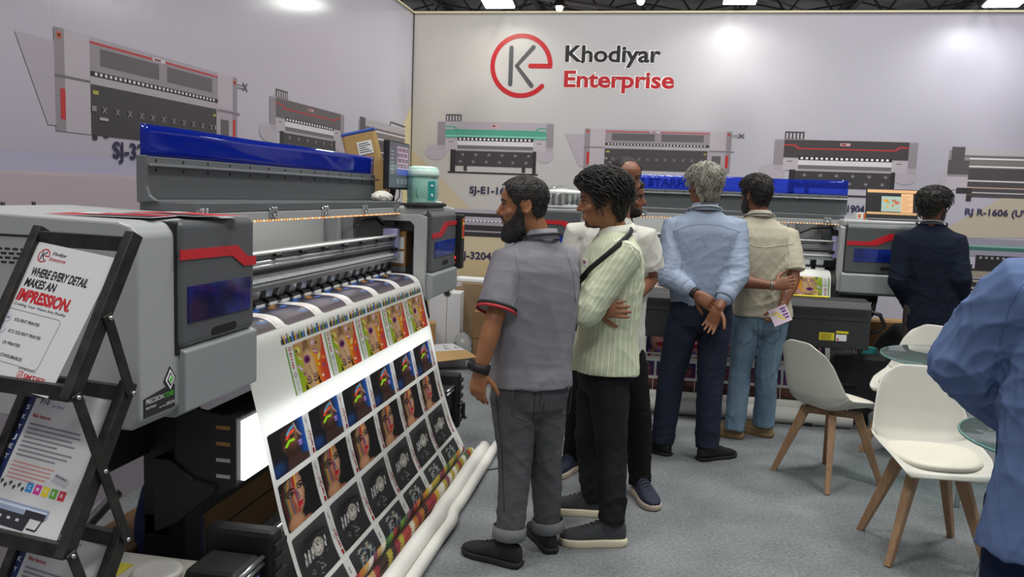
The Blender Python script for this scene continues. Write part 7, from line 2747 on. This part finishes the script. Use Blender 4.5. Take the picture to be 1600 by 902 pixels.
MB().box(.02, .11, .0, .06, .3755, .3768).build('yellow_label', mat('dull_yellow_label', '#a59b2c', .6), chs)
lb = thing('long_carton', 'long brown cardboard box on the floor under the left printer', 'carton', (-1.80, 3.35, 0), pi / 2)
MB().box(-1.15, 1.15, -.05, .17, 0.0, .30, .006).build('carton_body', mat('long_box_card', '#7d5f3d', .8, vary=('#6c5033', 3, .3)), lb)
MB().box(-1.15, 1.15, -.052, -.049, .14, .146).build('fold_line', M['rubber'], lb)
tag(crumple('fabric', (-1.72, 2.62, .0), (.10, .15, .36), mat('navy_fabric', '#1f2b52', .9), None, 12), 'heap of dark blue fabric behind the printer stand post', 'fabric')
for i in range(4):
    o = MB().cyl((-2.10 + .06 * i, 1.9, .025 + .05 * i), (-2.06 + .06 * i, 2.56, .30 + .05 * i), .020, 12).build('tube', (M['pr_white'], M['satin'])[i % 2])
    tag(o, ('white tube lowest of the bundle beside the printer post', 'grey tube second from below in the bundle beside the post',
            'white tube third from below in the bundle beside the post', 'grey tube on top of the bundle beside the post')[i], 'tube', 'tubes beside the printer post')
ro = thing('media_roll', 'brown paper roll on a shaft behind the lit bar of the left printer', 'roll', (-1.72, 3.55, .90), pi / 2)
MB().cyl((-1.0, 0, -.07), (.95, 0, -.07), .075, 24).build('paper_core', M['kraft'], ro)
MB().cyl((-1.03, 0, -.07), (1.0, 0, -.07), .022, 14).build('shaft', M['satin'], ro)

# ------------------------------------------------------------------ on and beside the back printer
lp = thing('laptop', 'open laptop with an orange and black screen on the back printer', 'laptop', (at(1397, 340, Y=6.62).x, 6.62, 1.486), -.08)
MB().box(-.185, .185, -.13, .115, 0, .014, .004).build('base', mat('laptop_grey', '#77797d', .35, .6), lp)
MB().box(-.165, .165, -.01, .09, .0135, .0150).build('keys', M['rubber'], lp)
Mx = Matrix.Translation((0, .115, .012)) @ Matrix.Rotation(radians(-14), 4, 'X')
lid = MB().box(-.188, .188, -.004, .006, 0, .232, .004, 0, Mx).build('lid', M['rubber'], lp)
mb = MB()
def lsc(u, v, l=0): return Mx @ Vector((-.178 + .356 * u, -.0048 - l, .030 + .195 * v))
def lrect(u0, v0, u1, v1, c, l): mb.poly([lsc(u0, v0, l), lsc(u1, v0, l), lsc(u1, v1, l), lsc(u0, v1, l)], 0, c)
lrect(0, 0, 1, 1, '#1d1a1c', 0); lrect(0, .88, 1, 1, '#d9a878', .0003); lrect(0, 0, 1, .09, '#c8a070', .0003); lrect(.02, .80, .66, .86, '#2b2a2e', .0003)
lrect(.29, .12, .68, .74, '#9db3a8', .0004); lrect(.68, .10, .92, .86, '#e0b082', .0004)
r = np.random.default_rng(4)
for (u, v, ru, rv_, c) in ((.38, .56, .06, .09, '#d88a2a'), (.43, .50, .04, .06, '#8f9a4a'), (.42, .32, .03, .07, '#d8a03a'), (.54, .56, .06, .08, '#a8764a'), (.60, .48, .06, .10, '#c05a4a'), (.52, .38, .03, .09, '#b8803a'), (.60, .26, .03, .03, '#c8a860')):
    mb.poly([lsc(u + ru * cos(t) * (.8 + .2 * sin(3 * t)), v + rv_ * sin(t) * (.8 + .2 * cos(2 * t)), .0006) for t in [2 * pi * j / 14 for j in range(14)]], 0, c)
for q in range(8):
    lrect(.70, .16 + .08 * q, .70 + .1 + .06 * (q % 3), .18 + .08 * q, '#a87f58', .0006)
mb.build('screen_picture', M['ink_screen'], lid)
b_ = thing('paper_cup', 'small orange and white printed box beside the laptop', 'box', (at(1342, 341, Y=6.62).x, 6.62, 1.486), .2)
MB().box(-.03, .035, -.03, .03, 0, .05, .003).build('box_body', M['white_paper'], b_)
MB().box(.020, .0355, -.0305, .0305, 0.001, .049).box(-.02, .0, -.0312, -.03, .012, .038).build('box_print', mat('orange_print', '#d8682a', .5), b_)
b_.name = 'small_box'
w_ = at(877, 319, Y=6.62)
bs = thing('slatted_basket', 'white slatted basket wrapped in clear plastic on the back printer', 'basket', (w_.x, 6.62, 1.487))
mb = MB()
mb.lathe([(.135, 0), (.15, .004), (.152, .02), (.14, .02)], sx=1.05, sy=.7, n=36).lathe([(.14, .105), (.155, .105), (.155, .125), (.145, .135), (.02, .150)], sx=1.05, sy=.7, n=36)
mb.build('basket_rims', M['pr_white'], bs)
mb = MB()
for i in range(18):
    a = 2 * pi * i / 18
    c = Vector((.155 * cos(a), .103 * sin(a), 0))
    mb.box(-.014, .014, -.003, .003, .01, .112, .003, 0, Matrix.Translation(c) @ Matrix.Rotation(a + pi / 2, 4, 'Z'))
mb.build('slats', M['pr_white'], bs)
MB().lathe([(.12, .02), (.12, .11)], sx=1.05, sy=.7, n=24).build('contents', mat('grey_contents', '#6f7672', .6, vary=('#3b403f', 40, .1)), bs)
o = crumple('plastic_wrap', (0, 0, .0), (.165, .115, .115), glass_mat('shiny_wrap', '#f4f7f4', .08, .10), bs, 21, 4, .10)

M['bag'] = mat('black_nylon', '#17181b', .7, bump=(30, .4, .01))
p = at(1398, 560, Y=6.75)
tag(crumple('bag', (p.x + .06, 6.72, 0), (.27, .20, .44), M['bag'], None, 33, 4, .12), 'bulky black bag on the floor right of the dryer box', 'bag')
p = at(1395, 505, Y=7.1)
kb2 = thing('brown_carton', 'brown carton just showing above the black bag', 'carton', (p.x, 7.12, 0), .1)
MB().box(-.26, .26, -.12, .12, 0, .66, .006).build('carton_body', M['carton'], kb2)
MB().box(-.262, .262, -.03, .03, .659, .663).build('packing_tape', M['kraft'], kb2)
tag(MB().box(-.05, .05, -.008, .008, -.055, .055, .004, 0, Matrix.Translation(at(1357, 553, Y=6.25)) @ Matrix.Rotation(.2, 4, 'Y')).build('teal_pouch', mat('teal_pouch', '#2f8f90', .5)), 'small teal pouch hanging beside the dryer box', 'pouch')
tag(MB().box(-.07, .07, -.02, .02, -.045, .045, .004, 0, Matrix.Translation(at(1345, 570, Y=6.20))).build('adapter', mat('blue_grey_adapter', '#54678c', .4)), 'blue grey power adapter among the black cables', 'adapter')
rr = np.random.default_rng(17)
for i in range(7):
    a = at(1318 + 9 * i, 545, Y=6.22); z0 = a.z
    pts = []
    for k in range(9):
        t = k / 8
        pts.append((a.x + .05 * sin(5 * t + i) + .03 * (rr.random() - .5), 6.22 + .06 * cos(4 * t + i * 1.3), max(.012, z0 * (1 - t))))
    o = MB().tube(pts, .007 + .003 * (i % 2), 8).build('cable', M['hose'])
    tag(o, 'black cable in the tangle hanging right of the dryer box', 'cable', 'black cables beside the dryer')
tag(crumple('rag', (at(1385, 612, Y=6.05).x, 6.05, 0), (.10, .08, .10), mat('grey_rag', '#74777a', .9), None, 41), 'grey rag on the floor under the hindmost chair', 'rag')

# thin dark cable on the carpet
tag(MB().tube([at(690, 742, Z=.004), at(760, 735, Z=.004), at(820, 724, Z=.004), at(885, 716, Z=.004)], .003, 6).build('floor_cable', M['hose']), 'thin dark cable lying on the carpet behind the bearded person', 'cable')

# ------------------------------------------------------------------ chairs
M['shell_white'] = mat('off_white_shell', '#c9c8bf', .38)
M['pad_white'] = mat('cream_leatherette', '#d2cfc0', .5)
M['wood'] = mat('beech_wood', '#a38263', .5, vary=('#8c6c4e', 14, .25), stretch=(6, 6, .6))
PROF = [(.235, .418), (.222, .440), (.12, .447), (.0, .440), (-.10, .436), (-.165, .455), (-.205, .515), (-.228, .60), (-.248, .70), (-.266, .785), (-.275, .825)]
WID = [.170, .205, .232, .244, .248, .246, .238, .224, .202, .170, .115]
CURL = [.0, .015, .045, .07, .09, .10, .095, .075, .05, .022, .006]


def make_chair(label, loc, rz):
    t = thing('shell_chair', label, 'chair', loc, rz, 'white shell chairs')
    pv = np.linspace(0, 1, len(PROF))

    def f(u, v):
        y, z = np.interp(v, pv, [p[0] for p in PROF]), np.interp(v, pv, [p[1] for p in PROF])
        w, c = np.interp(v, pv, WID), np.interp(v, pv, CURL)
        e = .02
        y1, z1 = np.interp(min(1, v + e), pv, [p[0] for p in PROF]), np.interp(min(1, v + e), pv, [p[1] for p in PROF])
        y0, z0 = np.interp(max(0, v - e), pv, [p[0] for p in PROF]), np.interp(max(0, v - e), pv, [p[1] for p in PROF])
        ty, tz = y1 - y0, z1 - z0
        n = sqrt(ty * ty + tz * tz)
        ny, nz = tz / n, -ty / n          # towards the sitter
        s = 2 * u - 1
        k = c * abs(s) ** 3.2
        drop = .035 * abs(s) ** 5 * max(0, (v - .8) / .2)
        return (w * (s * (1 - .06 * s * s)), y + ny * k, z + nz * k - drop)
    mb = MB()
    mb.grid(f, 24, 30)
    sh = mb.build('shell', M['shell_white'], t, solid=.009, subsurf=1)
    rings = []
    for z, k in ((.449, .80), (.452, .97), (.462, 1.0), (.474, .98), (.480, .88), (.483, .5)):
        rings.append([Vector((.195 * k * (abs(cos(a)) ** .75) * (1 if cos(a) > 0 else -1), .035 + .18 * k * (abs(sin(a)) ** .75) * (1 if sin(a) > 0 else -1), z + .012 * ((.195 * cos(a)) ** 2) / .038 - .004 * sin(a))) for a in [2 * pi * j / 40 for j in range(40)]])
    MB().loft(rings).build('seat_pad', M['pad_white'], t)
    for sx in (-1, 1):
        for sy in (-1, 1):
            a, b2 = Vector((sx * .10, sy * .095 + .01, .405)), Vector((sx * .212, sy * .205 + .01, 0.0))
            ex = Vector((sx, -sy, 0)).normalized(); d = (b2 - a).normalized(); ey = d.cross(ex)
            rg = []
            for q, (wa, wb) in ((0, (.022, .027)), (.12, (.021, .026)), (1, (.0135, .0155))):
                c = a.lerp(b2, q)
                rg.append([c + ex * (wa * i) + ey * (wb * j) for i, j in ((-1, -.8), (-.8, -1), (.8, -1), (1, -.8), (1, .8), (.8, 1), (-.8, 1), (-1, .8))])
            mb = MB()
            mb.loft(rg, smooth=False)
            mb.build('leg', M['wood'], t)
    mb = MB()
    for s in (-1, 1):
        mb.box(-.15, .15, -.016, .016, .375, .412, .004, 0, Matrix.Translation((0, .01, 0)) @ Matrix.Rotation(s * radians(44), 4, 'Z'))
    mb.box(-.06, .06, -.05, .07, .405, .432, .006)
    mb.build('under_frame', M['wood'], t)
    return t


def heading(x, y): return atan2(-x, y)


make_chair('white chair turned away, its empty back nearest the person in jeans', (1.022, 4.872, 0), heading(.82, .57))
make_chair('white chair facing the camera, beside the cropped person in mid blue', (1.275, 3.94, 0), heading(.06, -1))
make_chair('white chair behind the glass table, mostly hidden', (1.66, 5.52, 0), heading(-.62, -.78))

# ------------------------------------------------------------------ glass tables
M['glass'] = glass_mat('table_glass', '#d4e2e0', .01, .06)
M['glass_edge'] = mat('green_glass_edge', '#5f8a86', .15, spec=.8)


def make_table(label, c, r, rot):
    t = thing('glass_table', label, 'table', c, rot, 'round glass tables')
    MB().lathe([(r - .006, .735), (r, .738), (r, .744), (r - .006, .747)], n=64).build('table_top', M['glass'], t)
    mb = MB()
    mb.tube([(r * cos(2 * pi * j / 64), r * sin(2 * pi * j / 64), .741) for j in range(64)], .0055, 8, closed=True)
    mb.build('glass_edge', M['glass_edge'], t)
    for k in range(4):
        a = pi / 4 + k * pi / 2
        MB().cyl((r * .42 * cos(a), r * .42 * sin(a), .728), (r * .80 * cos(a), r * .80 * sin(a), .0), .016, 14, r2=.013).build('leg', M['chrome'], t)
        MB().cyl((r * .42 * cos(a), r * .42 * sin(a), .727), (r * .42 * cos(a), r * .42 * sin(a), .735), .028, 14).build('pad', M['chrome'], t)
    MB().tube([(r * .55 * cos(pi / 4 + k * pi / 2), r * .55 * sin(pi / 4 + k * pi / 2), .50) for k in range(4)], .009, 8, closed=True).build('brace', M['chrome'], t)
    return t


make_table('round glass table behind the front chair', (1.745, 4.93, 0), .45, .5)
make_table('round glass table half hidden by the cropped person in mid blue', (1.585, 3.24, 0), .42, .2)
